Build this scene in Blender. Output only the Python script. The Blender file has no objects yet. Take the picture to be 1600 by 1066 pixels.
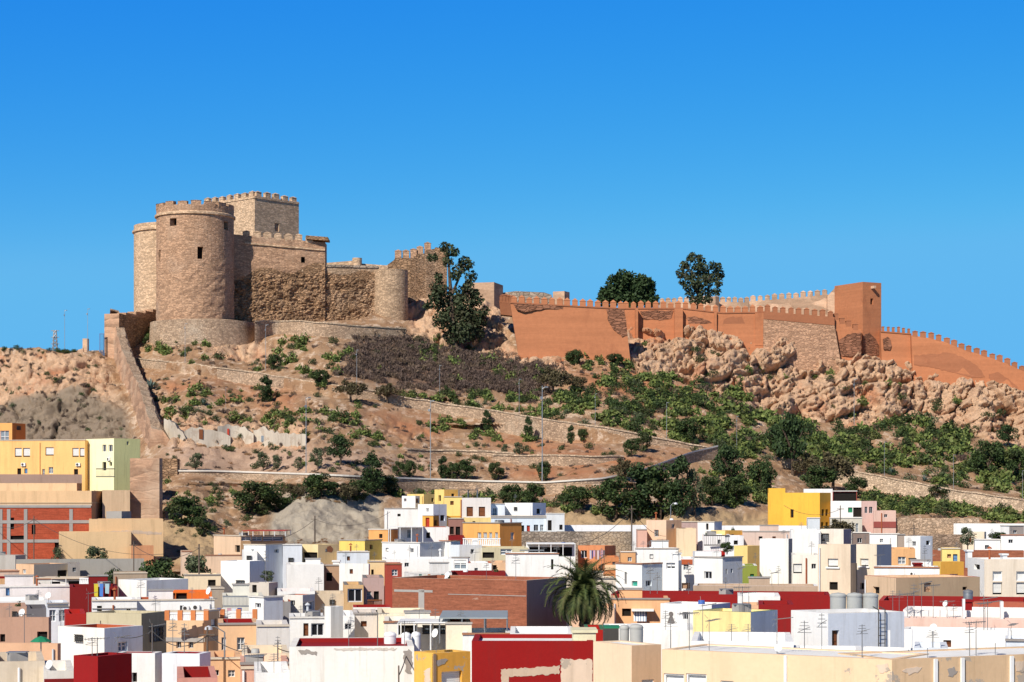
import bpy, math, random
import numpy as np
from mathutils import Vector, noise
D = bpy.data
COL = bpy.context.scene.collection
SC = bpy.context.scene
R = math.radians
F, HY, CZ = 3200.0, 780.0, 25.0        # focal length in photo pixels, horizon row, eye height

# ------------------------------------------------------------------ camera, sky, sun
cam_d = D.cameras.new('camera'); cam = D.objects.new('camera', cam_d); COL.objects.link(cam)
cam_d.sensor_width = 36; cam_d.lens = F/1600*36; cam_d.shift_y = (HY-533)/1600
cam_d.clip_start = 1; cam_d.clip_end = 6000
cam.location = (0, 0, CZ); cam.rotation_euler = (R(90), 0, 0); SC.camera = cam
SUN_AZ, SUN_EL = R(30), R(38)           # azimuth to the left of straight behind the camera
w = D.worlds.new('World'); SC.world = w; w.use_nodes = True
nt = w.node_tree; nt.nodes.clear()
sky = nt.nodes.new('ShaderNodeTexSky'); sky.sky_type = 'NISHITA'; sky.sun_disc = False
sky.sun_elevation = SUN_EL; sky.sun_rotation = R(180)+SUN_AZ
sky.altitude = 300; sky.air_density = 0.75; sky.dust_density = 0.05; sky.ozone_density = 3.0
hsv = nt.nodes.new('ShaderNodeHueSaturation'); hsv.inputs['Saturation'].default_value = 1.3
mulc = nt.nodes.new('ShaderNodeMix'); mulc.data_type = 'RGBA'; mulc.blend_type = 'MULTIPLY'
mulc.inputs['Factor'].default_value = 1; mulc.inputs[7].default_value = (.82, 1.0, 1.08, 1)
bg = nt.nodes.new('ShaderNodeBackground'); bg.inputs['Strength'].default_value = 0.085
wo = nt.nodes.new('ShaderNodeOutputWorld')
nt.links.new(sky.outputs[0], hsv.inputs['Color']); nt.links.new(hsv.outputs[0], mulc.inputs[6])
sep = nt.nodes.new('ShaderNodeSeparateColor'); cmb = nt.nodes.new('ShaderNodeCombineColor'); nt.links.new(mulc.outputs[2], sep.inputs[0])
for q, (ref, tgt, pw) in enumerate(((.77, .465, 1.6), (2.96, 3.62, .88), (6.85, 8.85, .12))):   # grade the Nishita blue per channel
    d_ = nt.nodes.new('ShaderNodeMath'); d_.operation = 'DIVIDE'; d_.inputs[1].default_value = ref; nt.links.new(sep.outputs[q], d_.inputs[0])
    p_ = nt.nodes.new('ShaderNodeMath'); p_.operation = 'POWER'; p_.inputs[1].default_value = pw; nt.links.new(d_.outputs[0], p_.inputs[0])
    g_ = nt.nodes.new('ShaderNodeMath'); g_.operation = 'MULTIPLY'; g_.inputs[1].default_value = tgt; nt.links.new(p_.outputs[0], g_.inputs[0])
    m_ = nt.nodes.new('ShaderNodeMath'); m_.operation = 'SMOOTH_MIN'; m_.inputs[1].default_value = (1.32, 5.05, 9.4)[q]; m_.inputs[2].default_value = (.25, .6, .3)[q]; nt.links.new(g_.outputs[0], m_.inputs[0])
    nt.links.new(m_.outputs[0], cmb.inputs[q])
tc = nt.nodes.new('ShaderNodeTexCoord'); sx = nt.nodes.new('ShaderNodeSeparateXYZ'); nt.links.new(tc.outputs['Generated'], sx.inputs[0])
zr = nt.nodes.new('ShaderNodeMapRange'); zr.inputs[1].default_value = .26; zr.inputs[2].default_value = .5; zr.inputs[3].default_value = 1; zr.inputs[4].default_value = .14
nt.links.new(sx.outputs[2], zr.inputs[0])                      # sky above the view darkened towards the zenith to deepen the shadows
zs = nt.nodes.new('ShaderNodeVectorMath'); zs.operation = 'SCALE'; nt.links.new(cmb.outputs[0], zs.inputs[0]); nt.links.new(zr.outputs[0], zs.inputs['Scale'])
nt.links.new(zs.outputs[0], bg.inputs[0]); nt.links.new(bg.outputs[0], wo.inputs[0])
sd = D.lights.new('sun', 'SUN'); sd.energy = 5.0; sd.angle = R(0.5); sd.color = (1, .93, .82)
so = D.objects.new('sun', sd); COL.objects.link(so)
tosun = Vector((-math.sin(SUN_AZ)*math.cos(SUN_EL), -math.cos(SUN_AZ)*math.cos(SUN_EL), math.sin(SUN_EL)))
so.rotation_euler = tosun.to_track_quat('Z', 'Y').to_euler(); so.location = (-100, -100, 200)
SC.view_settings.view_transform = 'Standard'; SC.view_settings.look = 'None'
SC.view_settings.exposure = 0.16; SC.view_settings.gamma = 1

# ------------------------------------------------------------------ helpers
rnd = random.Random(7)
def P(px, py, Y): return Vector(((px-800)/F*Y, Y, CZ+(HY-py)/F*Y))
def K(px): return (px-800)/F
def Zof(py, Y): return CZ+(HY-py)/F*Y

class MB:
    """collects faces, builds ONE mesh object"""
    def __init__(s): s.v = []; s.f = []; s.m = []
    def face(s, pts, mi=0):
        n = len(s.v); s.v.extend([tuple(p) for p in pts]); s.f.append(tuple(range(n, n+len(pts)))); s.m.append(mi)
    def box(s, o, dx, dy, dz, mi=0):
        """o corner, dx dy dz edge vectors (right handed)"""
        o = Vector(o); dx = Vector(dx); dy = Vector(dy); dz = Vector(dz)
        p = [o, o+dx, o+dx+dy, o+dy, o+dz, o+dx+dz, o+dx+dy+dz, o+dy+dz]
        n = len(s.v); s.v.extend([tuple(q) for q in p])
        for q in ((0,3,2,1), (4,5,6,7), (0,1,5,4), (1,2,6,5), (2,3,7,6), (3,0,4,7)):
            s.f.append(tuple(n+i for i in q)); s.m.append(mi)
    def cbox(s, c, sx, sy, sz, mi=0, rot=0):
        ca, sa = math.cos(rot), math.sin(rot)
        dx = Vector((ca, sa, 0))*sx; dy = Vector((-sa, ca, 0))*sy
        s.box(Vector(c)-dx/2-dy/2, dx, dy, (0, 0, sz), mi)
    def tube(s, a, b, ra, rb=None, n=6, mi=0, cap=True):
        a = Vector(a); b = Vector(b); rb = ra if rb is None else rb
        ax = (b-a).normalized(); t = ax.orthogonal().normalized(); u = ax.cross(t)
        i0 = len(s.v)
        for k in range(n):
            d = t*math.cos(2*math.pi*k/n)+u*math.sin(2*math.pi*k/n)
            s.v.append(tuple(a+d*ra)); s.v.append(tuple(b+d*rb))
        for k in range(n):
            j = (k+1) % n
            s.f.append((i0+2*k, i0+2*j, i0+2*j+1, i0+2*k+1)); s.m.append(mi)
        if cap:
            s.f.append(tuple(i0+2*k for k in range(n))[::-1]); s.m.append(mi)
            s.f.append(tuple(i0+2*k+1 for k in range(n))); s.m.append(mi)
    def lathe(s, c, prof, n=20, mi=0, a0=0, a1=2*math.pi):
        c = Vector(c); full = abs(a1-a0-2*math.pi) < 1e-6; i0 = len(s.v); m = len(prof); N = n if full else n+1
        for k in range(N):
            a = a0+(a1-a0)*k/n
            for r, z in prof: s.v.append((c.x+r*math.sin(a), c.y-r*math.cos(a), c.z+z))
        for k in range(n):
            j = (k+1) % N
            for q in range(m-1):
                s.f.append((i0+k*m+q, i0+j*m+q, i0+j*m+q+1, i0+k*m+q+1)); s.m.append(mi)
    def build(s, name, mats, parent=None, smooth=False):
        me = D.meshes.new(name); me.from_pydata(s.v, [], s.f)
        for m in (mats if isinstance(mats, (list, tuple)) else [mats]): me.materials.append(m)
        if any(s.m): me.polygons.foreach_set('material_index', s.m)
        if smooth: me.polygons.foreach_set('use_smooth', [True]*len(s.f))
        me.update()
        return link(name, me, parent)
def link(name, me, parent=None):
    o = D.objects.new(name, me); COL.objects.link(o)
    if parent: o.parent = parent; o.matrix_parent_inverse = Wm(parent).inverted()
    return o
def Wm(o):
    from mathutils import Matrix
    m = Matrix.LocRotScale(o.location, o.rotation_euler, o.scale)
    return (Wm(o.parent) @ o.matrix_parent_inverse @ m) if o.parent else m
def tag(o, label, cat, group=None, kind=None):
    o['label'] = label; o['category'] = cat
    if group: o['group'] = group
    if kind: o['kind'] = kind
    return o
def structure(o, label, cat): return tag(o, label, cat, None, 'structure')
def empty(name, loc, label, cat, group=None, kind=None):
    o = D.objects.new(name, None); COL.objects.link(o); o.location = loc; o.empty_display_size = .3
    return tag(o, label, cat, group, kind)
def dup(o, loc, scale=(1, 1, 1), rz=0, label=None, group=None):
    r = o.copy(); COL.objects.link(r); r.location = loc; r.scale = scale; r.rotation_euler = (0, 0, rz)
    if label: r['label'] = label
    if group: r['group'] = group
    for ch in list(o.children):
        c = ch.copy(); COL.objects.link(c); c.parent = r
        for g in ch.children:
            e = g.copy(); COL.objects.link(e); e.parent = c
    return r

# ------------------------------------------------------------------ materials
def lin(r, g, b):
    f = lambda c: ((c/255+.055)/1.055)**2.4 if c > 10 else c/255/12.92
    return (f(r), f(g), f(b))
class NT:
    def __init__(s, name):
        s.m = D.materials.new(name); s.m.use_nodes = True; s.t = s.m.node_tree
        s.b = s.t.nodes['Principled BSDF']; s.b.inputs['Roughness'].default_value = .85
        if 'Specular IOR Level' in s.b.inputs: s.b.inputs['Specular IOR Level'].default_value = .2
        s.pos = s.t.nodes.new('ShaderNodeNewGeometry').outputs['Position']
    def n(s, t, **kw):
        x = s.t.nodes.new(t)
        for k, v in kw.items(): setattr(x, k, v)
        return x
    def set(s, inp, v):
        if hasattr(v, 'links'): s.t.links.new(v, inp)
        else: inp.default_value = (*v, 1) if isinstance(v, tuple) and len(v) == 3 and inp.type == 'RGBA' else v
    def scale(s, v, sc):
        x = s.n('ShaderNodeVectorMath', operation='MULTIPLY'); s.set(x.inputs[0], v); x.inputs[1].default_value = sc
        return x.outputs[0]
    def noise(s, sc, det=4, rough=.55, vec=None, dist=0):
        x = s.n('ShaderNodeTexNoise'); v = s.pos if vec is None else vec
        if isinstance(sc, tuple): v = s.scale(v, sc); sc = 1
        s.set(x.inputs['Vector'], v); x.inputs['Scale'].default_value = sc
        x.inputs['Detail'].default_value = det; x.inputs['Roughness'].default_value = rough; x.inputs['Distortion'].default_value = dist
        return x.outputs['Fac']
    def voro(s, sc, out='Color', feature='F1', vec=None):
        x = s.n('ShaderNodeTexVoronoi', feature=feature); v = s.pos if vec is None else vec
        if isinstance(sc, tuple): v = s.scale(v, sc); sc = 1
        s.set(x.inputs['Vector'], v); x.inputs['Scale'].default_value = sc
        return x.outputs[out]
    def ramp(s, fac, a, b, lo=0., hi=1.):
        x = s.n('ShaderNodeMapRange'); s.set(x.inputs[0], fac)
        x.inputs[1].default_value = a; x.inputs[2].default_value = b; x.inputs[3].default_value = lo; x.inputs[4].default_value = hi
        return x.outputs[0]
    def mix(s, fac, a, b, mode='MIX'):
        x = s.n('ShaderNodeMix', data_type='RGBA', blend_type=mode)
        s.set(x.inputs[0], fac); s.set(x.inputs[6], a); s.set(x.inputs[7], b)
        return x.outputs[2]
    def math(s, op, a, b=0.):
        x = s.n('ShaderNodeMath', operation=op); s.set(x.inputs[0], a); s.set(x.inputs[1], b)
        return x.outputs[0]
    def var(s, col, fac, amt):
        """multiply colour by 1-amt .. 1+amt following fac"""
        m = s.ramp(fac, .25, .75, 1-amt, 1+amt)
        x = s.n('ShaderNodeVectorMath', operation='SCALE'); s.set(x.inputs[0], col); s.set(x.inputs['Scale'], m)
        return x.outputs[0]
    def done(s, col, bump=None, strength=.3, dist=.1):
        s.set(s.b.inputs['Base Color'], col)
        if bump is not None:
            x = s.n('ShaderNodeBump'); x.inputs['Strength'].default_value = strength; x.inputs['Distance'].default_value = dist
            s.set(x.inputs['Height'], bump); s.t.links.new(x.outputs[0], s.b.inputs['Normal'])
        return s.m
CACHE = {}
def rgbv(s, c):
    x = s.n('ShaderNodeRGB'); x.outputs[0].default_value = (*c, 1); return x.outputs[0]
def plaster(c, dirt=.35, peel=0., name='plaster'):
    key = ('p', c, dirt, peel)
    if key in CACHE: return CACHE[key]
    s = NT(name); base = rgbv(s, c)
    col = s.var(base, s.noise(.55, 5), .07)
    col = s.var(col, s.noise(9, 3), .035)
    streak = s.ramp(s.noise((1.6, 1.6, .16), 5, .65), .5, .78, 0, dirt)
    dk = tuple(x*.55+.02 for x in c); col = s.mix(streak, col, (dk[0]*1.0, dk[1]*.95, dk[2]*.86)); col = s.mix(s.ramp(s.noise((5, 5, .35), 4, .7), .56, .72, 0, dirt*.8), col, (dk[0], dk[1]*.94, dk[2]*.84))
    blot = s.ramp(s.noise(1.1, 6, .7), .6, .72, 0, dirt*.7); col = s.mix(blot, col, (c[0]*.72, c[1]*.69, c[2]*.64))
    if peel:
        pm = s.ramp(s.noise(.9, 7, .68), .62-.1*peel, .63-.1*peel); col = s.mix(pm, col, (.42, .35, .28))
    CACHE[key] = s.done(col, s.noise(5, 6, .65), .12, .06); return CACHE[key]
def flat(c, rough=.6, metal=0., name='paint', bump=None):
    key = ('f', c, rough, metal)
    if key in CACHE: return CACHE[key]
    s = NT(name); s.b.inputs['Roughness'].default_value = rough; s.b.inputs['Metallic'].default_value = metal
    CACHE[key] = s.done(s.var(rgbv(s, c), s.noise(3, 3), .08)); return CACHE[key]
def stone(name, c1, c2, cell=(1.1, 1.1, 2.6), course=2.2, stain=(.09, .06, .04), stain_amt=.5, bump=.7, light=None, joint=.5):
    s = NT(name); s.b.inputs['Roughness'].default_value = .95
    wob = s.n('ShaderNodeVectorMath', operation='ADD'); s.set(wob.inputs[0], s.pos)
    nz = s.n('ShaderNodeTexNoise'); s.set(nz.inputs['Vector'], s.pos); nz.inputs['Scale'].default_value = 1.2
    sc2 = s.n('ShaderNodeVectorMath', operation='SCALE'); s.set(sc2.inputs[0], nz.outputs['Color']); sc2.inputs['Scale'].default_value = .35
    s.set(wob.inputs[1], sc2.outputs[0])
    v = wob.outputs[0]
    sep = s.n('ShaderNodeSeparateColor'); s.set(sep.inputs[0], s.voro(cell, vec=v))
    col = s.mix(s.noise(.35, 6, .62), c1, c2)
    col = s.var(col, sep.outputs[0], .22)
    col = s.var(col, s.noise((.5, .5, course*2.2), 5, .7, v), .24)
    col = s.var(col, s.noise(4.5, 4, .7), .16)
    if light: col = s.mix(s.ramp(s.noise(.22, 5, .6), .52, .66, 0, .75), col, light)
    col = s.mix(s.ramp(s.noise((.35, .35, .18), 6, .68), .5, .68, 0, stain_amt), col, stain)
    edge = s.voro(cell, 'Distance', 'DISTANCE_TO_EDGE', v)
    col = s.mix(s.ramp(edge, .02, .12, joint, 0), col, (c2[0]*.4, c2[1]*.38, c2[2]*.36))
    h = s.math('ADD', s.ramp(edge, 0, .12), s.noise((2.2, 2.2, 5), 6, .75, v))
    return s.done(col, h, bump, .16)
# ------------------------------------------------------------------ palette
WHITE = (.80, .79, .77); OFFW = (.70, .67, .62); CREAM = (.68, .56, .42); PEACH = (.66, .43, .27); PEACH2 = (.60, .36, .24)
TAN = (.50, .36, .22); YEL = (.75, .53, .20); PALEY = (.78, .68, .34); OCH = (.66, .33, .05); ORA = (.66, .29, .09); ORED = (.52, .15, .06)
RED = (.26, .010, .010); DRED = (.20, .012, .012); PINK = (.58, .32, .25); MAUVE = (.40, .27, .25); BLUEW = (.62, .70, .78); SLATE = (.16, .19, .27)
GREY = (.36, .34, .32); DGREY = (.20, .19, .18); OLIVE = (.38, .33, .23); BROWN = (.27, .18, .12); GRN = (.03, .16, .06); TERRA = (.42, .10, .04)
M_dark = flat((.012, .012, .014), .35, name='dark_glass'); M_void = flat((.015, .012, .010), .9, name='unlit_room_black')  # the black panel paints in the dark of unlit rooms
M_glass = flat((.20, .24, .28), .15, name='window_glass'); M_white = flat((.80, .80, .79), .5, name='white_paint'); M_steel = flat((.30, .31, .32), .45, .6, name='galvanised_steel')
M_dmetal = flat((.07, .065, .06), .6, .2, name='dark_iron'); M_wood = flat((.16, .055, .022), .7, name='brown_wood'); M_reddoor = flat((.40, .04, .02), .6, name='red_door_paint')
M_alu = flat((.62, .63, .65), .5, .2, name='pale_metal'); M_blue = flat((.10, .22, .42), .6, name='blue_paint'); M_green = flat((.02, .20, .10), .6, name='green_paint')
M_shut = flat((.70, .70, .68), .6, name='roller_shutter'); M_cement = plaster(GREY, .4, name='cement'); M_rust = flat((.35, .10, .04), .8, name='rust')
M_teal = flat((.05, .35, .27), .6, name='teal_paint')
def brickmat(name, c1, c2, mort):
    s = NT(name); col = s.mix(s.noise(.5, 6, .7), c1, c2)
    col = s.var(col, s.noise((1.2, 1.2, 11), 4, .75), .35); col = s.var(col, s.noise(7, 3, .7), .18)
    col = s.mix(s.ramp(s.noise((.5, .5, 2.2), 6, .75), .64, .7, 0, .8), col, mort)
    return s.done(col, s.noise((1.5, 1.5, 12), 4, .7), .5, .05)
M_brick = brickmat('red_brick', (.31, .115, .065), (.24, .08, .045), (.50, .40, .32))
M_brick2 = brickmat('hollow_brick', (.44, .095, .045), (.33, .06, .03), (.40, .33, .27))
M_rubble = stone('rubble_masonry', (.50, .365, .255), (.40, .275, .185), (3.4, 3.4, 6), 2.2, (.16, .10, .07), .25, .5, (.56, .45, .34))
M_rubble2 = stone('pale_rubble', (.60, .47, .34), (.50, .37, .26), (3.4, 3.4, 5.5), 2.2, (.25, .18, .13), .25, .5)
M_castle = stone('castle_stone', (.51, .325, .21), (.42, .25, .155), (2.4, 2.4, 6.5), 3.4, (.27, .16, .10), .32, .4, (.50, .34, .235))
M_castle_light = stone('pale_castle_stone', (.62, .445, .295), (.54, .37, .24), (2.4, 2.4, 6.5), 3.6, (.3, .2, .13), .22, .3)
M_castle_rough = stone('eroded_castle_stone', (.46, .29, .175), (.28, .165, .09), (2.0, 2.0, 4.4), 2., (.12, .07, .04), .5, .8, (.48, .33, .22))
M_bastion = stone('bastion_stone', (.50, .36, .24), (.42, .285, .185), (2.4, 2.4, 6.), 3.4, (.22, .14, .09), .25, .45)
M_greytop = stone('weathered_coping', (.42, .34, .27), (.34, .27, .21), (1.4, 1.4, 2), 1.5, (.2, .15, .12), .3, .6)
def rampmat(name, c1, c2):
    s = NT(name); s.b.inputs['Roughness'].default_value = .95
    col = s.mix(s.noise(.18, 5, .6), c1, c2); col = s.var(col, s.noise((.05, .05, 1.1), 4, .65), .14); col = s.var(col, s.noise(2.5, 5, .7), .09)
    col = s.mix(s.ramp(s.noise((.22, .22, .11), 6, .66), .58, .72, 0, .6), col, (.22, .075, .04))
    return s.done(col, s.noise((1, 1, 4), 6, .7), .35, .1)
M_ramp = rampmat('orange_render', (.47, .19, .09), (.40, .155, .075)); M_ramp2 = rampmat('brown_render', (.37, .15, .075), (.30, .118, .062))
M_rampstain = stone('dark_bare_masonry', (.32, .145, .085), (.24, .11, .065), (1.2, 1.2, 4), 3, (.12, .06, .04), .4, .7)
M_beige = stone('beige_render', (.50, .34, .23), (.43, .28, .19), (.4, .4, 1), 1.5, (.3, .2, .14), .25, .12, None, .0)
M_earth = stone('rammed_earth', (.44, .275, .18), (.37, .22, .14), (.35, .35, 1.6), 1.8, (.25, .15, .1), .35, .25, (.52, .37, .26), .0)

# ------------------------------------------------------------------ hillside
WALLS = {  # retaining walls: top line, bottom line (photo pixels)
 'low':  ([(252,737),(330,737),(480,742),(620,748),(760,753),(850,755),(940,749),(1000,737),(1050,719),(1080,708),(1122,698)],
          [(252,749),(330,750),(480,757),(620,766),(760,772),(850,775),(940,768),(1000,758),(1050,744),(1080,736),(1122,727)]),
 'mid':  ([(200,560),(300,570),(400,583),(480,597),(560,608),(650,625),(760,641),(850,656),(950,669),(1050,690),(1105,700)],
          [(200,569),(300,586),(400,600),(480,613),(560,627),(650,650),(760,671),(850,687),(950,701),(1050,705),(1105,707)]),
 'right':([(1222,717),(1340,738),(1400,750),(1500,768),(1600,783),(1720,806)],
          [(1222,741),(1340,762),(1400,773),(1500,787),(1600,799),(1720,820)]),
 'upper':([(398,503),(470,503),(560,510),(634,515)], [(398,520),(470,524),(560,530),(634,535)]),
 'terrace': ([(636,703),(700,704),(760,707),(806,709)], [(636,712),(700,713),(760,717),(806,720)]),
 'ledge': ([(905,640),(960,652),(1010,668),(1040,680)], [(905,648),(960,661),(1010,677),(1040,688)]),
 'bank': ([(770,712),(880,713),(975,714)], [(770,726),(880,728),(975,722)]),
}
CREST = [(-420,575),(-200,560),(0,545),(60,546),(100,552),(165,552),(190,524),(235,528),(262,537),(320,541),(385,539),(408,528),(432,510),(510,502),(560,500),(600,488),(650,470),(700,462),(760,470),(790,490),(820,505),(900,512),(992,512),(1100,512),(1195,530),(1310,546),(1380,560),(1425,568),(1500,585),(1600,612),(1760,655),(2000,720)]
YCREST = [(-420,290),(0,275),(160,266),(250,266),(400,268),(520,275),(640,279),(700,286),(800,283),(985,272),(992,277),(1200,279),(1380,277),(1600,270),(2000,262)]
def I(x, tab): return np.interp(x, [a for a, b in tab], [b for a, b in tab])
def inpoly(X, Y, poly):
    r = np.zeros(np.broadcast(X, Y).shape, bool); n = len(poly)
    for i in range(n):
        x1, y1 = poly[i]; x2, y2 = poly[(i+1) % n]
        c = ((y1 > Y) != (y2 > Y)) & (X < (x2-x1)*(Y-y1)/((y2-y1) if y2 != y1 else 1e-9)+x1)
        r ^= c
    return r
def blur(a, k, axis):
    pad = [(0, 0), (0, 0)]; pad[axis] = (k, k)
    c = np.cumsum(np.pad(a, pad, mode='edge'), axis=axis)
    hi = np.take(c, range(2*k, c.shape[axis]), axis=axis); lo = np.take(c, range(0, c.shape[axis]-2*k), axis=axis)
    return (hi-lo)/(2*k)
GX = np.arange(-420, 2001, 1.8); GS = np.linspace(0, 1, 215)
PYF = np.full(GX.shape, 895.0); PYC = I(GX, CREST)
GPX = np.broadcast_to(GX[:, None], (len(GX), len(GS))); GPY = PYF[:, None]+(PYC-PYF)[:, None]*GS[None, :]
Z_ROCK = [(985,508),(1100,508),(1195,522),(1310,538),(1425,560),(1500,578),(1620,612),(1900,700),(1900,760),(1560,690),(1460,655),(1330,662),(1200,640),(1100,602),(990,575)]
Z_ROCKL = [(-420,560),(0,548),(60,552),(165,556),(178,600),(205,690),(215,720),(-420,720)]
Z_SMALL = [[(320,522),(405,520),(425,560),(330,560)], [(640,455),(780,465),(800,545),(900,560),(890,580),(770,560),(690,540),(640,530)], [(255,640),(480,660),(480,700),(260,695)]]
Z_CLIFF = [[(425,775),(470,762),(600,772),(604,845),(420,850)], [(868,790),(1200,800),(1215,835),(868,838)], [(255,790),(330,800),(345,890),(250,880)]]
Z_ORANGE = [[(850,716),(1060,700),(1075,712),(1000,735),(940,747),(780,750),(800,726)], [(240,590),(420,600),(480,625),(460,645),(330,620),(260,612)], [(760,678),(900,690),(960,705),(940,714),(770,706)], [(560,640),(680,650),(700,690),(640,690)], [(990,570),(1090,600),(1100,660),(1000,630),(900,600),(900,570)]]
Z_BRUSH = [(545,535),(640,522),(700,548),(800,560),(862,582),(850,622),(700,612),(600,598),(550,588)]
Z_PINK = [[(255,690),(480,700),(700,720),(640,745),(480,740),(260,735)]]
Z_GREY = [[(425,772),(470,762),(600,770),(606,850),(415,855)], [(-420,640),(0,625),(120,600),(200,640),(215,720),(-420,720)]]
m_rock = np.zeros(GPX.shape); m_rock[inpoly(GPX, GPY, Z_ROCK)] = 1; m_rock[inpoly(GPX, GPY, Z_ROCKL)] = .55
for z in Z_SMALL: m_rock[inpoly(GPX, GPY, z)] = np.maximum(m_rock[inpoly(GPX, GPY, z)], .6)
m_cliff = np.zeros(GPX.shape)
for z in Z_CLIFF: m_cliff[inpoly(GPX, GPY, z)] = 1
# steepness field: cliffs are steep, the rest slopes evenly; every column climbs from the town to the crest
W_ = 1-.62*(m_rock > .9)-.45*(m_rock > .5)*(m_rock < .9)-.6*m_cliff
W_ = blur(blur(blur(W_, 35, 0), 25, 0), 4, 1)
DPY = (PYF-PYC)/(len(GS)-1)
S_ = np.cumsum(W_, axis=1)*DPY[:, None]
YF = 165.0
rate = (I(GX, YCREST)-YF)/S_[:, -1]
rate = blur(blur(rate[:, None], 60, 0), 60, 0)
# a retaining wall is a vertical step: rows inside its band share one depth, rows beside it catch up
PE = np.array(GPY)
for k, (top, bot) in WALLS.items():
    t = I(GX, top)[:, None]; b = I(GX, bot)[:, None]; m = 16.0
    fade = (np.clip((GX-top[0][0])/40, 0, 1)*np.clip((top[-1][0]-GX)/40, 0, 1))[:, None]
    mid = (t+b)/2
    up = np.clip((t-GPY)/m, 0, 1); dn = np.clip((GPY-b)/m, 0, 1); k_ = 1-np.maximum(up, dn)
    tgt = np.where(GPY < mid, mid, mid)
    near = (GPY > t-m) & (GPY < b+m)
    e = np.where(GPY < t, mid+(t-m-mid)*up, np.where(GPY > b, mid+(b+m-mid)*dn, mid))
    PE = np.where(near, GPY+(e-GPY)*fade, PE)
SE = np.stack([np.interp((PYF[i]-PE[i])/DPY[i], np.arange(len(GS)), S_[i]) for i in range(len(GX))])
GY = YF+rate*SE
YC = GY[:, -1]
def sm(a, k): return blur(blur(a, k, 0), max(1, k//2), 1)
def polymask(zs, k=8):
    m = np.zeros(GPX.shape)
    for z in zs: m[inpoly(GPX, GPY, z)] = 1
    return sm(m, k)
m_rock = sm(m_rock, 5); m_cliff = sm(m_cliff, 4)
m_orange = polymask(Z_ORANGE, 12); m_brush = polymask([Z_BRUSH], 12); m_pink = polymask(Z_PINK, 12); m_grey = polymask(Z_GREY, 6)
wallband = np.zeros(GPX.shape)
for k, (top, bot) in WALLS.items():
    wallband[(GPX >= top[0][0]) & (GPX <= top[-1][0]) & (GPY > I(GPX, top)-9) & (GPY < I(GPX, bot)+9)] = 1
wallband = sm(wallband, 2)
XX = (GPX-800)/F*GY; ZZ = CZ+(HY-GPY)/F*GY
def hillY(px, py):
    i = int(np.clip(round((px-GX[0])/1.8), 0, len(GX)-1)); s = np.clip((PYF[i]-py)/(PYF[i]-PYC[i]), 0, 1)
    return float(np.interp(s, GS, GY[i]))
def hillP(px, py): return P(px, py, hillY(px, py))
disp = np.zeros(GPX.shape); dr = m_rock; cav = np.zeros(GPX.shape)
ni, nj = GPX.shape
for i in range(ni):
    inview = -160 < GX[i] < 1760
    for j in range(nj):
        p = Vector((XX[i, j], GY[i, j], ZZ[i, j]))
        pa = Vector((p.x, p.y*.45, p.z)); d = noise.fractal(pa*.22, .9, 2.1, 4)*.6+noise.fractal(pa*.9, .8, 2.1, 3)*.16
        r = m_rock[i, j]; c = m_cliff[i, j]
        if r > .05:
            q = p+Vector(noise.noise_vector(p*.35))*.6; h = -1.5
            for fr, am, ti, ck, off in ((.13, 2.0, 1.1, .8, 0), (.36, 1.1, 1.2, .9, 9), (.85, .4, 1.4, .8, 21), (1.9, .14, 1.3, .6, 33)):
                vq = Vector((q.x*fr+off+q.z*fr*.3, q.y*fr*.5, q.z*fr*1.5-q.x*fr*.45)); dist, pts = noise.voronoi(vq)
                cv = noise.cell_vector(pts[0]*7.3); e = min((dist[1]-dist[0])/.09, 1)
                h += am*(cv[0]*.8+ti*((vq-pts[0]).dot(Vector((cv[1]-.5, 0, cv[2]-.1))*1.9)))-am*ck*(1-e)
            h += noise.fractal(p*.10, .9, 2.2, 4)*1.2+noise.fractal(p*1.7, .6, 2.1, 4)*.22+(noise.ridged_multi_fractal(Vector((p.x*.38+p.z*.1, p.y*.2, p.z*.5-p.x*.12)), .8, 2.2, 6, 1.0, 2.2)-1.1)*.75
            lf = max(0., min(1., (240-GX[i])/40)); st = (p.z*.34+p.x*.03+noise.noise(p*.12)*.9) % 1.0
            h += (.35+1.1*lf)*(st**1.5-.4)+lf*noise.noise(p*.08)*1.5
            cavn = noise.noise(p*.2+Vector((40, 2, 7)))
            if cavn > .26: h -= (cavn-.26)*11*r
            d += r*h
        elif inview:
            dist, _ = noise.voronoi(pa*.5); e = dist[1]-dist[0]
            d += (.5*min(e, .3)/.3-.25)*(1-c)*max(0., noise.noise(p*.12)+.4)
        if c > .05: d += c*(noise.fractal(Vector((p.x*.22, p.y*.22, p.z*.10)), .9, 2.1, 5)*1.5)
        disp[i, j] = d
disp *= (1-.9*wallband)
nz_ = .55+.35*(1-m_rock)
DX = XX; DY = GY-disp*(.8+.15*m_rock); DZ = ZZ+disp*(.55-.4*m_rock)
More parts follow.
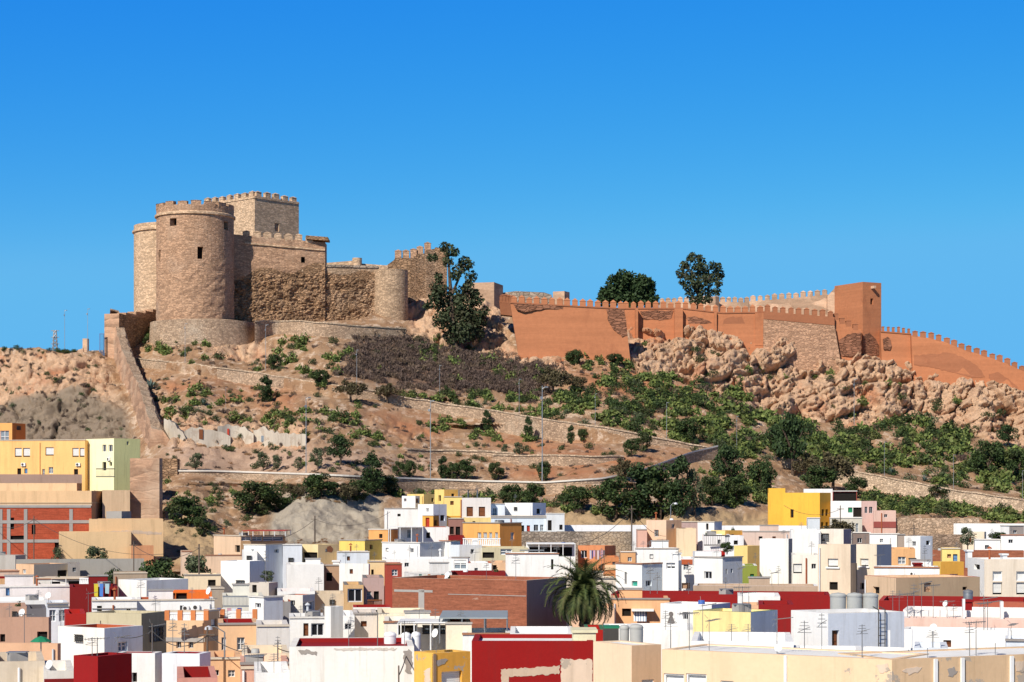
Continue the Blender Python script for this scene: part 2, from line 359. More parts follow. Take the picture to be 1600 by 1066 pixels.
# rows behind the crest (plateau and back slope) 
ext = [(3, .3), (12, .8), (45, 0), (130, -18), (320, -60)]
EX = np.stack([(GX-800)/F*(YC+a) for a, b in ext], 1); EY = np.stack([YC+a for a, b in ext], 1); EZ = np.stack([ZZ[:, -1]+b for a, b in ext], 1)
AX = np.concatenate([DX, EX], 1); AY = np.concatenate([DY, EY], 1); AZ = np.concatenate([DZ, EZ], 1)
nr = AX.shape[1]
co = np.stack([AX, AY, AZ], -1).reshape(-1, 3)
ii, jj = np.meshgrid(np.arange(ni-1), np.arange(nr-1), indexing='ij'); a0 = (ii*nr+jj).ravel()
quads = np.stack([a0, a0+nr, a0+nr+1, a0+1], -1)
def npmesh(name, co, quads, mat, n=4):
    me = D.meshes.new(name); me.vertices.add(len(co)); me.vertices.foreach_set('co', co.astype(np.float32).ravel())
    me.loops.add(quads.size); me.loops.foreach_set('vertex_index', quads.astype(np.int32).ravel())
    me.polygons.add(len(quads)); me.polygons.foreach_set('loop_start', np.arange(0, quads.size, n, dtype=np.int32))
    me.polygons.foreach_set('loop_total', np.full(len(quads), n, np.int32)); me.materials.append(mat); me.update(calc_edges=True); me.validate()
    return me
def soilmat():
    s = NT('hillside_soil'); s.pos = s.scale(s.pos, (1, .42, 1)); s.b.inputs['Roughness'].default_value = 1
    at = s.n('ShaderNodeVertexColor', layer_name='zones'); sp = s.n('ShaderNodeSeparateColor'); s.set(sp.inputs[0], at.outputs[0]); al = at.outputs[1]
    soil = s.mix(s.noise(.16, 6, .65), (.44, .275, .16), (.35, .195, .105)); soil = s.mix(s.ramp(s.noise(.5, 6, .7), .5, .68, 0, .8), soil, (.58, .43, .30))
    soil = s.mix(s.ramp(s.noise(.32, 7, .72), .52, .63, 0, .75), soil, (.19, .115, .07))
    soil = s.mix(s.ramp(s.noise(.9, 6, .7), .53, .62, 0, .9), soil, (.66, .50, .37)); soil = s.mix(s.ramp(s.noise(1.5, 6, .75), .58, .66, 0, .8), soil, (.15, .095, .06))
    ora = s.mix(s.noise(.4, 5), (.50, .19, .085), (.42, .23, .13)); soil = s.mix(s.math('MULTIPLY', sp.outputs[1], s.ramp(s.noise(.25, 5, .6), .35, .55)), soil, ora)
    soil = s.mix(s.math('MULTIPLY', al, .75), soil, s.mix(s.noise(.6, 6, .7), (.62, .45, .34), (.52, .33, .23)))
    soil = s.mix(s.math('MULTIPLY', sp.outputs[2], .85), soil, s.mix(s.noise(.5, 6, .7), (.12, .075, .06), (.26, .16, .11)))
    rock = s.mix(s.noise(.3, 7, .7), (.66, .46, .31), (.52, .315, .195)); rock = s.mix(s.ramp(s.noise(.18, 6, .65), .53, .66, 0, .8), rock, (.50, .22, .115))
    rock = s.mix(s.ramp(s.noise(.45, 7, .75), .56, .7, 0, .6), rock, (.34, .25, .20)); rock = s.mix(s.ramp(s.noise((.5, .5, 1.4), 7, .75), .57, .66, 0, .7), rock, (.25, .165, .11)); rock = s.var(rock, s.noise(2.2, 6, .75), .28)
    col = s.mix(s.ramp(sp.outputs[0], .15, .5), soil, rock)
    at2 = s.n('ShaderNodeVertexColor', layer_name='zones_grey'); g = s.n('ShaderNodeSeparateColor'); s.set(g.inputs[0], at2.outputs[0])
    gr = s.mix(s.noise((.3, .3, .14), 6, .65), (.29, .235, .175), (.19, .15, .115)); gr = s.mix(g.outputs[2], gr, s.mix(s.noise((.3, .3, .14), 6, .65), (.50, .45, .37), (.34, .30, .245))); col = s.mix(s.math('MULTIPLY', g.outputs[0], .9), col, gr)
    tan = s.mix(s.noise((.25, .25, .5), 6, .65), (.52, .375, .22), (.38, .26, .15)); col = s.mix(g.outputs[1], col, tan)
    col = s.var(col, s.noise(6, 4, .7), .12)
    h = s.math('ADD', s.noise(1.6, 8, .8), s.math('MULTIPLY', s.math('ABSOLUTE', s.math('SUBTRACT', s.noise((2.6, 2.6, 4), 6, .75), .5)), 1.6))
    return s.done(col, h, .75, .28)
hill_me = npmesh('hillside', co, quads, soilmat())
def ext_cols(*chs):
    a = np.stack([np.concatenate([c, np.repeat(c[:, -1:], len(ext), 1)], 1) for c in chs], -1).astype(np.float32).reshape(-1); return a
la = hill_me.color_attributes.new('zones', 'FLOAT_COLOR', 'POINT'); la.data.foreach_set('color', ext_cols(m_rock, m_orange, m_brush, m_pink))
tanm = np.clip(m_cliff-m_grey, 0, 1)
la = hill_me.color_attributes.new('zones_grey', 'FLOAT_COLOR', 'POINT'); la.data.foreach_set('color', ext_cols(m_grey, tanm, m_grey*m_cliff, m_grey*0+1))
structure(link('hillside', hill_me), 'rocky terraced hillside climbing from the white town to the fortress', 'hill')
GZT = [(0,-14),(40,-13.6),(70,-12),(95,-10.8),(115,-10),(150,-8.2),(165.5,-6.1)]
def groundZ(Y): return CZ+float(I(Y, GZT))
mb = MB(); ys = [-60, 20, 40, 70, 95, 115, 150, 165.5]
for a, b in zip(ys, ys[1:]):
    xa, xb = (80+abs(a))*1.0, (80+abs(b))*1.0
    mb.face([(-xa, a, groundZ(max(a, 0))), (xa, a, groundZ(max(a, 0))), (xb, b, groundZ(b)), (-xb, b, groundZ(b))])
s = NT('street_ground'); M_ground = s.done(s.mix(s.ramp(s.noise(.25, 6), .4, .6), (.20, .17, .14), (.42, .32, .23)), s.noise(3, 5), .3)
structure(mb.build('ground', M_ground), 'grey streets and ground between the town houses', 'ground')
mb = MB(); mb.face([(-4000, -500, CZ-60), (4000, -500, CZ-60), (4000, 5500, CZ-60), (-4000, 5500, CZ-60)])
s = NT('plain_earth'); structure(mb.build('terrain', s.done(s.mix(s.noise(.01, 6), (.3, .22, .15), (.2, .16, .1)))), 'bare plain far below around the hill', 'terrain')

# ------------------------------------------------------------------ retaining walls along the paths
def ribbon(top, bot, n, Yf, thick, lift=0., drop=3.):
    """wall following two pixel lines; returns list of (front top, front bottom, back top, back bottom)"""
    xs = np.linspace(top[0][0], top[-1][0], n); out = []
    ya = np.array([Yf(x, float(I(x, top)), float(I(x, bot))) for x in xs]); k = min(5, n//4)
    if k > 1: ya = np.convolve(np.pad(ya, k, mode='edge'), np.ones(2*k+1)/(2*k+1), 'valid')
    for x, Y in zip(xs, ya):
        yt = float(I(x, top)); yb = float(I(x, bot)); Y = float(Y)
        a = P(x, yt, Y); a.z += lift; b = P(x, yb, Y); b.z -= drop
        out.append((a, b, a+Vector((0, thick, 0)), b+Vector((0, thick, 0))))
    return out
def ribmesh(secs, mi_top=0):
    mb = MB()
    for p, q in zip(secs, secs[1:]):
        mb.face([p[1], q[1], q[0], p[0]]); mb.face([p[0], q[0], q[2], p[2]], mi_top); mb.face([q[3], p[3], p[2], q[2]])
    mb.face([secs[0][3], secs[0][1], secs[0][0], secs[0][2]]); e = secs[-1]; mb.face([e[1], e[3], e[2], e[0]])
    return mb
M_coping = plaster((.66, .62, .56), .3, name='white_coping')
info = {'low': ('long rubble retaining wall with a white coping along the lower path', True), 'mid': ('long tan rubble wall running down across the middle of the hill', False),
        'right': ('pale rubble wall sloping above the green strip at the right', False), 'upper': ('low rubble wall below the eroded castle curtain', False), 'terrace': ([(636,703),(700,704),(760,707),(806,709)], [(636,712),(700,713),(760,717),(806,720)]),
 'ledge': ([(905,640),(960,652),(1010,668),(1040,680)], [(905,648),(960,661),(1010,677),(1040,688)]),
 'terrace': ('short low pale rubble wall left of the brown bank', False), 'ledge': ('short hidden rubble wall in the cactus above the middle wall', False), 'bank': ('short brown rubble wall above the bare orange bank', False)}
for k, (top, bot) in WALLS.items():
    t = empty('retaining_wall', hillP(*bot[0]), info[k][0], 'stone wall', kind='thing')
    secs = ribbon(top, bot, 90, lambda x, a, b: hillY(x, (a+b)/2)-.35, .9)
    for sct in secs:
        j = noise.noise(sct[0]*.4)*.12
        for q in (0, 2): sct[q].z += j if not info[k][1] else 0
    ribmesh(secs).build('wall', M_rubble2 if k == 'right' else M_rubble, t)
    if k != 'ledge':
        cs = [(a+Vector((0, -.12, .16)), a+Vector((0, -.12, .002)), c+Vector((0, .1, .16)), c+Vector((0, .1, .002))) for a, b, c, d in secs]
        ribmesh(cs).build('coping', M_coping if info[k][1] else M_rubble2, t)
# ------------------------------------------------------------------ building blocks shared by fortress and town
ZUP = Vector((0, 0, 1))
def holed(mb, us, zs, holes, pos, depth, mi=0, mr=None):
    """grid of quads with recessed rectangular holes (u0,u1,z0,z1); pos(u,z,d) -> point, d<0 goes inward"""
    us = sorted(set([round(u, 4) for u in us]+[round(x, 4) for h in holes for x in h[:2]]))
    zs = sorted(set([round(z, 4) for z in zs]+[round(x, 4) for h in holes for x in h[2:4]]))
    mr = mi if mr is None else mr
    for u0, u1 in zip(us, us[1:]):
        for z0, z1 in zip(zs, zs[1:]):
            um, zm = (u0+u1)/2, (z0+z1)/2
            if any(h[0] < um < h[1] and h[2] < zm < h[3] for h in holes): continue
            mb.face([pos(u0, z0, 0), pos(u1, z0, 0), pos(u1, z1, 0), pos(u0, z1, 0)], mi)
    for a, b, c, d in [h[:4] for h in holes]:
        q = -depth
        mb.face([pos(a, c, 0), pos(b, c, 0), pos(b, c, q), pos(a, c, q)], mr); mb.face([pos(a, d, q), pos(b, d, q), pos(b, d, 0), pos(a, d, 0)], mr)
        mb.face([pos(a, c, q), pos(a, d, q), pos(a, d, 0), pos(a, c, 0)], mr); mb.face([pos(b, c, 0), pos(b, d, 0), pos(b, d, q), pos(b, c, q)], mr)
class Frame:
    """upright box seen corner on: left face runs from xl to xc, right face from xc to xr (photo columns), corner at depth Y"""
    def __init__(s, xl, xc, xr, Y, beta=None, dep=7., turn=None):
        kl, kc, kr = K(xl), K(xc), K(xr); s.Y = Y
        hasl, hasr = xc-xl > 1, xr-xc > 1
        if beta is None:
            beta = math.atan2(xr-xc, xc-xl) if hasl and hasr else 0
            beta = min(max(beta, R(16)), R(66))
        else: beta = R(beta)
        if hasl and hasr: phi = math.atan(kc)+beta
        elif hasl: phi = math.atan(kr)-R(1.5)
        else: phi = math.atan(kl)+R(91.5)
        if turn is not None: phi = R(turn)
        s.phi = phi; cp, sp = math.cos(phi), math.sin(phi)
        s.dl = Vector((-cp, sp, 0)); s.dr = Vector((sp, cp, 0)); cx = kc*Y
        s.a = (cx-kl*Y)/(cp+kl*sp) if hasl else dep
        s.b = (kr*Y-cx)/(sp-kr*cp) if hasr else dep
        s.b = min(s.b, 30) ; s.a = min(s.a, 45)
        s.C = Vector((cx, Y, 0))
        s.nl = Vector((-sp, -cp, 0)); s.nr = Vector((cp, -sp, 0))
    def pos(s, face):
        if face == 'L':
            o = s.C+s.dl*s.a; t = -s.dl; n = s.nl
        else: o = s.C; t = s.dr; n = s.nr
        return lambda u, z, d: o+t*u+n*d+ZUP*z
    def width(s, face): return s.a if face == 'L' else s.b
    def hit(s, face, px, py):
        """(u,z) where the photo ray through px,py meets a face"""
        k = K(px)
        if face == 'L': t, o = -s.dl, s.C+s.dl*s.a
        else: t, o = s.dr, s.C
        u = (k*o.y-o.x)/(t.x-k*t.y); Y = o.y+t.y*u
        return u, Zof(py, Y), Y
    def rect(s, face, x0, y0, x1, y1):
        u0, z1, _ = s.hit(face, x0, y0); u1, z0, _ = s.hit(face, x1, y1); _, z1b, _ = s.hit(face, x1, y0)
        W = s.width(face)
        return (max(.05, min(u0, W-.3)), min(W-.05, max(u1, u0+.15)), z0, (z1+z1b)/2)
def slab(pos, u0, u1, z0, z1, d0, d1, mb, mi=0):
    """box lying on a face between depths d0 (inner) and d1 (outer)"""
    p = [pos(u0, z0, d1), pos(u1, z0, d1), pos(u1, z1, d1), pos(u0, z1, d1), pos(u0, z0, d0), pos(u1, z0, d0), pos(u1, z1, d0), pos(u0, z1, d0)]
    n = len(mb.v); mb.v.extend([tuple(q) for q in p])
    for q in ((0,1,2,3), (5,4,7,6), (4,0,3,7), (1,5,6,2), (3,2,6,7), (4,5,1,0)):
        mb.f.append(tuple(n+i for i in q)); mb.m.append(mi)
def opening(parent, pos, h, kind, depth):
    """the thing that fills a recess h=(u0,u1,z0,z1): window, door, shutter ..."""
    u0, u1, z0, z1 = h; w, hh = u1-u0, z1-z0
    if kind in 'od':                      # hole backed by a panel painted dark as an unlit room / dark glazed window
        name = 'window'
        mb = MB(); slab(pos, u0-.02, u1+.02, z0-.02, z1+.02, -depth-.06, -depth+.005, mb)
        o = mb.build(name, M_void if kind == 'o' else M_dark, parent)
        if kind == 'd':
            f = MB(); t = min(.07, w*.08); dd = (-depth+.006, -depth+.07)
            slab(pos, u0, u0+t, z0, z1, *dd, f); slab(pos, u1-t, u1, z0, z1, *dd, f); slab(pos, u0+t, u1-t, z0, z0+t, *dd, f); slab(pos, u0+t, u1-t, z1-t, z1, *dd, f)
            slab(pos, (u0+u1)/2-t/2, (u0+u1)/2+t/2, z0+t, z1-t, *dd, f); f.build('frame', M_alu, o)
        return o
    if kind == 'n':                        # walled up opening
        mb = MB(); slab(pos, u0, u1, z0, z1, -depth-.05, -depth+.005, mb); return mb.build('blocked_window', M_castle, parent)
    if kind in 'bgrtx':                    # door-like leaf: brown, green, red, teal, blue
        mb = MB(); slab(pos, u0, u1, z0, z1, -depth-.05, -depth+.02, mb)
        for k in range(2):
            slab(pos, u0+w*.12, u1-w*.12, z0+hh*(.08+.46*k), z0+hh*(.44+.46*k), -depth+.021, -depth+.045, mb)
        nm = 'door' if hh > w*1.5 else 'shutter'
        return mb.build(nm, {'b': M_wood, 'g': M_green, 'r': M_reddoor, 't': M_teal, 'x': M_blue}[kind], parent)
    if kind == 's':                        # roller shutter, mostly down
        mb = MB(); slab(pos, u0, u1, z0, z1, -depth-.05, -depth+.005, mb); o = mb.build('window', M_dark, parent)
        f = MB(); n = 8; lo = z0+hh*.14
        for k in range(n): slab(pos, u0+.02, u1-.02, lo+(z1-lo)*k/n, lo+(z1-lo)*(k+.9)/n, -depth+.006, -depth+.05, f)
        f.build('shutter', M_shut, o); return o
    if kind == 'p':                        # plain white double panel
        mb = MB(); slab(pos, u0, u1, z0, z1, -depth-.05, -depth+.01, mb); o = mb.build('window', M_shut, parent)
        f = MB(); t = min(.06, w*.06); dd = (-depth+.011, -depth+.12)
        slab(pos, u0, u0+t, z0, z1, *dd, f); slab(pos, u1-t, u1, z0, z1, *dd, f); slab(pos, u0+t, u1-t, z1-t, z1, *dd, f); slab(pos, u0+t, u1-t, z0, z0+t, *dd, f)
        f.build('frame', M_white, o); return o
    if kind == 'w':                        # pale closed window with lintel shade
        mb = MB(); slab(pos, u0, u1, z0, z1, -depth-.05, -depth+.01, mb); o = mb.build('window', M_glass, parent)
        f = MB(); t = min(.05, w*.08); dd = (-depth+.011, -depth+.08)
        for q in range(3): slab(pos, u0+(w-t)*q/2, u0+(w-t)*q/2+t, z0, z1, *dd, f)
        slab(pos, u0+t, u1-t, z0, z0+t, *dd, f); slab(pos, u0+t, u1-t, z1-t, z1, *dd, f); slab(pos, u0+t, u1-t, (z0+z1)/2, (z0+z1)/2+t*.8, *dd, f)
        f.build('frame', M_white, o); return o
    if kind == 'i':                        # barred window
        mb = MB(); slab(pos, u0, u1, z0, z1, -depth-.05, -depth+.01, mb); o = mb.build('window', M_glass, parent)
        f = MB(); n = max(3, int(w/.25))
        for q in range(n+1): slab(pos, u0+w*q/n-.02, u0+w*q/n+.02, z0, z1, .03, .07, f)
        for q in range(4): slab(pos, u0-.04, u1+.04, z0+hh*q/3-.02, z0+hh*q/3+.02, .071, .10, f)
        f.build('grille', M_dmetal, o); return o

# ------------------------------------------------------------------ fortress
def merlon_mesh(name, w, t, h, cap, mat):
    mb = MB(); mb.box((-w/2, 0, -.25), (w, 0, 0), (0, t, 0), (0, 0, h+.25)); z = h
    a = [(-w/2-.05, -.05, z), (w/2+.05, -.05, z), (w/2+.05, t+.05, z), (-w/2-.05, t+.05, z)]; q = (0, t/2, z+cap)
    for i in range(4): mb.face([a[i], a[(i+1) % 4], q])
    mb.face(a[::-1])
    me = D.meshes.new(name); me.from_pydata(mb.v, [], mb.f); me.materials.append(mat); return me
def put_merlons(parent, line, spacing, me, jit=.0, skip=()):
    """line of 3-D points along the front top edge"""
    L = [0]
    for p, q in zip(line, line[1:]): L.append(L[-1]+(q-p).length)
    n = max(1, int(L[-1]/spacing))
    for k in range(n):
        if k in skip: continue
        s = (k+.5)/n*L[-1]
        i = max(j for j in range(len(L)-1) if L[j] <= s); f = (s-L[i])/(L[i+1]-L[i])
        p = line[i].lerp(line[i+1], f); d = line[i+1]-line[i]
        o = link('merlon', me, None); o.parent = parent; o.matrix_parent_inverse = Wm(parent).inverted()
        o.location = p+Vector((rnd.uniform(-jit, jit), 0, rnd.uniform(-jit, jit)*.8)); o.rotation_euler = (0, rnd.uniform(-1, 1)*jit*.3, math.atan2(d.y, d.x))
        o.scale = (rnd.uniform(.92, 1.08), 1, rnd.uniform(.88, 1.1))
Y0 = hillY(470, 505)-2.5
# great round tower
Rt = 60/F*(Y0+5); TC = Vector((K(305)*(Y0+Rt), Y0+Rt, 0))
def cyl(c, r): return lambda u, z, d: Vector((c.x+(r+d)*math.sin(u), c.y-(r+d)*math.cos(u), z))
def cyl_tower(label, c, r, ztop, zbot, mat, holes=(), par=1.5, band=None, n=56, rings=1, merl=None, rough=0.):
    t = empty('round_tower', (c.x, c.y, zbot), label, 'tower')
    mb = MB(); pos = cyl(c, r)
    def rp(u, z, d):
        p = pos(u, z, d)
        if rough and abs(d) < .01:
            k = max(0, min(1, (ztop-4-z)/6))*rough; e = noise.fractal(p*.9, .8, 2.1, 4)*k
            p = pos(u, z, e)
        return p
    us = [math.pi*2*k/n for k in range(n+1)]; us = [u-math.pi for u in us]
    holed(mb, us, [zbot+(ztop-zbot)*k/rings for k in range(rings+1)], holes, rp, .9)
    inner = cyl(c, r-.6)
    for u, v in zip(us, us[1:]):
        mb.face([pos(u, ztop, 0), pos(v, ztop, 0), inner(v, ztop, 0), inner(u, ztop, 0)]); mb.face([inner(u, ztop, 0), inner(v, ztop, 0), inner(v, ztop-par, 0), inner(u, ztop-par, 0)])
    mb.build('wall', mat, t)
    rf = MB(); rf.face([inner(u, ztop-par, .02) for u in us[:-1]]); rf.build('roof', M_greytop, t)
    for h in holes:
        m2 = MB()
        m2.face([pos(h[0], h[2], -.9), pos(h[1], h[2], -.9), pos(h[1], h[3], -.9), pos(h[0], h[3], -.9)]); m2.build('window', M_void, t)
    if band:
        m2 = MB(); m2.lathe((c.x, c.y, band), [(r-.05, -.28), (r+.22, -.2), (r+.22, .05), (r-.05, .22)], 56); m2.build('cornice', M_castle_light, t)
    if merl:
        pts = [pos(u, ztop, -.02) for u in us if -2.6 < u < 2.6]; put_merlons(t, pts, merl[0], merl[1], merl[2])
    return t
def cang(px, c, r):
    """tower angle seen at column px"""
    return math.asin(max(-1, min(1, (px-(c.x/c.y*F+800))/(r/(c.y)*F))))
def chole(x0, y0, x1, y1, c, r): 
    return (cang(x0, c, r), cang(x1, c, r), Zof(y1, c.y-r*.9), Zof(y0, c.y-r*.9))
mm_c = merlon_mesh('merlon', .95, .55, .62, .22, M_castle_light)
mm_t = merlon_mesh('merlon', 1.35, .6, .5, .10, M_castle)
holes = [chole(274, 341, 285, 353, TC, Rt), chole(354.5, 343, 360, 356, TC, Rt), chole(253, 388, 257.5, 406, TC, Rt), chole(317.5, 386, 326, 405, TC, Rt)]
cyl_tower('great round fortress tower with crenellated top and four small dark windows', TC, Rt, Zof(319, Y0), Zof(512, Y0), M_castle, holes, band=Zof(331, Y0), rings=34, merl=(1.75, mm_t, .06), rough=.15)
# second round tower behind to the left
R2 = 5.2; C2 = Vector((K(210)*(Y0+15)+R2, Y0+15, 0))
cyl_tower('paler round tower half hidden behind the great round tower at the left', C2, R2, Zof(350, Y0+12), Zof(500, Y0+12), M_castle_light, (), band=Zof(359, Y0+12), rings=4)
# plinth of the tower
mb = MB(); rp = 83/F*(Y0+3)
PCc = Vector((K(318)*(Y0+Rt+.5), Y0+Rt+.5, Zof(550, Y0)-2)); prof = [(rp+.35, 0), (rp, Zof(499, Y0-1)-PCc.z), (Rt-.3, Zof(496.5, Y0)-PCc.z)]
i0 = len(mb.v); mb.lathe(PCc, prof, 60, a0=-1.9, a1=1.75)
t = empty('tower_plinth', PCc, 'broad curved rubble plinth carrying the great round tower', 'plinth')
mb.build('wall', M_rubble, t)
# keep
def block(name, label, cat, xl, xc, xr, yt, yb, Y, mat, mat2=None, beta=None, holes=(), par=1.2, kinds=None, dep=8., roofmat=None, ext=3., thick=.6, depth=.35):
    f = Frame(xl, xc, xr, Y, beta, dep); zt = Zof(yt, Y); zb = Zof(yb, Y)-ext
    t = empty(name, f.C+ZUP*zb, label, cat)
    mb = MB(); fills = []
    for face in 'LR':
        hs = [f.rect(face, *h[1:5]) for h in holes if h[0] == face]
        hs = [h for h in hs if h[1]-h[0] > .1 and h[3]-h[2] > .1]
        ks = [h[5] for h in holes if h[0] == face]
        holed(mb, [0, f.width(face)], [zb, zt], hs, f.pos(face), depth, 0 if face == 'L' else 1)
        fills += [(face, h, k) for h, k in zip(hs, ks)]
    A = f.C; B = A+f.dl*f.a; E = A+f.dr*f.b; G = B+f.dr*f.b
    mb.face([E+ZUP*zb, G+ZUP*zb, G+ZUP*zt, E+ZUP*zt], 0); mb.face([G+ZUP*zb, B+ZUP*zb, B+ZUP*zt, G+ZUP*zt], 0)
    dl, dr = f.dl, f.dr; th = min(thick, f.a*.3, f.b*.3)
    ins = [A+dl*th+dr*th, E+dl*th-dr*th, G-dl*th-dr*th, B-dl*th+dr*th]; out = [A, E, G, B]
    for i in range(4):
        j = (i+1) % 4
        mb.face([out[i]+ZUP*zt, out[j]+ZUP*zt, ins[j]+ZUP*zt, ins[i]+ZUP*zt], 0)
        mb.face([ins[i]+ZUP*zt, ins[j]+ZUP*zt, ins[j]+ZUP*(zt-par), ins[i]+ZUP*(zt-par)], 0)
    wl = mb.build('wall', [mat, mat2 or mat], t)
    rf = MB(); rf.face([p+ZUP*(zt-par+.01) for p in ins]); rf.build('roof', roofmat or mat, t)
    for face, h, k in fills: opening(t, f.pos(face), h, k, depth)
    return t, f, zt, zb
YK = Y0+24
t, f, zt, zb = block('keep', 'tall square pale stone keep rising behind the round tower', 'tower', 317, 398, 467, 306, 385, YK, M_castle_light, M_castle_light, beta=50, holes=[('R', 429, 349, 436, 362, 'n')], depth=.22)
for face in 'LR':
    p = f.pos(face); W = f.width(face); put_merlons(t, [p(0, zt, -.02), p(W, zt, -.02)], 1.62, mm_c, .03)
    m2 = MB(); slab(p, .0, W-.0, zt-.35, zt-.12, -.1, .10, m2); m2.build('cornice', M_castle_light, t)
# high curtain wall right of the round tower, eroded in its lower half
def rough_wall(label, xs, tops, bots, Ya, Yb, rough_from, amp, mat, mat2, holes=(), cat='castle wall'):
    t = empty('curtain_wall', P((xs[0]+xs[1])/2, bots[1], (Ya+Yb)/2), label, cat); mb = MB()
    nx = int((xs[1]-xs[0])/1.5); 
    def Yx(x): return Ya+(Yb-Ya)*(x-xs[0])/(xs[1]-xs[0])
    rows = 70; V = []; hs = holes
    for i in range(nx+1):
        x = xs[0]+(xs[1]-xs[0])*i/nx; Y = Yx(x); yt = float(np.interp(x, xs, tops)); yb = float(np.interp(x, xs, bots)); rf = float(np.interp(x, xs, rough_from)); col = []
        for j in range(rows+1):
            y = yb+(yt-yb)*j/rows; p = P(x, y, Y); k = max(0, min(1, (y-rf)/12+noise.noise(p*.3)*.8))
            dist, _ = noise.voronoi(Vector((p.x*1.5, p.y*1.5, p.z*2.4))); e = min(dist[1]-dist[0], .4)
            dd = k*amp*(e*1.1+noise.fractal(p*.8, .8, 2.1, 4)*.75-.25)+noise.fractal(p*.35, .9, 2, 3)*.12
            p.y -= dd; col.append(p)
        V.append(col)
    for i in range(nx):
        for j in range(rows):
            p = (V[i][j]+V[i+1][j+1])/2; px = p.x/p.y*F+800; py = HY-(p.z-CZ)/p.y*F
            if any(a < px < c and b < py < d for a, b, c, d in hs): continue
            q = [V[i][j], V[i+1][j], V[i+1][j+1], V[i][j+1]]
            rf = float(np.interp(px, xs, rough_from))+noise.noise(p*.25)*14
            mb.face(q, 1 if py > rf-4 else 0)
    th = Vector((0, 2.5, 0))
    for i in range(nx):
        a, b = V[i][-1], V[i+1][-1]; mb.face([a, b, b+th, a+th]); mb.face([V[i+1][0]+th-ZUP*3, V[i][0]+th-ZUP*3, a+th, b+th]); mb.face([V[i][0]-ZUP*3, V[i+1][0]-ZUP*3, V[i+1][0], V[i][0]], 1)
    for c in (V[0], V[-1]):
        for j in range(rows): mb.face([c[j], c[j+1], c[j+1]+th, c[j]+th])
    mb.build('wall', [mat, mat2], t)
    for a, b, c, d in hs:
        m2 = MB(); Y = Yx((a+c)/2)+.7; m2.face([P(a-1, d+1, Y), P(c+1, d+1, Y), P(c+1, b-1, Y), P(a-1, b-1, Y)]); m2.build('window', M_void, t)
    return t, [c[-1] for c in V]
Ya, Yb = Y0+Rt+1.6, Y0+Rt+4.6
t, line = rough_wall('high crenellated curtain wall with eroded stones at its foot right of the round tower', (362, 508), (366, 379), (503, 505), Ya, Yb, (432, 418), .6, M_castle, M_castle_rough, [(471, 402, 476, 411)])
put_merlons(t, line[10:90:4], 1.32, mm_c, .04)
m2 = MB()
for a, b in zip(line[14:119], line[15:120]):
    z = -.95; m2.face([a+Vector((0, -.22, z-.2)), b+Vector((0, -.22, z-.2)), b+Vector((0, -.22, z)), a+Vector((0, -.22, z))]); m2.face([a+Vector((0, -.22, z)), b+Vector((0, -.22, z)), b+Vector((0, .3, z+.1)), a+Vector((0, .3, z+.1))]); m2.face([b+Vector((0, -.22, z-.2)), a+Vector((0, -.22, z-.2)), a+Vector((0, .3, z-.25)), b+Vector((0, .3, z-.25))])
m2.build('string_course', M_castle_light, t)
m2 = MB(); Yq = Yb-.9
for k in range(9):
    a = P(481+k*3.7, 374+k*.35, Yq); m2.box(a, (.2, 0, 0), (0, 1.4, 0), (0, 0, .32))
m2.box(P(478, 373.4, Yq-.1), P(513, 376, Yq-.1)-P(478, 373.4, Yq-.1), (0, 2.4, 0), (0, 0, .28)); m2.box(P(478, 370.2, Yq+.1), P(512, 372.8, Yq+.1)-P(478, 370.2, Yq+.1), (0, 1.8, 0), (0, 0, .2)); m2.build('eaves', M_castle_rough, t)
mm = MB(); mm.box(P(467, 424.5, Ya+2.2)+Vector((0, 0, 0)), (.55, 0, 0), (0, 1.9, 0), (0, 0, .3)); mm.build('waterspout', M_castle_light, t)
t, line = rough_wall('lower eroded curtain wall with a pale coping between the high wall and the round bastion', (504, 592), (417, 419), (506, 508), Yb+.3, Yb+2.4, (428, 426), .48, M_bastion, M_castle_rough)
m2 = MB()
for a, b in zip(line[:-1:3], line[3::3]): m2.box(a+Vector((0, -.15, 0)), b-a, (0, 2, 0), (0, 0, .3))
m2.build('coping', M_greytop, t)
Rb = 26.5/F*(Yb+3); CB = Vector((K(611)*(Yb+3), Yb+3, 0))
cyl_tower('low round bastion of small pale stones at the end of the eroded curtain wall', CB, Rb, Zof(419, Yb), Zof(545, Yb), M_bastion, (), rings=20, rough=.12)
# broken crenellated wall behind the bastion
def wall_run(name, label, pts, thick, mat, parent=None, ext=4., cat='castle wall', n=None):
    """pts: (px top, py top, px bottom, py bottom, Y)"""
    t = parent or empty(name, P(pts[0][2], pts[0][3], pts[0][4]), label, cat)
    secs = []
    for xt, yt, xb, yb, Y in pts:
        Yb_ = Y-max(0, (yb-yt)/F*Y)*.05
        a = P(xt, yt, Y); b = P(xb, yb, Yb_); dirn = (b-a); b = b+dirn*(ext/max(dirn.length, .1)) if ext else b
        secs.append((a, b, a+Vector((0, thick, 0)), b+Vector((0, thick, 0))))
    mb = ribmesh(secs); mb.build('wall', mat, t)
    return t, [sct[0] for sct in secs]
YB = Yb+9
t, line = wall_run('broken_wall', 'broken stepped wall with ruined battlements behind the round bastion', [(600, 418, 600, 440, YB), (616, 406, 616, 440, YB), (617, 403, 617, 440, YB), (640, 403, 640, 480, YB), (641, 404, 641, 480, YB), (650, 400, 650, 480, YB+.4), (651, 397, 651, 480, YB+.5), (664, 396, 664, 480, YB+1), (665, 391, 665, 480, YB+1), (679, 389, 679, 480, YB+1.6), (680, 386.5, 680, 480, YB+1.6), (698, 388, 698, 480, YB+2)], 1.2, M_castle_rough, cat='ruined wall')
mm_b = merlon_mesh('merlon', .9, .8, 1.15, .25, M_castle)
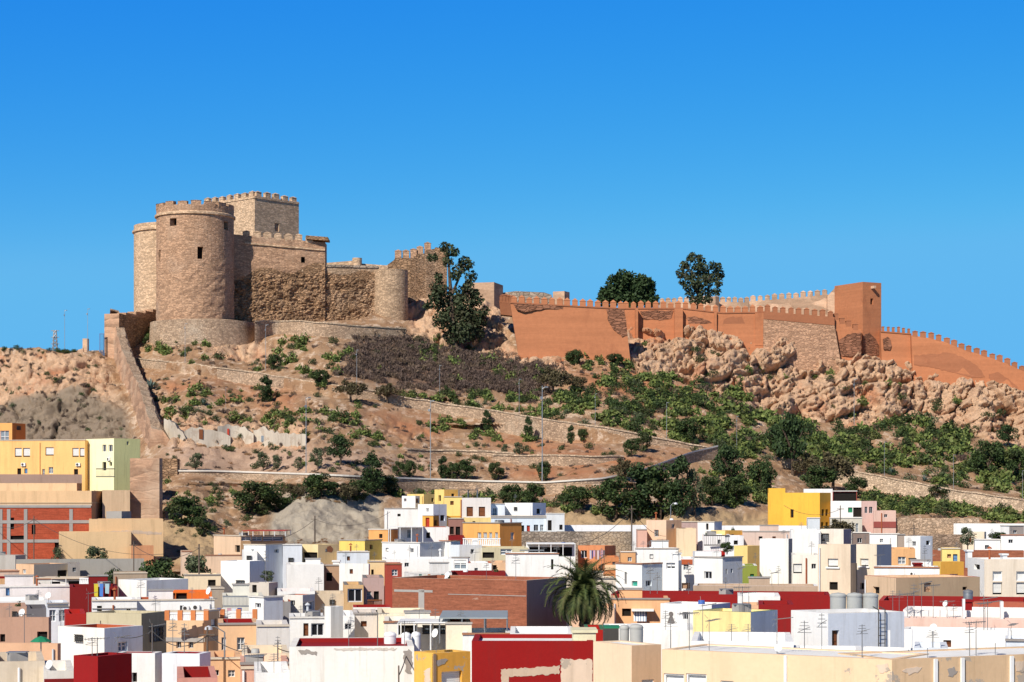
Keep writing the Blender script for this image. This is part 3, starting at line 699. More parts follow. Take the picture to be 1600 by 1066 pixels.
for a, b in ((622, 405), (634, 405), (646, 403), (656, 399), (668, 393)):
    o = link('merlon', mm_b); o.parent = t; o.matrix_parent_inverse = Wm(t).inverted(); o.location = P(a, b, YB+(a-620)*.03-.02)
t, _ = wall_run('low_wall', 'low pale slanting parapet on the skyline between high curtain and broken wall', [(508, 411, 508, 425, Yb+7), (545, 408, 545, 425, Yb+7), (553, 407, 553, 425, Yb+7), (566, 412, 566, 425, Yb+7), (606, 415, 606, 425, Yb+7)], .8, M_castle_light, ext=3)
TT = Vector((K(558)*(Yb+6), Yb+6, 0)); cyl_tower('tiny round pale turret on the skyline above the lower curtain', TT, 7.5/F*(Yb+6), Zof(403.5, Yb+6), Zof(425, Yb+6), M_castle_light, (), par=.3, n=18)
# stone gable house and skyline fragments behind the orange rampart
block('stone_house', 'plain beige stone house with slanting end beside the dark leaning tree', 'house', 724, 772, 786, 441, 475, hillY(760, 470)+6, M_beige, holes=(), par=.2)
wall_run('low_wall', 'long low beige wall on the skyline above the left end of the orange rampart', [(780, 458, 780, 475, 296), (806, 455, 806, 475, 296), (850, 457, 850, 475, 296), (862, 461, 862, 475, 296)], 1, M_greytop)
block('stone_hut', 'small square beige hut on the skyline above the orange rampart', 'hut', 864, 882, 890, 455, 475, 294, M_beige, par=.2)
# orange rampart
mm_r = merlon_mesh('merlon', .72, .6, .6, .36, M_ramp); mm_s = merlon_mesh('merlon', .68, .6, .62, .26, M_beige); mm_r2 = merlon_mesh('merlon', .68, .6, .7, .26, M_ramp2)
def ledge(t, line, mat, dz=-.18, dy=-.12):
    m2 = MB()
    for a, b in zip(line, line[1:]): m2.box(a+Vector((0, dy, dz)), b-a, (0, .3, 0), (0, 0, .16))
    m2.build('string_course', mat, t)
def blotch(t, poly, Yf, mat, name='bare_masonry', lift=.06, seed=1):
    """irregular area of different facing a few centimetres proud of a wall; poly in photo pixels, Yf(px,py) wall depth"""
    mb = MB(); pts = []; r = random.Random(seed); n = len(poly)
    for i in range(n):
        (x0, y0), (x1, y1) = poly[i], poly[(i+1) % n]; k = max(1, int(math.hypot(x1-x0, y1-y0)/4))
        for j in range(k): pts.append((x0+(x1-x0)*j/k+r.uniform(-1, 1), y0+(y1-y0)*j/k+r.uniform(-1, 1)))
    f3 = [P(x, y, Yf(x, y)-lift) for x, y in pts]; b3 = [p+Vector((0, .3, 0)) for p in f3]
    area = sum(pts[i][0]*pts[(i+1) % len(pts)][1]-pts[(i+1) % len(pts)][0]*pts[i][1] for i in range(len(pts)))
    if area > 0: f3.reverse(); b3.reverse()
    mb.face(f3)
    for i in range(len(f3)):
        j = (i+1) % len(f3); mb.face([f3[j], f3[i], b3[i], b3[j]])
    return mb.build(name, mat, t)
Y1 = hillY(900, 553)-1.0; Y2 = hillY(1100, 520)+.5
def bat(Y): return lambda x, y: Y-max(0, (y-480)/F*Y)*.05
t, line = wall_run('rampart', 'tall smooth orange rampart block with pointed battlements and a dark stain at its right end', [(797, 472, 807, 536, Y1+1), (880, 476.5, 886, 553, Y1+.5), (976, 481.5, 985, 564, Y1)], 3, M_ramp, ext=3, cat='rampart')
put_merlons(t, line, .98, mm_r, .03); ledge(t, line, M_ramp2)
blotch(t, [(948, 484), (962, 481.8), (974, 481.8), (978, 500), (980, 523), (972, 526), (958, 515), (949, 498)], lambda x, y: bat(Y1)(x, y), M_rampstain, seed=3)
blotch(t, [(803, 476), (830, 475.5), (886, 478), (884, 484), (850, 483), (820, 488), (806, 482)], lambda x, y: bat(Y1+.6)(x, y)-.05, M_rampstain, seed=4)
t, line = wall_run('rampart_return', 'short orange return wall with battlements at the left end of the rampart', [(780, 470, 781, 480, Y1+8), (800, 472, 801, 482, Y1+4)], 2, M_ramp2, cat='rampart', ext=1)
put_merlons(t, line, 1.0, mm_r2, .03)
t, line = wall_run('rampart', 'long orange rampart on pale crags with patches of bare dark masonry', [(972, 481, 972, 530, Y2+1), (1066, 481, 1066, 530, Y2+.4), (1130, 488, 1130, 530, Y2), (1194, 487, 1194, 545, Y2)], 2, M_ramp, ext=5, cat='rampart')
put_merlons(t, line, 1.0, mm_r, .03); ledge(t, line, M_ramp2)
for k, (a, b, d) in enumerate(((993, 997, .9), (1054, 1067, .8), (1116, 1120, .6), (1180, 1194, .5))):
    m2 = MB(); yt = float(I(a, [(972, 483), (1066, 483), (1130, 490), (1194, 489)])); p = P(a, 540, Y2-d+.2); q = P(b, 540, Y2-d+.2); m2.box(p, q-p, (0, d+.5, 0), (0, 0, Zof(yt, Y2)-p.z)); m2.build('buttress', M_ramp, t)
y2 = lambda x, y: Y2+(1130-min(x, 1130))/158*1.0*.9-.02
blotch(t, [(1000, 486), (1015, 485), (1052, 486), (1050, 497), (1030, 500), (1005, 499)], y2, M_rampstain, seed=5)
blotch(t, [(1072, 497), (1085, 494), (1105, 500), (1112, 505), (1095, 507), (1076, 505)], y2, M_rampstain, seed=6)
blotch(t, [(1128, 516), (1132, 500), (1142, 495), (1158, 496), (1166, 508), (1178, 522), (1160, 527), (1130, 524)], y2, M_ramp2, 'mended_patch', seed=7)
t, line = wall_run('rampart', 'rampart stretch of pale coursed stone under an orange battlemented parapet', [(1193, 499, 1193, 548, Y2-.6), (1304, 509, 1312, 556, Y2-.8)], 2.5, stone('coursed_stone', (.50, .31, .20), (.44, .25, .155), (2.2, 2.2, 6), 3.4, (.25, .15, .1), .2, .5), cat='rampart')
s2 = [(1193, 486.5, 1193, 498.5, Y2-.3), (1304, 495.5, 1304, 508.5, Y2-.5)]
secs = [(P(a, b, Y), P(c, d, Y), P(a, b, Y)+Vector((0, .8, 0)), P(c, d, Y)+Vector((0, .8, 0))) for a, b, c, d, Y in s2]; ribmesh(secs).build('parapet', M_ramp2, t)
put_merlons(t, [sct[0] for sct in secs], 1.0, mm_r2, .03)
Y3 = hillY(1330, 555)-.2
t, line = wall_run('rampart', 'short orange wall stepping down with battlements in front of the square orange tower', [(1302, 497, 1312, 557, Y3), (1311, 499, 1318, 560, Y3), (1312, 504, 1318, 560, Y3), (1321, 504, 1322, 562, Y3), (1322, 508, 1323, 562, Y3), (1331, 508, 1331, 562, Y3), (1332, 513, 1332, 562, Y3), (1346, 515, 1346, 562, Y3)], 1.5, M_ramp, cat='rampart')
for a, b in ((1306, 497), (1316, 504), (1326, 508), (1337, 513.5)):
    o = link('merlon', mm_r2); o.parent = t; o.matrix_parent_inverse = Wm(t).inverted(); o.location = P(a, b, Y3-.02); o.scale = (1, 1, .8)
blotch(t, [(1308, 535), (1325, 522), (1345, 520), (1346, 552), (1330, 557), (1312, 555)], lambda x, y: bat(Y3)(x, y), M_rampstain, seed=8)
t, f, zt, zb = block('square_tower', 'tall plain orange square tower with one slit window at the right end of the fortress', 'tower', 1304, 1348, 1377, 440.5, 562, Y3+1.2, M_ramp, M_ramp, beta=52, holes=[('R', 1360, 466.5, 1364.5, 476, 'o')], par=.4, depth=.8)
p = f.pos('R'); m2 = MB(); u, z, _ = f.hit('R', 1362, 449); slab(p, u-.15, u+.15, z-.2, z+.15, -.2, .75, m2); m2.build('waterspout', M_beige, t)
for poly, fc in (([(1349, 556), (1349, 524), (1358, 520), (1368, 530), (1377, 548), (1377, 556)], 'R'),):
    m2 = MB(); pts = [f.hit(fc, *q) for q in poly]; ff = [p(u, z, .05) for u, z, _ in pts]; m2.face(ff); bb = [p(u, z, -.2) for u, z, _ in pts]
    for i in range(len(ff)): j = (i+1) % len(ff); m2.face([ff[j], ff[i], bb[i], bb[j]])
    m2.build('bare_masonry', M_rampstain, t)
Y4 = hillY(1400, 564)
t, line = wall_run('rampart', 'short orange wall with close set battlements right of the square tower', [(1376, 517, 1378, 572, Y4+.5), (1424, 521, 1428, 575, Y4)], 2, M_ramp, cat='rampart')
put_merlons(t, line, .62, merlon_mesh('merlon', .36, .6, .62, .12, M_ramp2), .02); ledge(t, line, M_ramp2)
blotch(t, [(1380, 530), (1388, 526), (1394, 540), (1390, 548), (1381, 545)], lambda x, y: bat(Y4+.4)(x, y), M_rampstain, seed=9)
t, line = wall_run('rampart', 'long orange rampart descending to the right edge with rounded battlements', [(1424, 524, 1426, 572, Y4-1), (1450, 528, 1450, 575, Y4-1.4), (1475, 534, 1475, 582, Y4-1.8), (1505, 546, 1505, 595, Y4-2.4), (1545, 558, 1545, 607, Y4-3), (1575, 569, 1575, 618, Y4-3.6), (1605, 583, 1605, 630, Y4-4), (1720, 632, 1720, 680, Y4-6)], 2, M_ramp, ext=5, cat='rampart')
put_merlons(t, line, 1.04, merlon_mesh('merlon', .76, .7, .62, .2, M_ramp2), .04)
def y4(x, y):
    Y = float(np.interp(x, [1424, 1450, 1475, 1505, 1545, 1575, 1605], [Y4-1, Y4-1.4, Y4-1.8, Y4-2.4, Y4-3, Y4-3.6, Y4-4])); return Y-(y-float(np.interp(x, [1424, 1450, 1475, 1505, 1545, 1575, 1605], [524, 528, 534, 546, 558, 569, 583])))/F*Y*.05+.02
blotch(t, [(1428, 570), (1428, 556), (1455, 553), (1485, 551), (1508, 560), (1530, 575), (1540, 590), (1520, 590), (1480, 580), (1450, 573)], y4, M_ramp2, 'bare_masonry', seed=10)
blotch(t, [(1545, 585), (1560, 581), (1575, 592), (1590, 605), (1596, 618), (1570, 612), (1548, 600)], y4, M_ramp2, 'bare_masonry', seed=11)
# beige battlemented walls behind the rampart
t, line = wall_run('castle_wall', 'long beige battlemented wall behind the rampart, rising to the square tower', [(1171, 471, 1171, 490, Y3+14), (1240, 466, 1240, 500, Y3+13), (1294, 460, 1294, 500, Y3+12)], 1.2, M_beige); put_merlons(t, line, 1.0, mm_s, .02)
wall_run('castle_wall', 'short slanting beige wall joining the battlements to the square tower', [(1293, 463, 1293, 500, Y3+11), (1306, 449, 1306, 500, Y3+10)], 1, M_beige)
t, line = wall_run('castle_wall', 'low distant beige battlements on the skyline behind the rampart trees', [(1030, 474, 1030, 490, 308), (1105, 471, 1105, 490, 308), (1172, 473, 1172, 490, 308)], 1, M_beige); put_merlons(t, line, .9, mm_s, .02)
block('stone_hut', 'small beige gate hut on the skyline right of the tall eucalyptus', 'hut', 1111, 1118, 1124, 463, 480, 306, M_beige, par=.2)
# old city wall coming down the hill at the left
t, f, zt, zb = block('wall_tower', 'ruined tan wall tower with shaded side at the top of the city wall', 'ruin', 163, 186, 245, 490, 560, hillY(180, 550)-2.5, M_earth, M_castle_rough, beta=27, par=.3, ext=2)
m2 = MB()
for k, (u0, u1, h) in enumerate(((.18, .45, .35), (.45, .7, .75), (.7, .9, 1.1), (.9, 1., 1.5))):
    a = f.C+f.dr*f.b*u0+ZUP*(zt-.05); m2.box(a+f.dl*.05+f.nr*.02, f.dr*f.b*(u1-u0), f.dl*1.3, (0, 0, h))
m2.build('steps', M_castle, t)
t = empty('city_wall', hillP(215, 640), 'old tan rammed earth city wall running steeply down the hill to the lower tower', 'city wall')
cp = [(167, 530, 4.0), (171, 545, 4.4), (176, 560, 3.8), (184, 585, 3.4), (194, 608, 3.2), (204, 632, 3.4), (212, 655, 3.6), (222, 682, 3.0), (230, 702, 2.4)]
cxs = [c[0] for c in cp]; mb = MB(); secs = []
for k in range(70):
    y = 530+(702-530)*k/69; x = float(np.interp(y, [c[1] for c in cp], cxs)); h = float(np.interp(y, [c[1] for c in cp], [c[2] for c in cp]))
    b = hillP(x, y); j = noise.noise(Vector((k*.31, 3, 1)))*.55
    e = noise.noise(Vector((k*.5, 9, 1)))*.25
    tl = b+Vector((.45+e*.4, -.1, h+j)); tr = b+Vector((1.5+e+noise.noise(Vector((k*.6, 1, 5)))*.25, .3, h+j-.25)); br = b+Vector((2.5, -.2, 1.0)); bl = b-ZUP*2.5
    secs.append((bl, tl, tr, br, br-ZUP*3))
for p, q in zip(secs, secs[1:]):
    mb.face([p[0], p[1], q[1], q[0]][::-1], 0); mb.face([p[1], p[2], q[2], q[1]][::-1], 1); mb.face([p[2], p[3], q[3], q[2]][::-1], 1); mb.face([p[3], p[4], q[4], q[3]][::-1], 1)
e = secs[-1]; mb.face([e[0], e[4], e[3], e[2], e[1]], 0); mb.build('wall', [M_earth, M_rubble], t)
block('square_tower', 'low square rammed earth tower at the foot of the old city wall', 'tower', 203, 249, 254, 716, 803, 184, M_earth, par=.3, beta=20, ext=3)
wall_run('low_wall', 'short brown stub of wall right of the low rammed earth tower', [(252, 716, 252, 742, hillY(265, 742)-1), (277, 717, 277, 742, hillY(265, 742)-1)], 1.5, M_castle_rough, ext=1, cat='ruined wall')
# whitewashed cave dwellings
M_lime = plaster((.52, .46, .38), .9, .5, name='limewash')
def cave(label, top, bot, ops=()):
    n = max(8, int((top[-1][0]-top[0][0])/2)); secs = ribbon([(x, y+(float(I(x, bot))-y)*.1) for x, y in top], bot, n, lambda x, a, b: hillY(x, (a+b)/2)-1.6, 3.8, drop=2)
    for k, sct in enumerate(secs):
        for q in (0, 2): sct[q].z += noise.noise(sct[q]*1.3)*.35
        sct[2].z -= .3
    t = empty('cave_house', secs[n//2][1], label, 'cave house'); ribmesh(secs).build('facade', M_lime, t)
    for x0, y0, x1, y1, m in ops:
        Y = hillY((x0+x1)/2, (float(I(x0, top))+float(I(x0, bot)))/2)-1.95; m2 = MB(); a = P(x0, y1, Y); b = P(x1, y1, Y); m2.box(a, b-a, (0, .9, 0), (0, 0, Zof(y0, Y)-a.z)); m2.build('door' if y1-y0 > (x1-x0) else 'window', m, t)
cave('whitewashed cave house front beside the old city wall, sloping to the right', [(256, 652), (268, 654), (280, 668), (290, 684)], [(256, 688), (290, 692)])
cave('low whitewashed cave wall with a small brown door below the fortress', [(288, 672), (300, 664), (330, 668), (360, 680)], [(288, 690), (360, 694)], [(311, 671, 317, 686, M_wood), (300, 671, 304, 677, M_dark)])
cave('whitewashed cave house with one red and one orange door under the cactus', [(340, 664), (352, 660), (382, 664), (396, 676)], [(340, 694), (396, 698)], [(350, 670, 358, 690, M_reddoor), (374, 674, 379, 691, flat(ORA))])
cave('pale ruined cave house with a square dark opening right of the red door', [(396, 670), (410, 666), (440, 676), (478, 678)], [(396, 694), (478, 696)], [(408, 681, 420, 690, M_glass)])
# ------------------------------------------------------------------ the town
HOUSES = {}; HPX = {}
BLANK = {'whitelarge', 'bigbrick', 'redfore', 'redfore2', 'bigwhite', 'whitebox', 'redbig', 'redcube', 'darkred', 'yellowcube', 'peachlong', 'peachcorner', 'peachright', 'retain1', 'retain0', 'beigebig', 'beigelow', 'orangepatch', 'greybox', 'whiteblank', 'redlong', 'redstep', 'redR', 'whitestrip', 'peachstrip', 'pinkband', 'pinkband2', 'whiteledge', 'whiteterr2', 'maroonbar', 'redparapet', 'yellowtall', 'golden', 'goldentop', 'hut', 'stainedlow', 'whitefar', 'slateyard', 'stripeblock', 'orangewall', 'redtiles', 'whiteslope', 'whiteterr', 'pillar', 'creamband', 'pinkbottom', 'creamB', 'bluegrey'}
def house(key, label, xl, xc, xr, yt, Y, col, opts=(), col2=None, roof=None, yb=None, par=.35, peel=0., beta=None, dep=4.5, dirt=None, mat=None, mat2=None, sill=False, band=None, cat='house', name='town_house', rim=None, chim=0, turn=None):
    f = Frame(xl, xc, xr, Y, beta, dep, turn); zt = Zof(yt, Y)
    h0 = random.Random(key+'w'); opts = list(opts)
    if cat == 'house' and key not in BLANK and Y > 72:
        for face, xa, xb in (('L', xl, xc), ('R', xc, xr)):
            xa, xb = max(xa, 4), min(xb, 1596)
            if xb-xa < 18 or any(o[0] == face for o in opts) or h0.random() > .72: continue
            ws = 900/Y; n = 1 if xb-xa < 45 or h0.random() < .45 else 2
            for k in range(n):
                x = xa+(xb-xa)*((k+.5)/n+h0.uniform(-.16, .16)); y = yt+ws*h0.uniform(.9, 1.3); wv, hv = ws*h0.uniform(.75, 1.1), ws*h0.uniform(.9, 1.25)
                opts.append((face, x-wv/2, y, x+wv/2, y+hv, h0.choice('ddodwsib')))
    zb = (groundZ(Y)-.5) if yb is None else Zof(yb, Y)-2.5
    if yb is None and Y > 163: zb = Zof(880, Y)
    t = empty(name, f.C+ZUP*zb, label, cat, kind='thing'); HOUSES[key] = (t, f, zt, label); HPX[key] = (xl, xc, xr, yt, par)
    dirt = (.46 if sum(col)/3 > .6 else .52) if dirt is None else dirt
    m1 = mat or plaster(col, dirt, peel); m2_ = mat2 or (plaster(col2, dirt, peel) if col2 else m1)  # on many houses col2 paints the side's shade into its colour
    mb = MB(); fills = []
    for face in 'LR':
        hs = []; ks = []
        for h in opts:
            if h[0] != face: continue
            q = f.rect(face, *h[1:5])
            if q[1]-q[0] < .12 or q[3]-q[2] < .12: continue
            q = (q[0], q[1], max(q[2], zb+.1), min(q[3], zt-.05))
            hs.append(q); ks.append(h[5])
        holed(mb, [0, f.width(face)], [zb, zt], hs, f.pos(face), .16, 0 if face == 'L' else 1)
        fills += [(face, h, k) for h, k in zip(hs, ks)]
    A = f.C; B = A+f.dl*f.a; E = A+f.dr*f.b; G = B+f.dr*f.b; dl, dr = f.dl, f.dr
    mb.face([E+ZUP*zb, G+ZUP*zb, G+ZUP*zt, E+ZUP*zt], 0); mb.face([G+ZUP*zb, B+ZUP*zb, B+ZUP*zt, G+ZUP*zt], 0)
    th = min(.2, f.a*.2, f.b*.2); ins = [A+dl*th+dr*th, E+dl*th-dr*th, G-dl*th-dr*th, B-dl*th+dr*th]; out = [A, E, G, B]
    for i in range(4):
        j = (i+1) % 4
        mb.face([out[i]+ZUP*zt, out[j]+ZUP*zt, ins[j]+ZUP*zt, ins[i]+ZUP*zt], 2)
        mb.face([ins[i]+ZUP*zt, ins[j]+ZUP*zt, ins[j]+ZUP*(zt-par), ins[i]+ZUP*(zt-par)], 3)
    rmat = plaster(roof, .4) if roof else m1
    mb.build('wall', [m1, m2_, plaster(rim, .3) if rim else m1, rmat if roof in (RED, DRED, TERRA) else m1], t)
    rf = MB(); rf.face([p+ZUP*(zt-par+.01) for p in ins]); rf.build('roof', rmat, t)
    for face, h, k in fills:
        opening(t, f.pos(face), h, k, .16)
        if sill and k in 'dsw':
            s2 = MB(); slab(f.pos(face), h[0]-.1, h[1]+.1, h[2]-.09, h[2]-.002, -.1, .09, s2); s2.build('sill', M_white, t)
    if band:
        for face in 'LR':
            wd = f.width(face)
            if (face == 'L' and xc-xl < 2) or (face == 'R' and xr-xc < 2): continue
            s2 = MB(); slab(f.pos(face), 0, wd, zt-band[0]-band[1], zt-band[0], -.05, .05, s2); s2.build('string_course', plaster(band[2], .3), t)
    if cat == 'house' and h0.random() < .3 and 84 < Y < 160 and f.a > 2.2 and f.b > 1.8 and key not in ('whitebox', 'yellowcube', 'whitelarge', 'greenroom', 'maroonbar', 'redlong'):
        q = A+dl*f.a*h0.uniform(.25, .7)+dr*f.b*.5+ZUP*(zt-par); sx, sy, hz = min(f.a*.4, h0.uniform(1, 1.9)), min(f.b*.4, 1.3), par+h0.uniform(.25, .6); s2 = MB(); s2.cbox(q, sx, sy, hz, 0, -(R(90)-f.phi) if 0 else f.phi*-1+0); s2.cbox(q+ZUP*(hz+.002), sx+.1, sy+.1, .05, 1, f.phi*-1); s2.build('stair_room', [m1, M_cement], t)
    hr = random.Random(key); roll = hr.random()
    if cat == 'house' and roll < .5 and not rim and key not in BLANK:
        cm = plaster(hr.choice([(.42, .38, .34), (.60, .52, .42), (.36, .17, .10), (.66, .63, .58), (.30, .27, .25)]), .3)
        for face in 'LR':
            wd = f.width(face)
            if (face == 'L' and xc-xl < 2) or (face == 'R' and xr-xc < 2): continue
            s2 = MB(); slab(f.pos(face), -.03, wd+.03, zt+.002, zt+.07, -.24, .06, s2); s2.build('coping', cm, t)
    if cat == 'house' and hr.random() < .45 and key not in BLANK:
        face = 'L' if xc-xl >= 8 else 'R'; wd = f.width(face)
        if wd > 1.5:
            u = wd*hr.choice([.06, .94, hr.uniform(.3, .7)])
            if not any(h[0]-.15 < u < h[1]+.15 for fc, h, k in fills if fc == face):
                s2 = MB(); pp = f.pos(face); s2.tube(pp(u, zb, .06), pp(u, zt-.2, .06), .045, .045, 6); s2.build('drain_pipe', hr.choice([M_white, M_alu, M_rust, m1]), t)
    for k in range(chim):
        c = A+dl*f.a*(.25+.4*k)+dr*f.b*.55; s2 = MB(); s2.cbox(c+ZUP*(zt-par), .5, .5, 1.1, 0, f.phi); s2.cbox(c+ZUP*(zt-par+1.12), .7, .7, .1, 0, f.phi); s2.build('chimney', m1, t)
    return t, f, zt
H = house
# ---- far left, under the city wall
H('orangestub', 'orange two storey house end with a white window at the left edge', -12, 19, 40, 661, 193, (.72, .36, .12), [('L', 0, 673, 14, 692, 'w')], (.55, .19, .05), yb=745)
H('yellowrow', 'long yellow orange house row with white windows and wall mounted air conditioners', -14, 133, 133, 688, 191, (.86, .50, .19), [('L', 23, 700, 34, 714, 's'), ('L', 36, 700, 47, 714, 's'), ('L', 71, 699, 84, 712, 's'), ('L', 113, 700, 123, 714, 's'), ('L', 124.5, 700, 132, 714, 's'), ('L', 27, 732, 33, 744, 'o'), ('L', 38, 732, 43, 740, 'x'), ('L', 76, 730, 83, 740, 'w'), ('L', 115.5, 733, 122, 748, 'o'), ('L', 66, 733, 70, 744, 'n' if 0 else 'w')], yb=748, dep=9, turn=10)
H('paleyellow', 'pale lemon yellow house with paired orange framed windows and an iron balcony', 132, 178, 219, 685, 189, (.88, .83, .52), [('L', 160, 695, 166, 706, 'd'), ('L', 169.5, 695, 176, 706, 'd'), ('L', 160, 722, 166, 735, 'o'), ('L', 171, 722, 175, 728, 'o')], (.84, .80, .36), yb=765, beta=54)
H('retain1', 'long beige stepped retaining building with flat bands below the yellow row', -14, 143, 160, 767, 181, (.68, .46, .26), (), (.50, .30, .17), yb=805, band=(1.0, .12, TAN), name='terrace_block')
H('retain0', 'low beige parapet block in front of the yellow row garden wall', -14, 120, 128, 755, 184, (.68, .47, .28), (), (.56, .28, .14), yb=790, name='terrace_block')
H('ruinwall', 'pale beige yard wall with drawings left of the rammed earth tower', 160, 203, 203, 766, 183, (.62, .44, .28), (), yb=800, dep=2, name='yard_wall', cat='wall')
H('gardenwall', 'low brown block garden wall in front of the yellow house row', -14, 128, 128, 741.5, 188, (.40, .27, .21), (), yb=755, dep=1.5, name='garden_wall', cat='wall', dirt=.5)
H('brickleft', 'unfinished red hollow brick building with concrete frame and black window holes', -14, 143, 143, 790, 172, ORED, [('L', 14.5, 809, 22, 827, 'o'), ('L', 49.5, 820, 55.5, 835, 'o'), ('L', 15.5, 837, 38, 849, 'o'), ('L', 85.5, 846, 92, 861, 'o')], mat=M_brick2, yb=875, dep=6, name='brick_building')
t, f, zt, _ = HOUSES['brickleft']
m2 = MB(); p = f.pos('L')
for y in (791, 815.5, 845.5): u, z, _ = f.hit('L', 60, y); slab(p, .05, f.a-.05, z-.13, z+.13, -.05, .05, m2)
for x in (1, 13.5, 40, 111): u, z, _ = f.hit('L', x, 800); slab(p, u-.14, u+.14, zt-6, zt-.3, -.05, .04, m2)
m2.build('concrete_frame', M_cement, t)
H('beigebig', 'large blank beige rendered building with vertical dirt streaks below the rammed earth tower', 139, 255, 255, 811, 169, (.64, .44, .25), (), yb=890, dirt=.55, dep=5, name='terrace_block')
H('beigelow', 'long low beige wall block in front of the streaked beige building', 92, 205, 205, 831, 166.5, (.66, .46, .26), (), yb=890, dep=3, name='terrace_block')
H('orangepatch', 'low orange brown wall block beside the beige walls and tan rock', 205, 240, 240, 853, 166, (.52, .25, .13), (), yb=890, dep=2, name='terrace_block')
H('greybox', 'small grey cement block room on the beige building', 166, 190, 205, 799, 174, GREY, (), yb=815, dep=3, name='roof_room', cat='roof room')
H('greywall', 'long grey concrete block wall above the dark green bushes', 25, 225, 225, 873, 158, (.33, .31, .28), (), dep=.4, dirt=.6, name='block_wall', cat='wall')
H('greywall2', 'short stained pale block wall at the left edge under the brick building', -14, 24, 40, 868, 160, (.42, .39, .36), (), dep=2, dirt=.6, name='block_wall', cat='wall')
# ---- left middle
H('peachcream', 'cream and peach house with a dark terrace corner under the grey block wall', 25, 53, 106, 882, 150, PEACH, [('R', 90, 891, 105, 902, 'o')], (.60, .50, .38), beta=50)
H('greyside', 'grey side of a small house between the cream house and the block wall', 106, 125, 125, 881, 152, (.30, .27, .25), ())
H('whiteshed', 'low white roof house with a black open front and a pale water tank', 57, 125, 125, 905, 138, OFFW, [('L', 79, 909, 94, 920, 'o'), ('L', 107, 908, 124, 917, 'o')], roof=CREAM)
H('orangeleft', 'small orange house with a narrow orange door at the left edge', -14, 33, 33, 904, 133, (.62, .36, .18), [('L', 27, 906, 31, 917, 'b')], roof=RED)
H('pinkwhite', 'long pinkish white house with a tall blue door and dark ledge lines', -14, 110, 110, 917, 121, (.72, .66, .64), [('L', 9, 908.5, 15, 931, 'x')], band=(1.15, .08, DGREY), roof=OFFW)
H('pinkwhite2', 'lower white terrace block in front of the pinkish white house', -14, 75, 75, 938, 116, WHITE, ())
H('darkred', 'dark red terrace wall with an antenna beside the white balustrade', 109, 184, 184, 917, 119, DRED, (), dirt=.2)
H('whitebox', 'clean white cube house with bright left face above the dark red wall', 185, 229, 294, 907, 121, WHITE, (), beta=48)
H('orangewall', 'orange terrace room with a dark opening behind the long white house', 255, 331, 331, 925, 113, (.70, .17, .03), [('L', 256, 926, 274, 938, 'b'), ('L', 275, 926, 292, 938, 'o')], dep=3)
H('longwhite', 'long low white house with two air conditioners on its wall', 213, 335, 335, 938, 109, WHITE, (), roof=TERRA)
H('whiterail', 'white terrace wall of panelled balustrades above the olive house', 144, 214, 214, 939, 105, WHITE, (), band=(.35, .05, GREY))
H('pinkbrick', 'low brownish pink wall with a dark slate yard at the left edge', -14, 42, 42, 948, 108, (.48, .30, .22), ())
H('slateyard', 'dark slate coloured yard wall behind the brownish pink arched house', 42, 73, 73, 951, 107, (.13, .12, .13), ())
H('bluewhite', 'narrow bluish white house with a tall double window and a flower ledge', 74, 107, 107, 944, 104, (.68, .70, .74), [('L', 77, 953, 87, 971, 'w'), ('L', 92, 953, 102, 971, 'w')], band=(.05, .1, DGREY))
H('archhouse', 'brownish pink house with arched windows and a dirty top at the left', -14, 76, 80, 965, 95, (.44, .265, .19), [('L', 0, 991, 8, 1003, 'o'), ('L', 58, 987, 74, 997, 'o')], dirt=.5, roof=GREY)
H('redcube', 'small bright red cube room beside the olive house', 103, 134, 134, 959, 98, (.40, .02, .015), ())
H('olive', 'olive grey house with a barred window on its shaded side', 135, 221, 260, 959, 92, (.50, .44, .30), [('R', 234, 980, 253, 1001, 'i')], (.30, .26, .18), beta=30)
H('creamblue', 'cream white house with a pale blue front and one shaded window', 91, 163, 223, 982, 83, (.78, .74, .68), [('R', 185, 1003, 199, 1017, 'w')], (.62, .71, .80), beta=45, roof=TERRA)
H('peachrail', 'peach house with an orange piered balustrade and two tall grey framed windows', 260, 318, 343, 957, 88, (.66, .46, .29), [('L', 275.5, 997, 283, 1013, 'd'), ('L', 294.5, 997, 302, 1013, 'd')], (.66, .44, .26), band=(1.1, .18, GREY), beta=25)
H('peach2', 'peach orange house front with a street lamp and tall white framed windows', 342, 404, 404, 976, 84, (.68, .43, .25), [('L', 346, 996, 353, 1016, 'w'), ('L', 370, 996, 382, 1016, 'w')], roof=RED)
H('peachleft', 'peach house under a green awning at the left edge', -14, 90, 95, 1006, 76, (.66, .40, .25), [('L', 55, 1024, 75, 1029, 'i')], beta=20)
H('dirtyleft', 'dirty cream wall block in the lower left corner', -14, 70, 70, 1033, 68, (.62, .52, .40), (), dirt=.6)
H('stripeblock', 'low white block with dark red stripes left of the big red cube', 69, 116, 116, 1048, 66, OFFW, (), band=(.25, .35, DRED))
H('redbig', 'big bright red cube house at the lower left with an orange antenna', 115, 153, 206, 1026, 64, (.26, .008, .009), (), beta=42, dirt=.3)
H('whitestreak', 'white house with red roof edges and a dark drain stripe behind the red cube', 180, 242, 253, 1021, 72, (.74, .72, .70), [('L', 206, 1051, 214, 1066, 'o')], OFFW, roof=RED)
H('whitered', 'blank bluish white house with a red roof line beside the drain stripe', 253, 312, 329, 1022, 71, (.74, .76, .80), (), roof=RED, beta=20)
H('peachfront', 'orange peach lower storey with small window grilles under the peach houses', 328, 378, 378, 1030, 77, (.70, .42, .24), [('L', 334, 1047, 342, 1056, 'd'), ('L', 356, 1047, 367, 1058, 'w')])
H('pinkbottom', 'low pink wall with a red roof at the bottom edge', 278, 340, 340, 1059, 63, (.60, .28, .22), (), roof=RED)
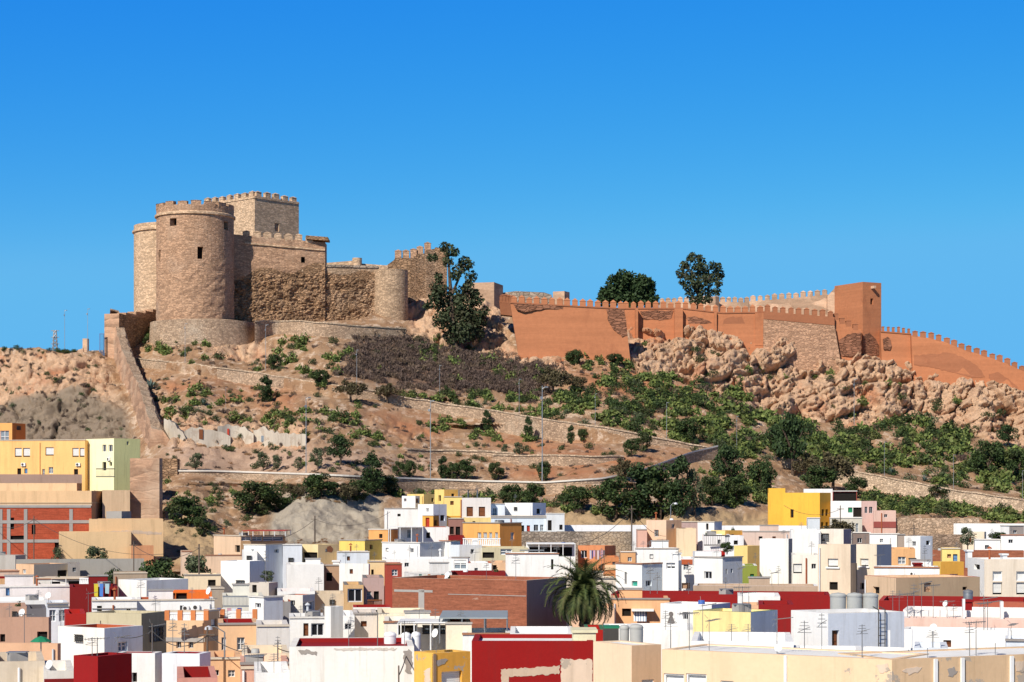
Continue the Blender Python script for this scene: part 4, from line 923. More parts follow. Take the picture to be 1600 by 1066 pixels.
H('pinkfront', 'pink house with a cream upper band and a small ladder at the bottom', 376, 452, 452, 1038, 70, (.66, .37, .27), (), band=(.05, .1, CREAM))
H('creamband', 'cream terrace wall carrying a small green sign above the pink house', 378, 452, 452, 1021, 74, (.74, .62, .46), (), roof=TAN)
H('whitebottom', 'small white wall at the bottom edge beside the large white building', 399, 453, 453, 1051, 64, WHITE, ())
# ---- centre left
H('gallery', 'peach house with a long glazed roof gallery and red roof below the grey cliff', 334, 376, 446, 838, 163, (.70, .50, .34), [('R', 377, 831, 393, 845, 'w'), ('R', 394, 831, 410, 845, 'w'), ('R', 411, 831, 443, 845, 'w'), ('L', 367, 852, 375, 863, 'o')], (.68, .42, .22), beta=60, roof=TERRA)
H('gallerylow', 'low peach yard wall in front of the glazed gallery house', 321, 400, 400, 868, 158, (.68, .49, .35), (), dep=2)
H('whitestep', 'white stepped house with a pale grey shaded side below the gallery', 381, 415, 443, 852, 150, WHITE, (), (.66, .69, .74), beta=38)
H('whitestep0', 'lower white step of the house left of the grey shaded side', 380, 402, 402, 861, 149, WHITE, ())
H('greywhite', 'pale grey white house side with small grilles beside the stepped house', 442, 472, 472, 852, 151, (.64, .67, .72), [('L', 451, 872, 458, 880, 'i')])
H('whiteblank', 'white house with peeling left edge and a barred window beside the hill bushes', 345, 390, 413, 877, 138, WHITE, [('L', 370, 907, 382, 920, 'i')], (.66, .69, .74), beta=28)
H('creampatch', 'cream house with a dark open garage and a brown patch on its tan side', 472, 497, 529, 851, 152, (.74, .60, .34), [('L', 473, 863, 496, 880, 'o')], (.60, .42, .22), beta=50)
H('yellowlong', 'long bright yellow terrace house below the dry grass of the grey cliff', 530, 570, 597, 845, 160, (.80, .60, .16), (), beta=30)
H('paleblue', 'low pale blue grey terrace wall below the yellow house', 527, 577, 577, 863, 150, (.62, .66, .72), ())
H('orangefar', 'orange house side with a white pergola below the white ruin', 576, 606, 622, 828, 166, (.72, .36, .13), (), beta=30)
H('whitewide', 'wide blank white house left of the brown recessed terrace', 448, 506, 506, 882, 131, (.76, .74, .71), ())
H('brownrecess', 'brown recessed terrace wall with a dark window between two white houses', 505, 531, 531, 884, 133, (.42, .27, .17), [('L', 510, 895, 519, 908, 'o')])
H('whitewide2', 'blank off white house right of the brown recessed terrace', 530, 576, 578, 881, 131, (.76, .74, .70), ())
H('creamyard', 'cream yard house with small dark openings and plants beside the red roofed room', 576, 603, 603, 878, 133, (.70, .54, .30), [('L', 580, 890, 584, 898, 'o')])
H('redroom', 'small red rooftop room with a tiled edge and dark window', 602, 628, 628, 882, 130, (.36, .06, .04), [('L', 612, 890, 621, 900, 'w')], roof=TERRA)
H('lattice', 'white terrace house with a fine railing behind the peach balustrade', 348, 412, 412, 931, 113, (.68, .66, .58), (), dep=4)
H('latticelow', 'stained low roof room with a black doorway above the railing terrace', 387, 420, 434, 911, 122, (.58, .52, .45), [('L', 394, 914, 401, 926, 'o')], (.34, .28, .27))
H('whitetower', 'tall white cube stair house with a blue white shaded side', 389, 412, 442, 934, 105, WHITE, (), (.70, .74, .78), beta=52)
H('greygable', 'grey cement wall with an orange top right of the white stair house', 441, 454, 454, 940, 108, (.26, .25, .25), (), rim=TERRA)
H('dirtywhite', 'dirty white house with rusted terrace frames and pale window', 440, 473, 492, 930, 110, (.70, .67, .62), [('R', 474, 940, 491, 966, 'w')], beta=30, dirt=.6, roof=TERRA)
H('redtiles', 'white terrace house with red tile strips behind the dirty white house', 434, 492, 492, 924, 119, WHITE, (), roof=(.45, .08, .05))
H('tangap', 'tan terrace wall between the dirty white house and the ochre house', 490, 540, 540, 928, 120, (.56, .47, .36), (), dirt=.5)
H('ochre2', 'ochre two storey house with dark balcony windows and a dark flat roof edge', 538, 568, 568, 914, 118, (.62, .40, .20), [('L', 543, 920, 566, 941, 'd')], roof=DGREY, rim=DGREY, dep=5)
H('mauve', 'mauve tall house with two windows and a brown balcony', 568, 600, 600, 903, 119, (.45, .31, .28), [('L', 573, 924, 580, 938, 'w'), ('L', 584, 924, 592, 940, 'o')], roof=DGREY, rim=DGREY, dep=5)
H('redawning', 'low white house with four small windows under a red eave', 552, 610, 610, 949, 113, WHITE, [('L', 556, 953, 566, 959, 'd'), ('L', 569, 953, 579, 959, 'd'), ('L', 582, 953, 592, 959, 'd'), ('L', 596, 953, 606, 959, 'd')], rim=(.40, .03, .02), roof=RED, dep=3)
H('pillar', 'tall white pillar like stair house in front of the balcony house', 507, 517, 536, 948, 90, WHITE, (), OFFW, beta=55)
H('balcony', 'white house with a brown door and a dark balcony window of many panes', 453, 508, 508, 966, 94, (.76, .75, .73), [('L', 474, 974, 482, 994, 'b'), ('L', 486, 974, 506, 994, 'd')], roof=GREY)
H('pillarlow', 'blank white low house right of the white pillar', 535, 554, 554, 962, 92, WHITE, ())
H('greybeige', 'blank grey beige house wall beside the cream house with net curtains', 553, 590, 590, 960, 93, (.62, .56, .51), ())
H('creamwin', 'cream house with a pale double window and a dark wide opening', 590, 666, 666, 958, 92, (.76, .66, .50), [('L', 600, 974, 611, 990, 'w'), ('L', 621, 974, 650, 991, 'o')])
H('stainwall', 'stained off white wall with a crumbling top edge above the cream band', 402, 452, 452, 979, 80, (.66, .62, .58), (), dirt=.6)
H('bigwhite', 'large weathered white building with a red roof terrace in the foreground', 452, 647, 647, 1010, 64, (.80, .77, .72), [('L', 462, 1045, 469, 1049, 'o'), ('L', 462, 1050.5, 469, 1054, 'o')], dirt=.5, roof=RED, dep=4.2, par=.14)
# ---- centre
H('ruin', 'white ruined house with a broken top beside the grey cliff', 601, 654, 654, 795, 174, (.80, .79, .77), [('L', 621, 803, 626, 807, 'o')], yb=825, roof=TERRA, peel=.2)
H('ruintop', 'small white rooftop room with a square window above the white ruin', 628, 649, 656, 775, 177, WHITE, [('L', 631, 779, 635, 784, 'd'), ('R', 650, 779, 655, 786, 'b')], yb=800, beta=30)
H('yellowtop', 'yellow stepped house wall rising behind the white rooftop room', 636, 662, 697, 772, 181, (.80, .58, .22), (), yb=800, beta=45)
H('yellowtower', 'slim yellow rooftop tower with one narrow window and plants on top', 679, 694, 716, 765, 178, (.80, .58, .20), [('L', 685, 774, 689, 783, 'o')], (.74, .46, .14), yb=812, beta=50)
H('yellowfront', 'plain yellow house front between the white ruin and the white house with brown doors', 694, 722, 722, 777, 175, (.80, .60, .22), (), yb=815, band=(1.6, .08, OCH))
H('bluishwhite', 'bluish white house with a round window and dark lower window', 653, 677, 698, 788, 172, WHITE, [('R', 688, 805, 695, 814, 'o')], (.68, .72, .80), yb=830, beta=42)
H('orangecube', 'tiny orange rooftop room with a red door below the bluish white house', 660, 677, 686, 806, 169, (.74, .38, .08), [('L', 665, 809, 671, 824, 'r'), ('R', 678.5, 813, 683, 821, 'b')], yb=845, beta=30)
H('browndoors', 'white and cream house with two large brown doors and round white reliefs', 722, 767, 767, 778, 173, (.66, .62, .60), [('L', 729, 792, 739, 807, 'b'), ('L', 748, 792, 758, 807, 'b')], yb=815, roof=GREY, band=(2.55, .1, BROWN))
H('browncream', 'cream yellow storey with small round vents under the brown doors', 724, 768, 768, 809, 171, (.72, .55, .24), (), yb=830)
H('brownred', 'reddish brown tiled front house with two dark arched openings', 701, 725, 725, 811, 168, (.30, .15, .12), [('L', 703, 823, 709, 835, 'o'), ('L', 712, 823, 719, 836, 'o')], yb=845)
H('bluetop', 'pale blue upper house with a narrow arched window under the green bushes', 767, 789, 789, 788, 174, (.66, .70, .76), [('L', 770, 794, 776, 807, 'w')], yb=815)
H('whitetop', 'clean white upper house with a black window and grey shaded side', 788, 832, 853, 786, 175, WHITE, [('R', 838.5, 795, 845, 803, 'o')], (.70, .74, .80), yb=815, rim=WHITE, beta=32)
H('bluelow', 'pale blue house front with a row of dark doors and windows', 767, 854, 854, 807, 169, (.62, .70, .78), [('L', 814, 821, 819, 831, 'o'), ('L', 823, 821, 828, 831, 'r'), ('L', 834, 820, 841, 830, 'd'), ('L', 844, 820, 849, 830, 'w')], yb=835, band=(.05, .1, GREY))
H('bluesmall', 'small pale house with an open porch at the right end of the blue row', 854, 882, 882, 803, 168, (.66, .68, .70), [('L', 856, 813, 862, 829, 'o'), ('L', 874, 820, 879, 828, 'o')], yb=835, roof=BROWN)
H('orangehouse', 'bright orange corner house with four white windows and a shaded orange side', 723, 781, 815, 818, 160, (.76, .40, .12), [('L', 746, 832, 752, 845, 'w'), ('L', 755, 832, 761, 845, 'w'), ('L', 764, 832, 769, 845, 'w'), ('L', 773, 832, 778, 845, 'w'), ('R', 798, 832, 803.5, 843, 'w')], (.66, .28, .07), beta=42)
H('pergola', 'white house with a pergola roof and blue barrels behind a red parapet', 622, 702, 702, 824, 162, WHITE, [('L', 636, 828, 642, 841, 'w'), ('L', 666, 832, 672, 841, 'o')], roof=TERRA)
H('redparapet', 'low dark red terrace parapet in front of the brown tiled house', 701, 725, 725, 837, 160, DRED, (), dep=3)
H('stonewall', 'long grey brown stone retaining wall with tan streaks behind the white town', 815, 988, 988, 831, 166, BROWN, (), mat=stone('grey_stone', (.34, .29, .24), (.26, .21, .17), (3.4, 3.4, 5), 2, (.12, .10, .08), .5, .5, (.48, .36, .24)), dep=2, name='stone_wall', cat='wall')
H('white1', 'long white house of several boxes below the orange rooms', 597, 656, 700, 849, 146, WHITE, (), (.66, .65, .64), beta=38)
H('white1b', 'white narrow box house between two shaded grey white walls', 687, 704, 719, 846, 148, WHITE, (), (.68, .69, .70), beta=40)
H('white1c', 'white box house with pale grey side under the orange corner house', 703, 718, 753, 852, 146, (.66, .70, .74), (), WHITE, beta=60)
H('shed', 'olive and white rooftop sheds with folding doors', 753, 825, 825, 856, 146, (.54, .48, .32), [('L', 754, 863, 772, 872, 'o'), ('L', 782, 858, 800, 867, 'w')])
H('canopywhite', 'white framed open terrace with a dark interior under a thin roof', 823, 899, 899, 851, 147, WHITE, [('L', 827, 855, 894, 869, 'o')], roof=TERRA, dep=4)
H('orangelaundry', 'orange red house with laundry hanging on its terrace', 903, 945, 962, 853, 147, (.60, .24, .11), [('L', 907, 860, 917, 872, 'd')], (.46, .17, .08), beta=30)
H('white2', 'long low white house with thin cracks and a small red room at its left end', 597, 707, 707, 873, 137, WHITE, ())
H('white2b', 'white rooftop box with a wide dark glass window', 706, 731, 733, 872, 135, WHITE, [('L', 709, 875, 729, 890, 'w')])
H('white2c', 'low white wall with red coping right of the dark glass window', 731, 768, 768, 880, 134, WHITE, (), rim=ORED)
H('peachbit', 'small peach wall beside the white rooftop with a dark round vent', 768, 792, 792, 879, 135, PEACH, [('L', 770, 883, 776, 890, 'o')])
H('maroonbar', 'low maroon terrace wall above the big brick building', 705, 790, 790, 894, 128, DRED, (), dep=3)
H('white3', 'blank white house with a dark crack and a dark slit by the palm', 790, 873, 873, 866, 130, (.80, .79, .77), [('L', 861, 874, 863, 890, 'o')])
H('whitepatch', 'low dirty white yard wall with laundry above the brick building', 632, 706, 706, 895, 126, (.64, .62, .60), (), dirt=.6, dep=2)
H('bigbrick', 'big blank red brick building with a grey rendered side behind the palm', 613, 823, 885, 907, 104, TERRA, (), GREY, mat=M_brick, mat2=plaster((.25, .22, .20), .4), beta=27, roof=CREAM, rim=(.6, .5, .4))
H('lean', 'cream terrace house with a white framed open porch below the brick building', 600, 700, 700, 973, 87, (.78, .74, .66), [('L', 622, 977, 652, 992, 'o'), ('L', 661, 977, 698, 990, 'i')], dep=5)
H('leancream', 'small cream room with one tiny square window beside the metal canopy', 697, 737, 737, 975, 84, (.78, .68, .52), [('L', 709, 983, 713, 987, 'o')], roof=TERRA)
H('underroof', 'white terrace with a dark covered space under the grey metal canopy', 723, 800, 800, 992, 82, WHITE, (), roof=WHITE)
H('whiteslope', 'bright white terrace wall with a sloping top below the palm', 797, 898, 898, 990, 79, WHITE, (), roof=WHITE)
H('yellowfore', 'yellow ochre house with peeling paint and a white shutter at the bottom', 647, 677, 735, 1021, 61, (.78, .44, .09), [('R', 690, 1049, 722, 1075, 's')], (.72, .36, .06), peel=.35, beta=55, roof=OFFW, sill=True, par=.14)
H('redfore', 'wide bright red wall with patches of peeled plaster in the foreground', 737, 927, 927, 1002, 67, (.27, .008, .008), (), dirt=.3, dep=3.5, roof=WHITE, par=.14)
H('redfore2', 'low red terrace wall with a green rim behind the grey plastic bins', 914, 944, 944, 984, 73, (.36, .015, .01), (), rim=(.06, .16, .08), dep=3)
# ---- centre right
H('whiteband', 'very long low white wall between the tan cliff and the stone wall', 880, 1012, 1012, 821, 171, (.76, .77, .80), (), yb=830, dep=2, name='yard_wall', cat='wall')
H('peachcube', 'peach cube house with a maroon top and one white window', 1010, 1041, 1065, 813, 161, (.70, .50, .36), [('L', 1022, 828, 1029, 839, 'd')], (.58, .38, .25), rim=(.28, .10, .09), beta=36)
H('pinkwing', 'small salmon pink wing left of the peach cube house', 996, 1011, 1011, 828, 159, (.64, .38, .30), ())
H('mauveroof', 'low mauve house under the tan cliff', 1062, 1095, 1095, 816, 165, (.44, .31, .29), ())
H('creamtile', 'cream house with tiled roof and dark yard beside the peach cube', 1057, 1088, 1088, 826, 159, (.72, .56, .38), [('L', 1044, 844, 1052, 850, 'o')], dirt=.5)
H('whitetower2', 'white roof tower with narrow openings above the red terrace', 1090, 1116, 1128, 816, 164, WHITE, [('L', 1103, 818, 1107, 828, 'o')], (.70, .72, .78), beta=28)
H('redterrace', 'white terrace house with a bright red floor edge and iron rail', 1099, 1141, 1141, 836, 154, (.74, .72, .72), (), band=(1.2, .5, (.40, .015, .012)))
H('ochreroof', 'ochre yellow flat house under the long white wall', 1111, 1133, 1160, 829, 158, (.80, .62, .26), (), (.70, .40, .10), beta=50)
H('whiteband2', 'long low white wall below the tan cliff, left of the golden house', 1128, 1276, 1276, 822, 170, (.76, .77, .80), (), yb=832, dep=2, name='yard_wall', cat='wall')
H('mauvelong', 'long pinkish beige house wall above the big blank white house', 1160, 1234, 1234, 831, 157, (.60, .46, .39), ())
H('whitesmall', 'low white house with thin antennas left of the yellow tall house', 1133, 1162, 1162, 838, 153, (.72, .72, .74), ())
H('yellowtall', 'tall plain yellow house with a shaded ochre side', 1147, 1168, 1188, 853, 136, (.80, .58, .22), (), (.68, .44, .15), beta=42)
H('greenroom', 'small lime green rooftop room with a green door under the tall yellow house', 1160, 1183, 1183, 884, 127, (.22, .26, .05), [('L', 1172, 897, 1178, 907, 'g')], rim=WHITE, dep=4)
H('orangebits', 'low orange and yellow rooftop walls right of the laundry house', 970, 993, 993, 863, 143, (.62, .34, .16), (), dep=4)
H('orangebrown', 'small orange brown stacked walls beside the palm top', 945, 967, 967, 871, 138, (.56, .22, .09), (), band=(.5, .35, (.72, .5, .3)))
H('whitecl0', 'white low roofs with many antennas right of the orange laundry house', 993, 1060, 1060, 858, 143, WHITE, ())
H('whitecl1', 'white and pale blue house with a green shutter and a small window', 962, 1003, 1035, 882, 123, WHITE, [('L', 987, 908, 996, 916, 't'), ('R', 1009, 907, 1018, 916, 'd'), ('L', 976, 894, 979, 913, 'o')], (.72, .80, .86), beta=38)
H('whitecl2', 'tall white house with one wide black window near its top', 1036, 1060, 1065, 876, 121, WHITE, [('L', 1041, 879.5, 1055, 889, 'd')], (.60, .64, .70), beta=15)
H('whitecl3', 'narrow white house with a red tiled lintel beside the tall white house', 1064, 1086, 1086, 873, 124, WHITE, [('L', 1068, 881, 1076, 891, 'w'), ('L', 1064.8, 911, 1078, 920, 'n')], band=(0.05, .3, TERRA))
H('whitecl4', 'off white cube house with a black square window and grey side', 1085, 1129, 1160, 872, 119, (.80, .78, .74), [('L', 1100, 893, 1112, 905, 'd'), ('R', 1134, 889, 1136, 897, 'o'), ('R', 1142, 889, 1145, 895, 'o')], (.62, .64, .67), beta=36)
H('stainedlow', 'long low stained tan wall below the white cube houses', 1083, 1278, 1278, 916, 111, (.46, .34, .25), (), dirt=.7, dep=3, rim=WHITE)
H('redlong', 'long bright red roof terrace with white boxes behind the yellow cube', 955, 1297, 1297, 930, 103, (.25, .012, .012), (), dirt=.4, dep=4)
H('whitestrip', 'low white block set in the long red terrace', 1153, 1219, 1219, 932, 99, WHITE, (), dep=4)
H('peachstrip', 'small peach block in front of the long red terrace', 1162, 1190, 1190, 946, 95, PEACH, (), dep=3)
H('redstep', 'red wall stepping down beside the blank white house', 1186, 1240, 1240, 945, 92, (.26, .012, .012), (), dirt=.4, dep=4)
H('orangelow', 'orange house with a striped awning behind the palm', 955, 1046, 1046, 937, 100, (.74, .42, .22), [('L', 972, 951, 986, 963, 'o'), ('L', 990, 954, 1011, 970, 'o')])
H('bellhouse', 'white house with a dark bell shaped opening on its wall', 1032, 1112, 1141, 945, 91, WHITE, (), (.70, .74, .80), beta=24)
H('yellowcube', 'pale yellow cube house with a green rim and shade tinted white side', 1083, 1173, 1215, 957, 78, (.82, .66, .30), [('L', 1104, 990, 1143, 1000, 'i')], (.62, .67, .74), rim=(.08, .18, .08), roof=WHITE, beta=28, par=.14)  # right side is white with its shade painted in as a bluish tone
H('whiteterr', 'white terraces with sloping edges below the bell house', 985, 1085, 1085, 985, 80, WHITE, (), roof=WHITE)
H('whiteterr2', 'low white roof ledge between the yellow cube and the peach building', 1080, 1240, 1240, 1003, 69, (.78, .78, .78), (), roof=WHITE, dep=5)
H('peachlong', 'long peach foreground building with a wide white window', 1034, 1394, 1394, 1031, 54, (.76, .55, .36), [('L', 1037, 1053, 1069, 1080, 'p'), ('L', 1072, 1053, 1104, 1080, 'p'), ('L', 1126, 1064, 1146, 1080, 'p')], peel=.05, roof=WHITE, turn=33, dep=2.6, dirt=.3, par=.04)
H('peachcorner', 'peach foreground corner wing with a pale drain pipe at its inner corner', 927, 987, 1033, 1009, 60, (.78, .60, .42), [('R', 1003, 1062, 1022, 1080, 'p')], (.70, .46, .28), roof=WHITE, beta=56, dirt=.35, par=.04)
H('peachright', 'tan foreground wall with white pilasters and peeling paint at the lower right', 1394, 1720, 1720, 1018.6, 56.8, (.66, .46, .28), (), peel=.28, roof=WHITE, turn=-24, dep=2.6, par=.04)
# ---- right
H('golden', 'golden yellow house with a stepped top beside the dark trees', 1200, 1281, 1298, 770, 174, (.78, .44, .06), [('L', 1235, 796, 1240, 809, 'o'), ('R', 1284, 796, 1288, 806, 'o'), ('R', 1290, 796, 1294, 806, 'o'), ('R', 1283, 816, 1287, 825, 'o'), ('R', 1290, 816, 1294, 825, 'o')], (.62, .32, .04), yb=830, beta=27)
H('goldentop', 'taller golden yellow left end of the stepped golden house', 1201, 1227, 1227, 763, 176, (.78, .44, .06), (), yb=790, dep=4)
H('whitefar', 'white blank rooftop house behind the golden yellow house', 1256, 1301, 1301, 764, 180, WHITE, (), yb=800)
H('blackcanopy', 'white house with a black shaded terrace and red edge under the trees', 1301, 1339, 1339, 768, 179, (.30, .06, .05), [('L', 1302, 769, 1338, 783, 'o')], yb=800, dep=3)
H('whitegreen', 'white house with a green awning and a black awning by the pink house', 1298, 1347, 1347, 783, 173, WHITE, [('L', 1325, 793, 1332, 801, 'g'), ('L', 1333, 793, 1346, 808, 'o')], yb=830)
H('pinkhouse', 'pink house with a dark red tiled eave and arched windows', 1347, 1370, 1370, 783, 170, (.56, .38, .34), [('L', 1351, 792, 1355, 802, 'd'), ('L', 1358, 792, 1363, 802, 'd')], yb=820, rim=(.30, .06, .05))
H('pinklow', 'low pink annexe with a dark red eave right of the pink house', 1365, 1400, 1400, 798, 168, (.62, .42, .35), (), yb=825, band=(.9, .5, (.28, .07, .06)))
H('greyshed', 'small bluish white shed at the foot of the golden house', 1262, 1281, 1281, 810, 166, (.60, .64, .68), (), yb=835)
H('beigeold', 'old pale house with broken windows below the white house with awnings', 1297, 1347, 1347, 810, 165, (.56, .52, .44), [('L', 1302, 814, 1305, 824, 'o'), ('L', 1320, 816, 1324, 824, 'o'), ('L', 1337, 818, 1341, 833, 'w')], dirt=.6)
H('stonefar', 'long pink brown stone wall below the green strip at the right', 1398, 1530, 1530, 810, 167, BROWN, (), mat=M_rubble, dep=1.5, name='stone_wall', cat='wall')
H('stonefar2', 'low brown earthen terrace wall above the cream domed house', 1340, 1510, 1510, 836, 152, BROWN, (), mat=stone('earth_wall', (.36, .26, .19), (.28, .19, .13), (3.2, 3.2, 5), 2, (.14, .1, .07), .5, .5), dep=2, name='stone_wall', cat='wall')
H('whitewallr', 'long thin white wall running to the right edge below the green strip', 1490, 1720, 1720, 819, 163, (.78, .78, .77), (), dep=1.5, name='yard_wall', cat='wall')
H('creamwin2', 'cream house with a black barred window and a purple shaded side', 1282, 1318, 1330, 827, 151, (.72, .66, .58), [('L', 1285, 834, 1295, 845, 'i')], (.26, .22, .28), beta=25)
H('whiteyard', 'white house above a brown ledge left of the cream window house', 1236, 1282, 1282, 828, 150, (.80, .79, .77), ())
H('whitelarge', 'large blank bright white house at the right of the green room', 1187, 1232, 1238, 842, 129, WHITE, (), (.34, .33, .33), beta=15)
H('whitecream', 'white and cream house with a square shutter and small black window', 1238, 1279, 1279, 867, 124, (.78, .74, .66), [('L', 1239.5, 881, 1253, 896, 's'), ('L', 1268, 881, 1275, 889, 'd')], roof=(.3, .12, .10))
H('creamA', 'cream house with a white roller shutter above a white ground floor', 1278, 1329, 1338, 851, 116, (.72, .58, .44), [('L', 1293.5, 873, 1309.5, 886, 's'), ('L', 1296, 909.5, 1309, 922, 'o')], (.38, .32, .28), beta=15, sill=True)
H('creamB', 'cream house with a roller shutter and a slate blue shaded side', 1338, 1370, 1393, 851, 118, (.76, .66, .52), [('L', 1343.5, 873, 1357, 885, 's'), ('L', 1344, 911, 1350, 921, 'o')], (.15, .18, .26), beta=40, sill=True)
H('whiteC', 'white house with a dark flower shaped roof antenna behind the slate side', 1359, 1405, 1405, 835, 137, WHITE, ())
H('brownC', 'dark brown stone wall between the purple house and the white house', 1333, 1360, 1360, 833, 140, (.20, .15, .13), ())
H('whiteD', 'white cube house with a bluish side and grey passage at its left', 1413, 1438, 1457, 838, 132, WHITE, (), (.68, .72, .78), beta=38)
H('greyD', 'narrow grey brown house wall beside the white cube with bluish side', 1403, 1414, 1414, 836, 134, (.36, .29, .24), ())
H('orangeR', 'orange house with a single white window and iron rail', 1393, 1430, 1430, 858, 121, (.74, .42, .20), [('L', 1403, 870, 1415, 882, 'w')])
H('whiteE', 'low white terrace house with an air conditioner and a small red tank', 1366, 1468, 1468, 888, 110, WHITE, (), dep=4)
H('bricklow', 'low brick and rubble yard wall behind the small yellow house', 1445, 1600, 1600, 861, 138, TERRA, (), mat=M_brick, dep=2, name='yard_wall', cat='wall')
H('yellowS', 'small bright yellow house with a grey door at the right', 1472, 1500, 1500, 858, 126, (.82, .62, .22), [('L', 1489, 866, 1496, 880, 'x'), ('L', 1480, 866, 1486, 872, 'n')])
H('ochreS', 'ochre orange house with a low window beside the white low terrace', 1458, 1470, 1506, 878, 117, (.78, .50, .12), [('R', 1484, 897, 1497, 903, 'w')], (.66, .34, .06), beta=62)
H('domed', 'cream house with a rounded side and small dark windows at the far right', 1504, 1538, 1541, 831, 147, (.70, .60, .46), [('L', 1514, 836, 1518, 848, 'b'), ('L', 1523, 834, 1526, 839, 'o')])
H('whiteF', 'low white wall house in front of the cream domed house', 1523, 1563, 1563, 844, 142, WHITE, ())
H('whiteG', 'plain white house at the right edge behind the brick yard wall', 1564, 1640, 1640, 837, 141, WHITE, ())
H('whiteH', 'small white house at the far right edge below the white wall', 1563, 1577, 1600, 822, 158, WHITE, (), (.35, .30, .27), beta=55)
H('creamR', 'large cream house with pale blinds and bluish windows at the right edge', 1512, 1538, 1720, 874, 107, (.80, .78, .74), [('R', 1551, 893, 1566, 908, 'p'), ('R', 1551, 910, 1566, 929, 's'), ('R', 1588, 893, 1603, 908, 'p'), ('R', 1588, 910, 1603, 929, 's')], (.74, .64, .52), beta=74)
H('tanlong', 'long brown tan house front with red coping and bricked up windows', 1351, 1400, 1531, 903, 99, (.72, .52, .34), [('L', 1364, 917, 1374, 928, 'o'), ('R', 1444, 911, 1455, 925, 'n'), ('R', 1504, 917, 1511, 922, 'o')], (.40, .29, .19), beta=62, rim=(.40, .03, .03), dirt=.6)
H('redR', 'long red terrace with brick coloured walls at the right', 1373, 1610, 1610, 941, 92, (.25, .016, .014), (), dirt=.4, dep=5, rim=(.42, .05, .04))
H('redR2', 'orange red low brick wall in front of the red terrace at the right edge', 1520, 1600, 1600, 942, 89, (.44, .12, .07), (), dep=1, name='yard_wall', cat='wall', dirt=.5)
H('bluegrey', 'large white house with a blue grey side, brown door and iron ladder', 1236, 1294, 1413, 959, 74, WHITE, [('R', 1300, 985, 1311, 1023, 'b')], (.60, .63, .69), beta=58, roof=GREY, par=.14)
H('pinkband', 'white house with a broad pink band and a white parapet at the right', 1411, 1720, 1720, 957, 82, (.80, .77, .74), (), dep=3)
H('pinkband2', 'long pale pink wall below the white parapet at the right', 1411, 1720, 1720, 970, 80.5, (.72, .50, .42), (), dep=1.2, rim=(.8, .7, .66))
H('whiteR', 'broad white terrace wall with dishes and antennas at the right edge', 1411, 1720, 1720, 988, 78, (.82, .81, .79), (), dep=1.8)
H('hut', 'small white roof hut with an air conditioner beside the iron ladder', 1349, 1423, 1426, 1013, 65, WHITE, (), dep=3)
H('hutblue', 'small bluish white roof box with a brown slab beside a tilted dish', 1428, 1482, 1482, 1013, 66, (.66, .70, .76), (), dep=3)
H('whiteledge', 'low white roof ledge in front of the blue grey house', 1238, 1350, 1350, 1023, 66, (.80, .80, .79), (), dep=4)
H('bluebit', 'small bluish white roof block at the right edge', 1572, 1640, 1640, 1003, 69, (.66, .70, .76), (), dep=3)

# peeled plaster, stains and pilasters on the nearest walls
def patch(key, face, poly, mat, name='bare_plaster', lift=.012, seed=1, rough=1.2):
    t, f, zt, lab = HOUSES[key]; p = f.pos(face); pts = []; r = random.Random(seed); n = len(poly)
    for i in range(n):
        (x0, y0), (x1, y1) = poly[i], poly[(i+1) % n]; k = max(1, int(math.hypot(x1-x0, y1-y0)/3))
        for j in range(k): pts.append((x0+(x1-x0)*j/k+r.uniform(-rough, rough), y0+(y1-y0)*j/k+r.uniform(-rough, rough)))
    if sum(pts[i][0]*pts[(i+1) % len(pts)][1]-pts[(i+1) % len(pts)][0]*pts[i][1] for i in range(len(pts))) > 0: pts.reverse()
    q = [f.hit(face, x, y) for x, y in pts]; ff = [p(u, z, lift) for u, z, _ in q]; bb = [p(u, z, -.05) for u, z, _ in q]; mb = MB(); mb.face(ff)
    for i in range(len(ff)): j = (i+1) % len(ff); mb.face([ff[j], ff[i], bb[i], bb[j]])
    mb.build(name, mat, t)
M_bare = plaster((.52, .40, .30), .8, .5, name='bare_plaster'); M_bare2 = plaster((.34, .30, .27), .7, name='bare_cement'); M_bare3 = plaster((.66, .52, .40), .7, .6, name='pale_bare_plaster')
patch('redfore', 'L', [(876, 1029), (900, 1031), (925, 1030), (926, 1075), (878, 1075)], M_bare3, seed=2); patch('redfore', 'L', [(783, 1046), (820, 1044), (874, 1040), (874, 1053), (830, 1056), (795, 1058), (794, 1075), (783, 1075)], M_bare, seed=3)
patch('bigwhite', 'L', [(466, 1017), (478, 1015), (496, 1019), (494, 1024), (480, 1022), (470, 1023)], M_bare2, seed=4); patch('bigwhite', 'L', [(630, 1016), (640, 1014), (645, 1030), (642, 1052), (634, 1050), (632, 1034)], M_bare2, seed=5, rough=2); patch('bigwhite', 'L', [(520, 1013), (560, 1012), (620, 1013), (618, 1016), (570, 1016), (530, 1017)], plaster((.56, .50, .44), .7), seed=6)
patch('yellowfore', 'R', [(681, 1034), (690, 1030), (700, 1030), (697, 1035), (688, 1040), (683, 1042)], M_bare2, seed=7); patch('yellowfore', 'L', [(663, 1048), (672, 1044), (674, 1066), (664, 1066)], M_bare3, seed=8)
patch('peachright', 'L', [(1408, 1048), (1420, 1044), (1440, 1042), (1436, 1050), (1420, 1054)], M_bare3, seed=9); patch('peachright', 'L', [(1480, 1046), (1490, 1042), (1495, 1050), (1488, 1058), (1482, 1056)], M_bare2, seed=10); patch('peachright', 'L', [(1584, 1034), (1610, 1032), (1612, 1048), (1588, 1050)], M_bare3, seed=11); patch('peachlong', 'L', [(1368, 1040), (1388, 1036), (1392, 1048), (1376, 1052)], M_bare3, seed=12)
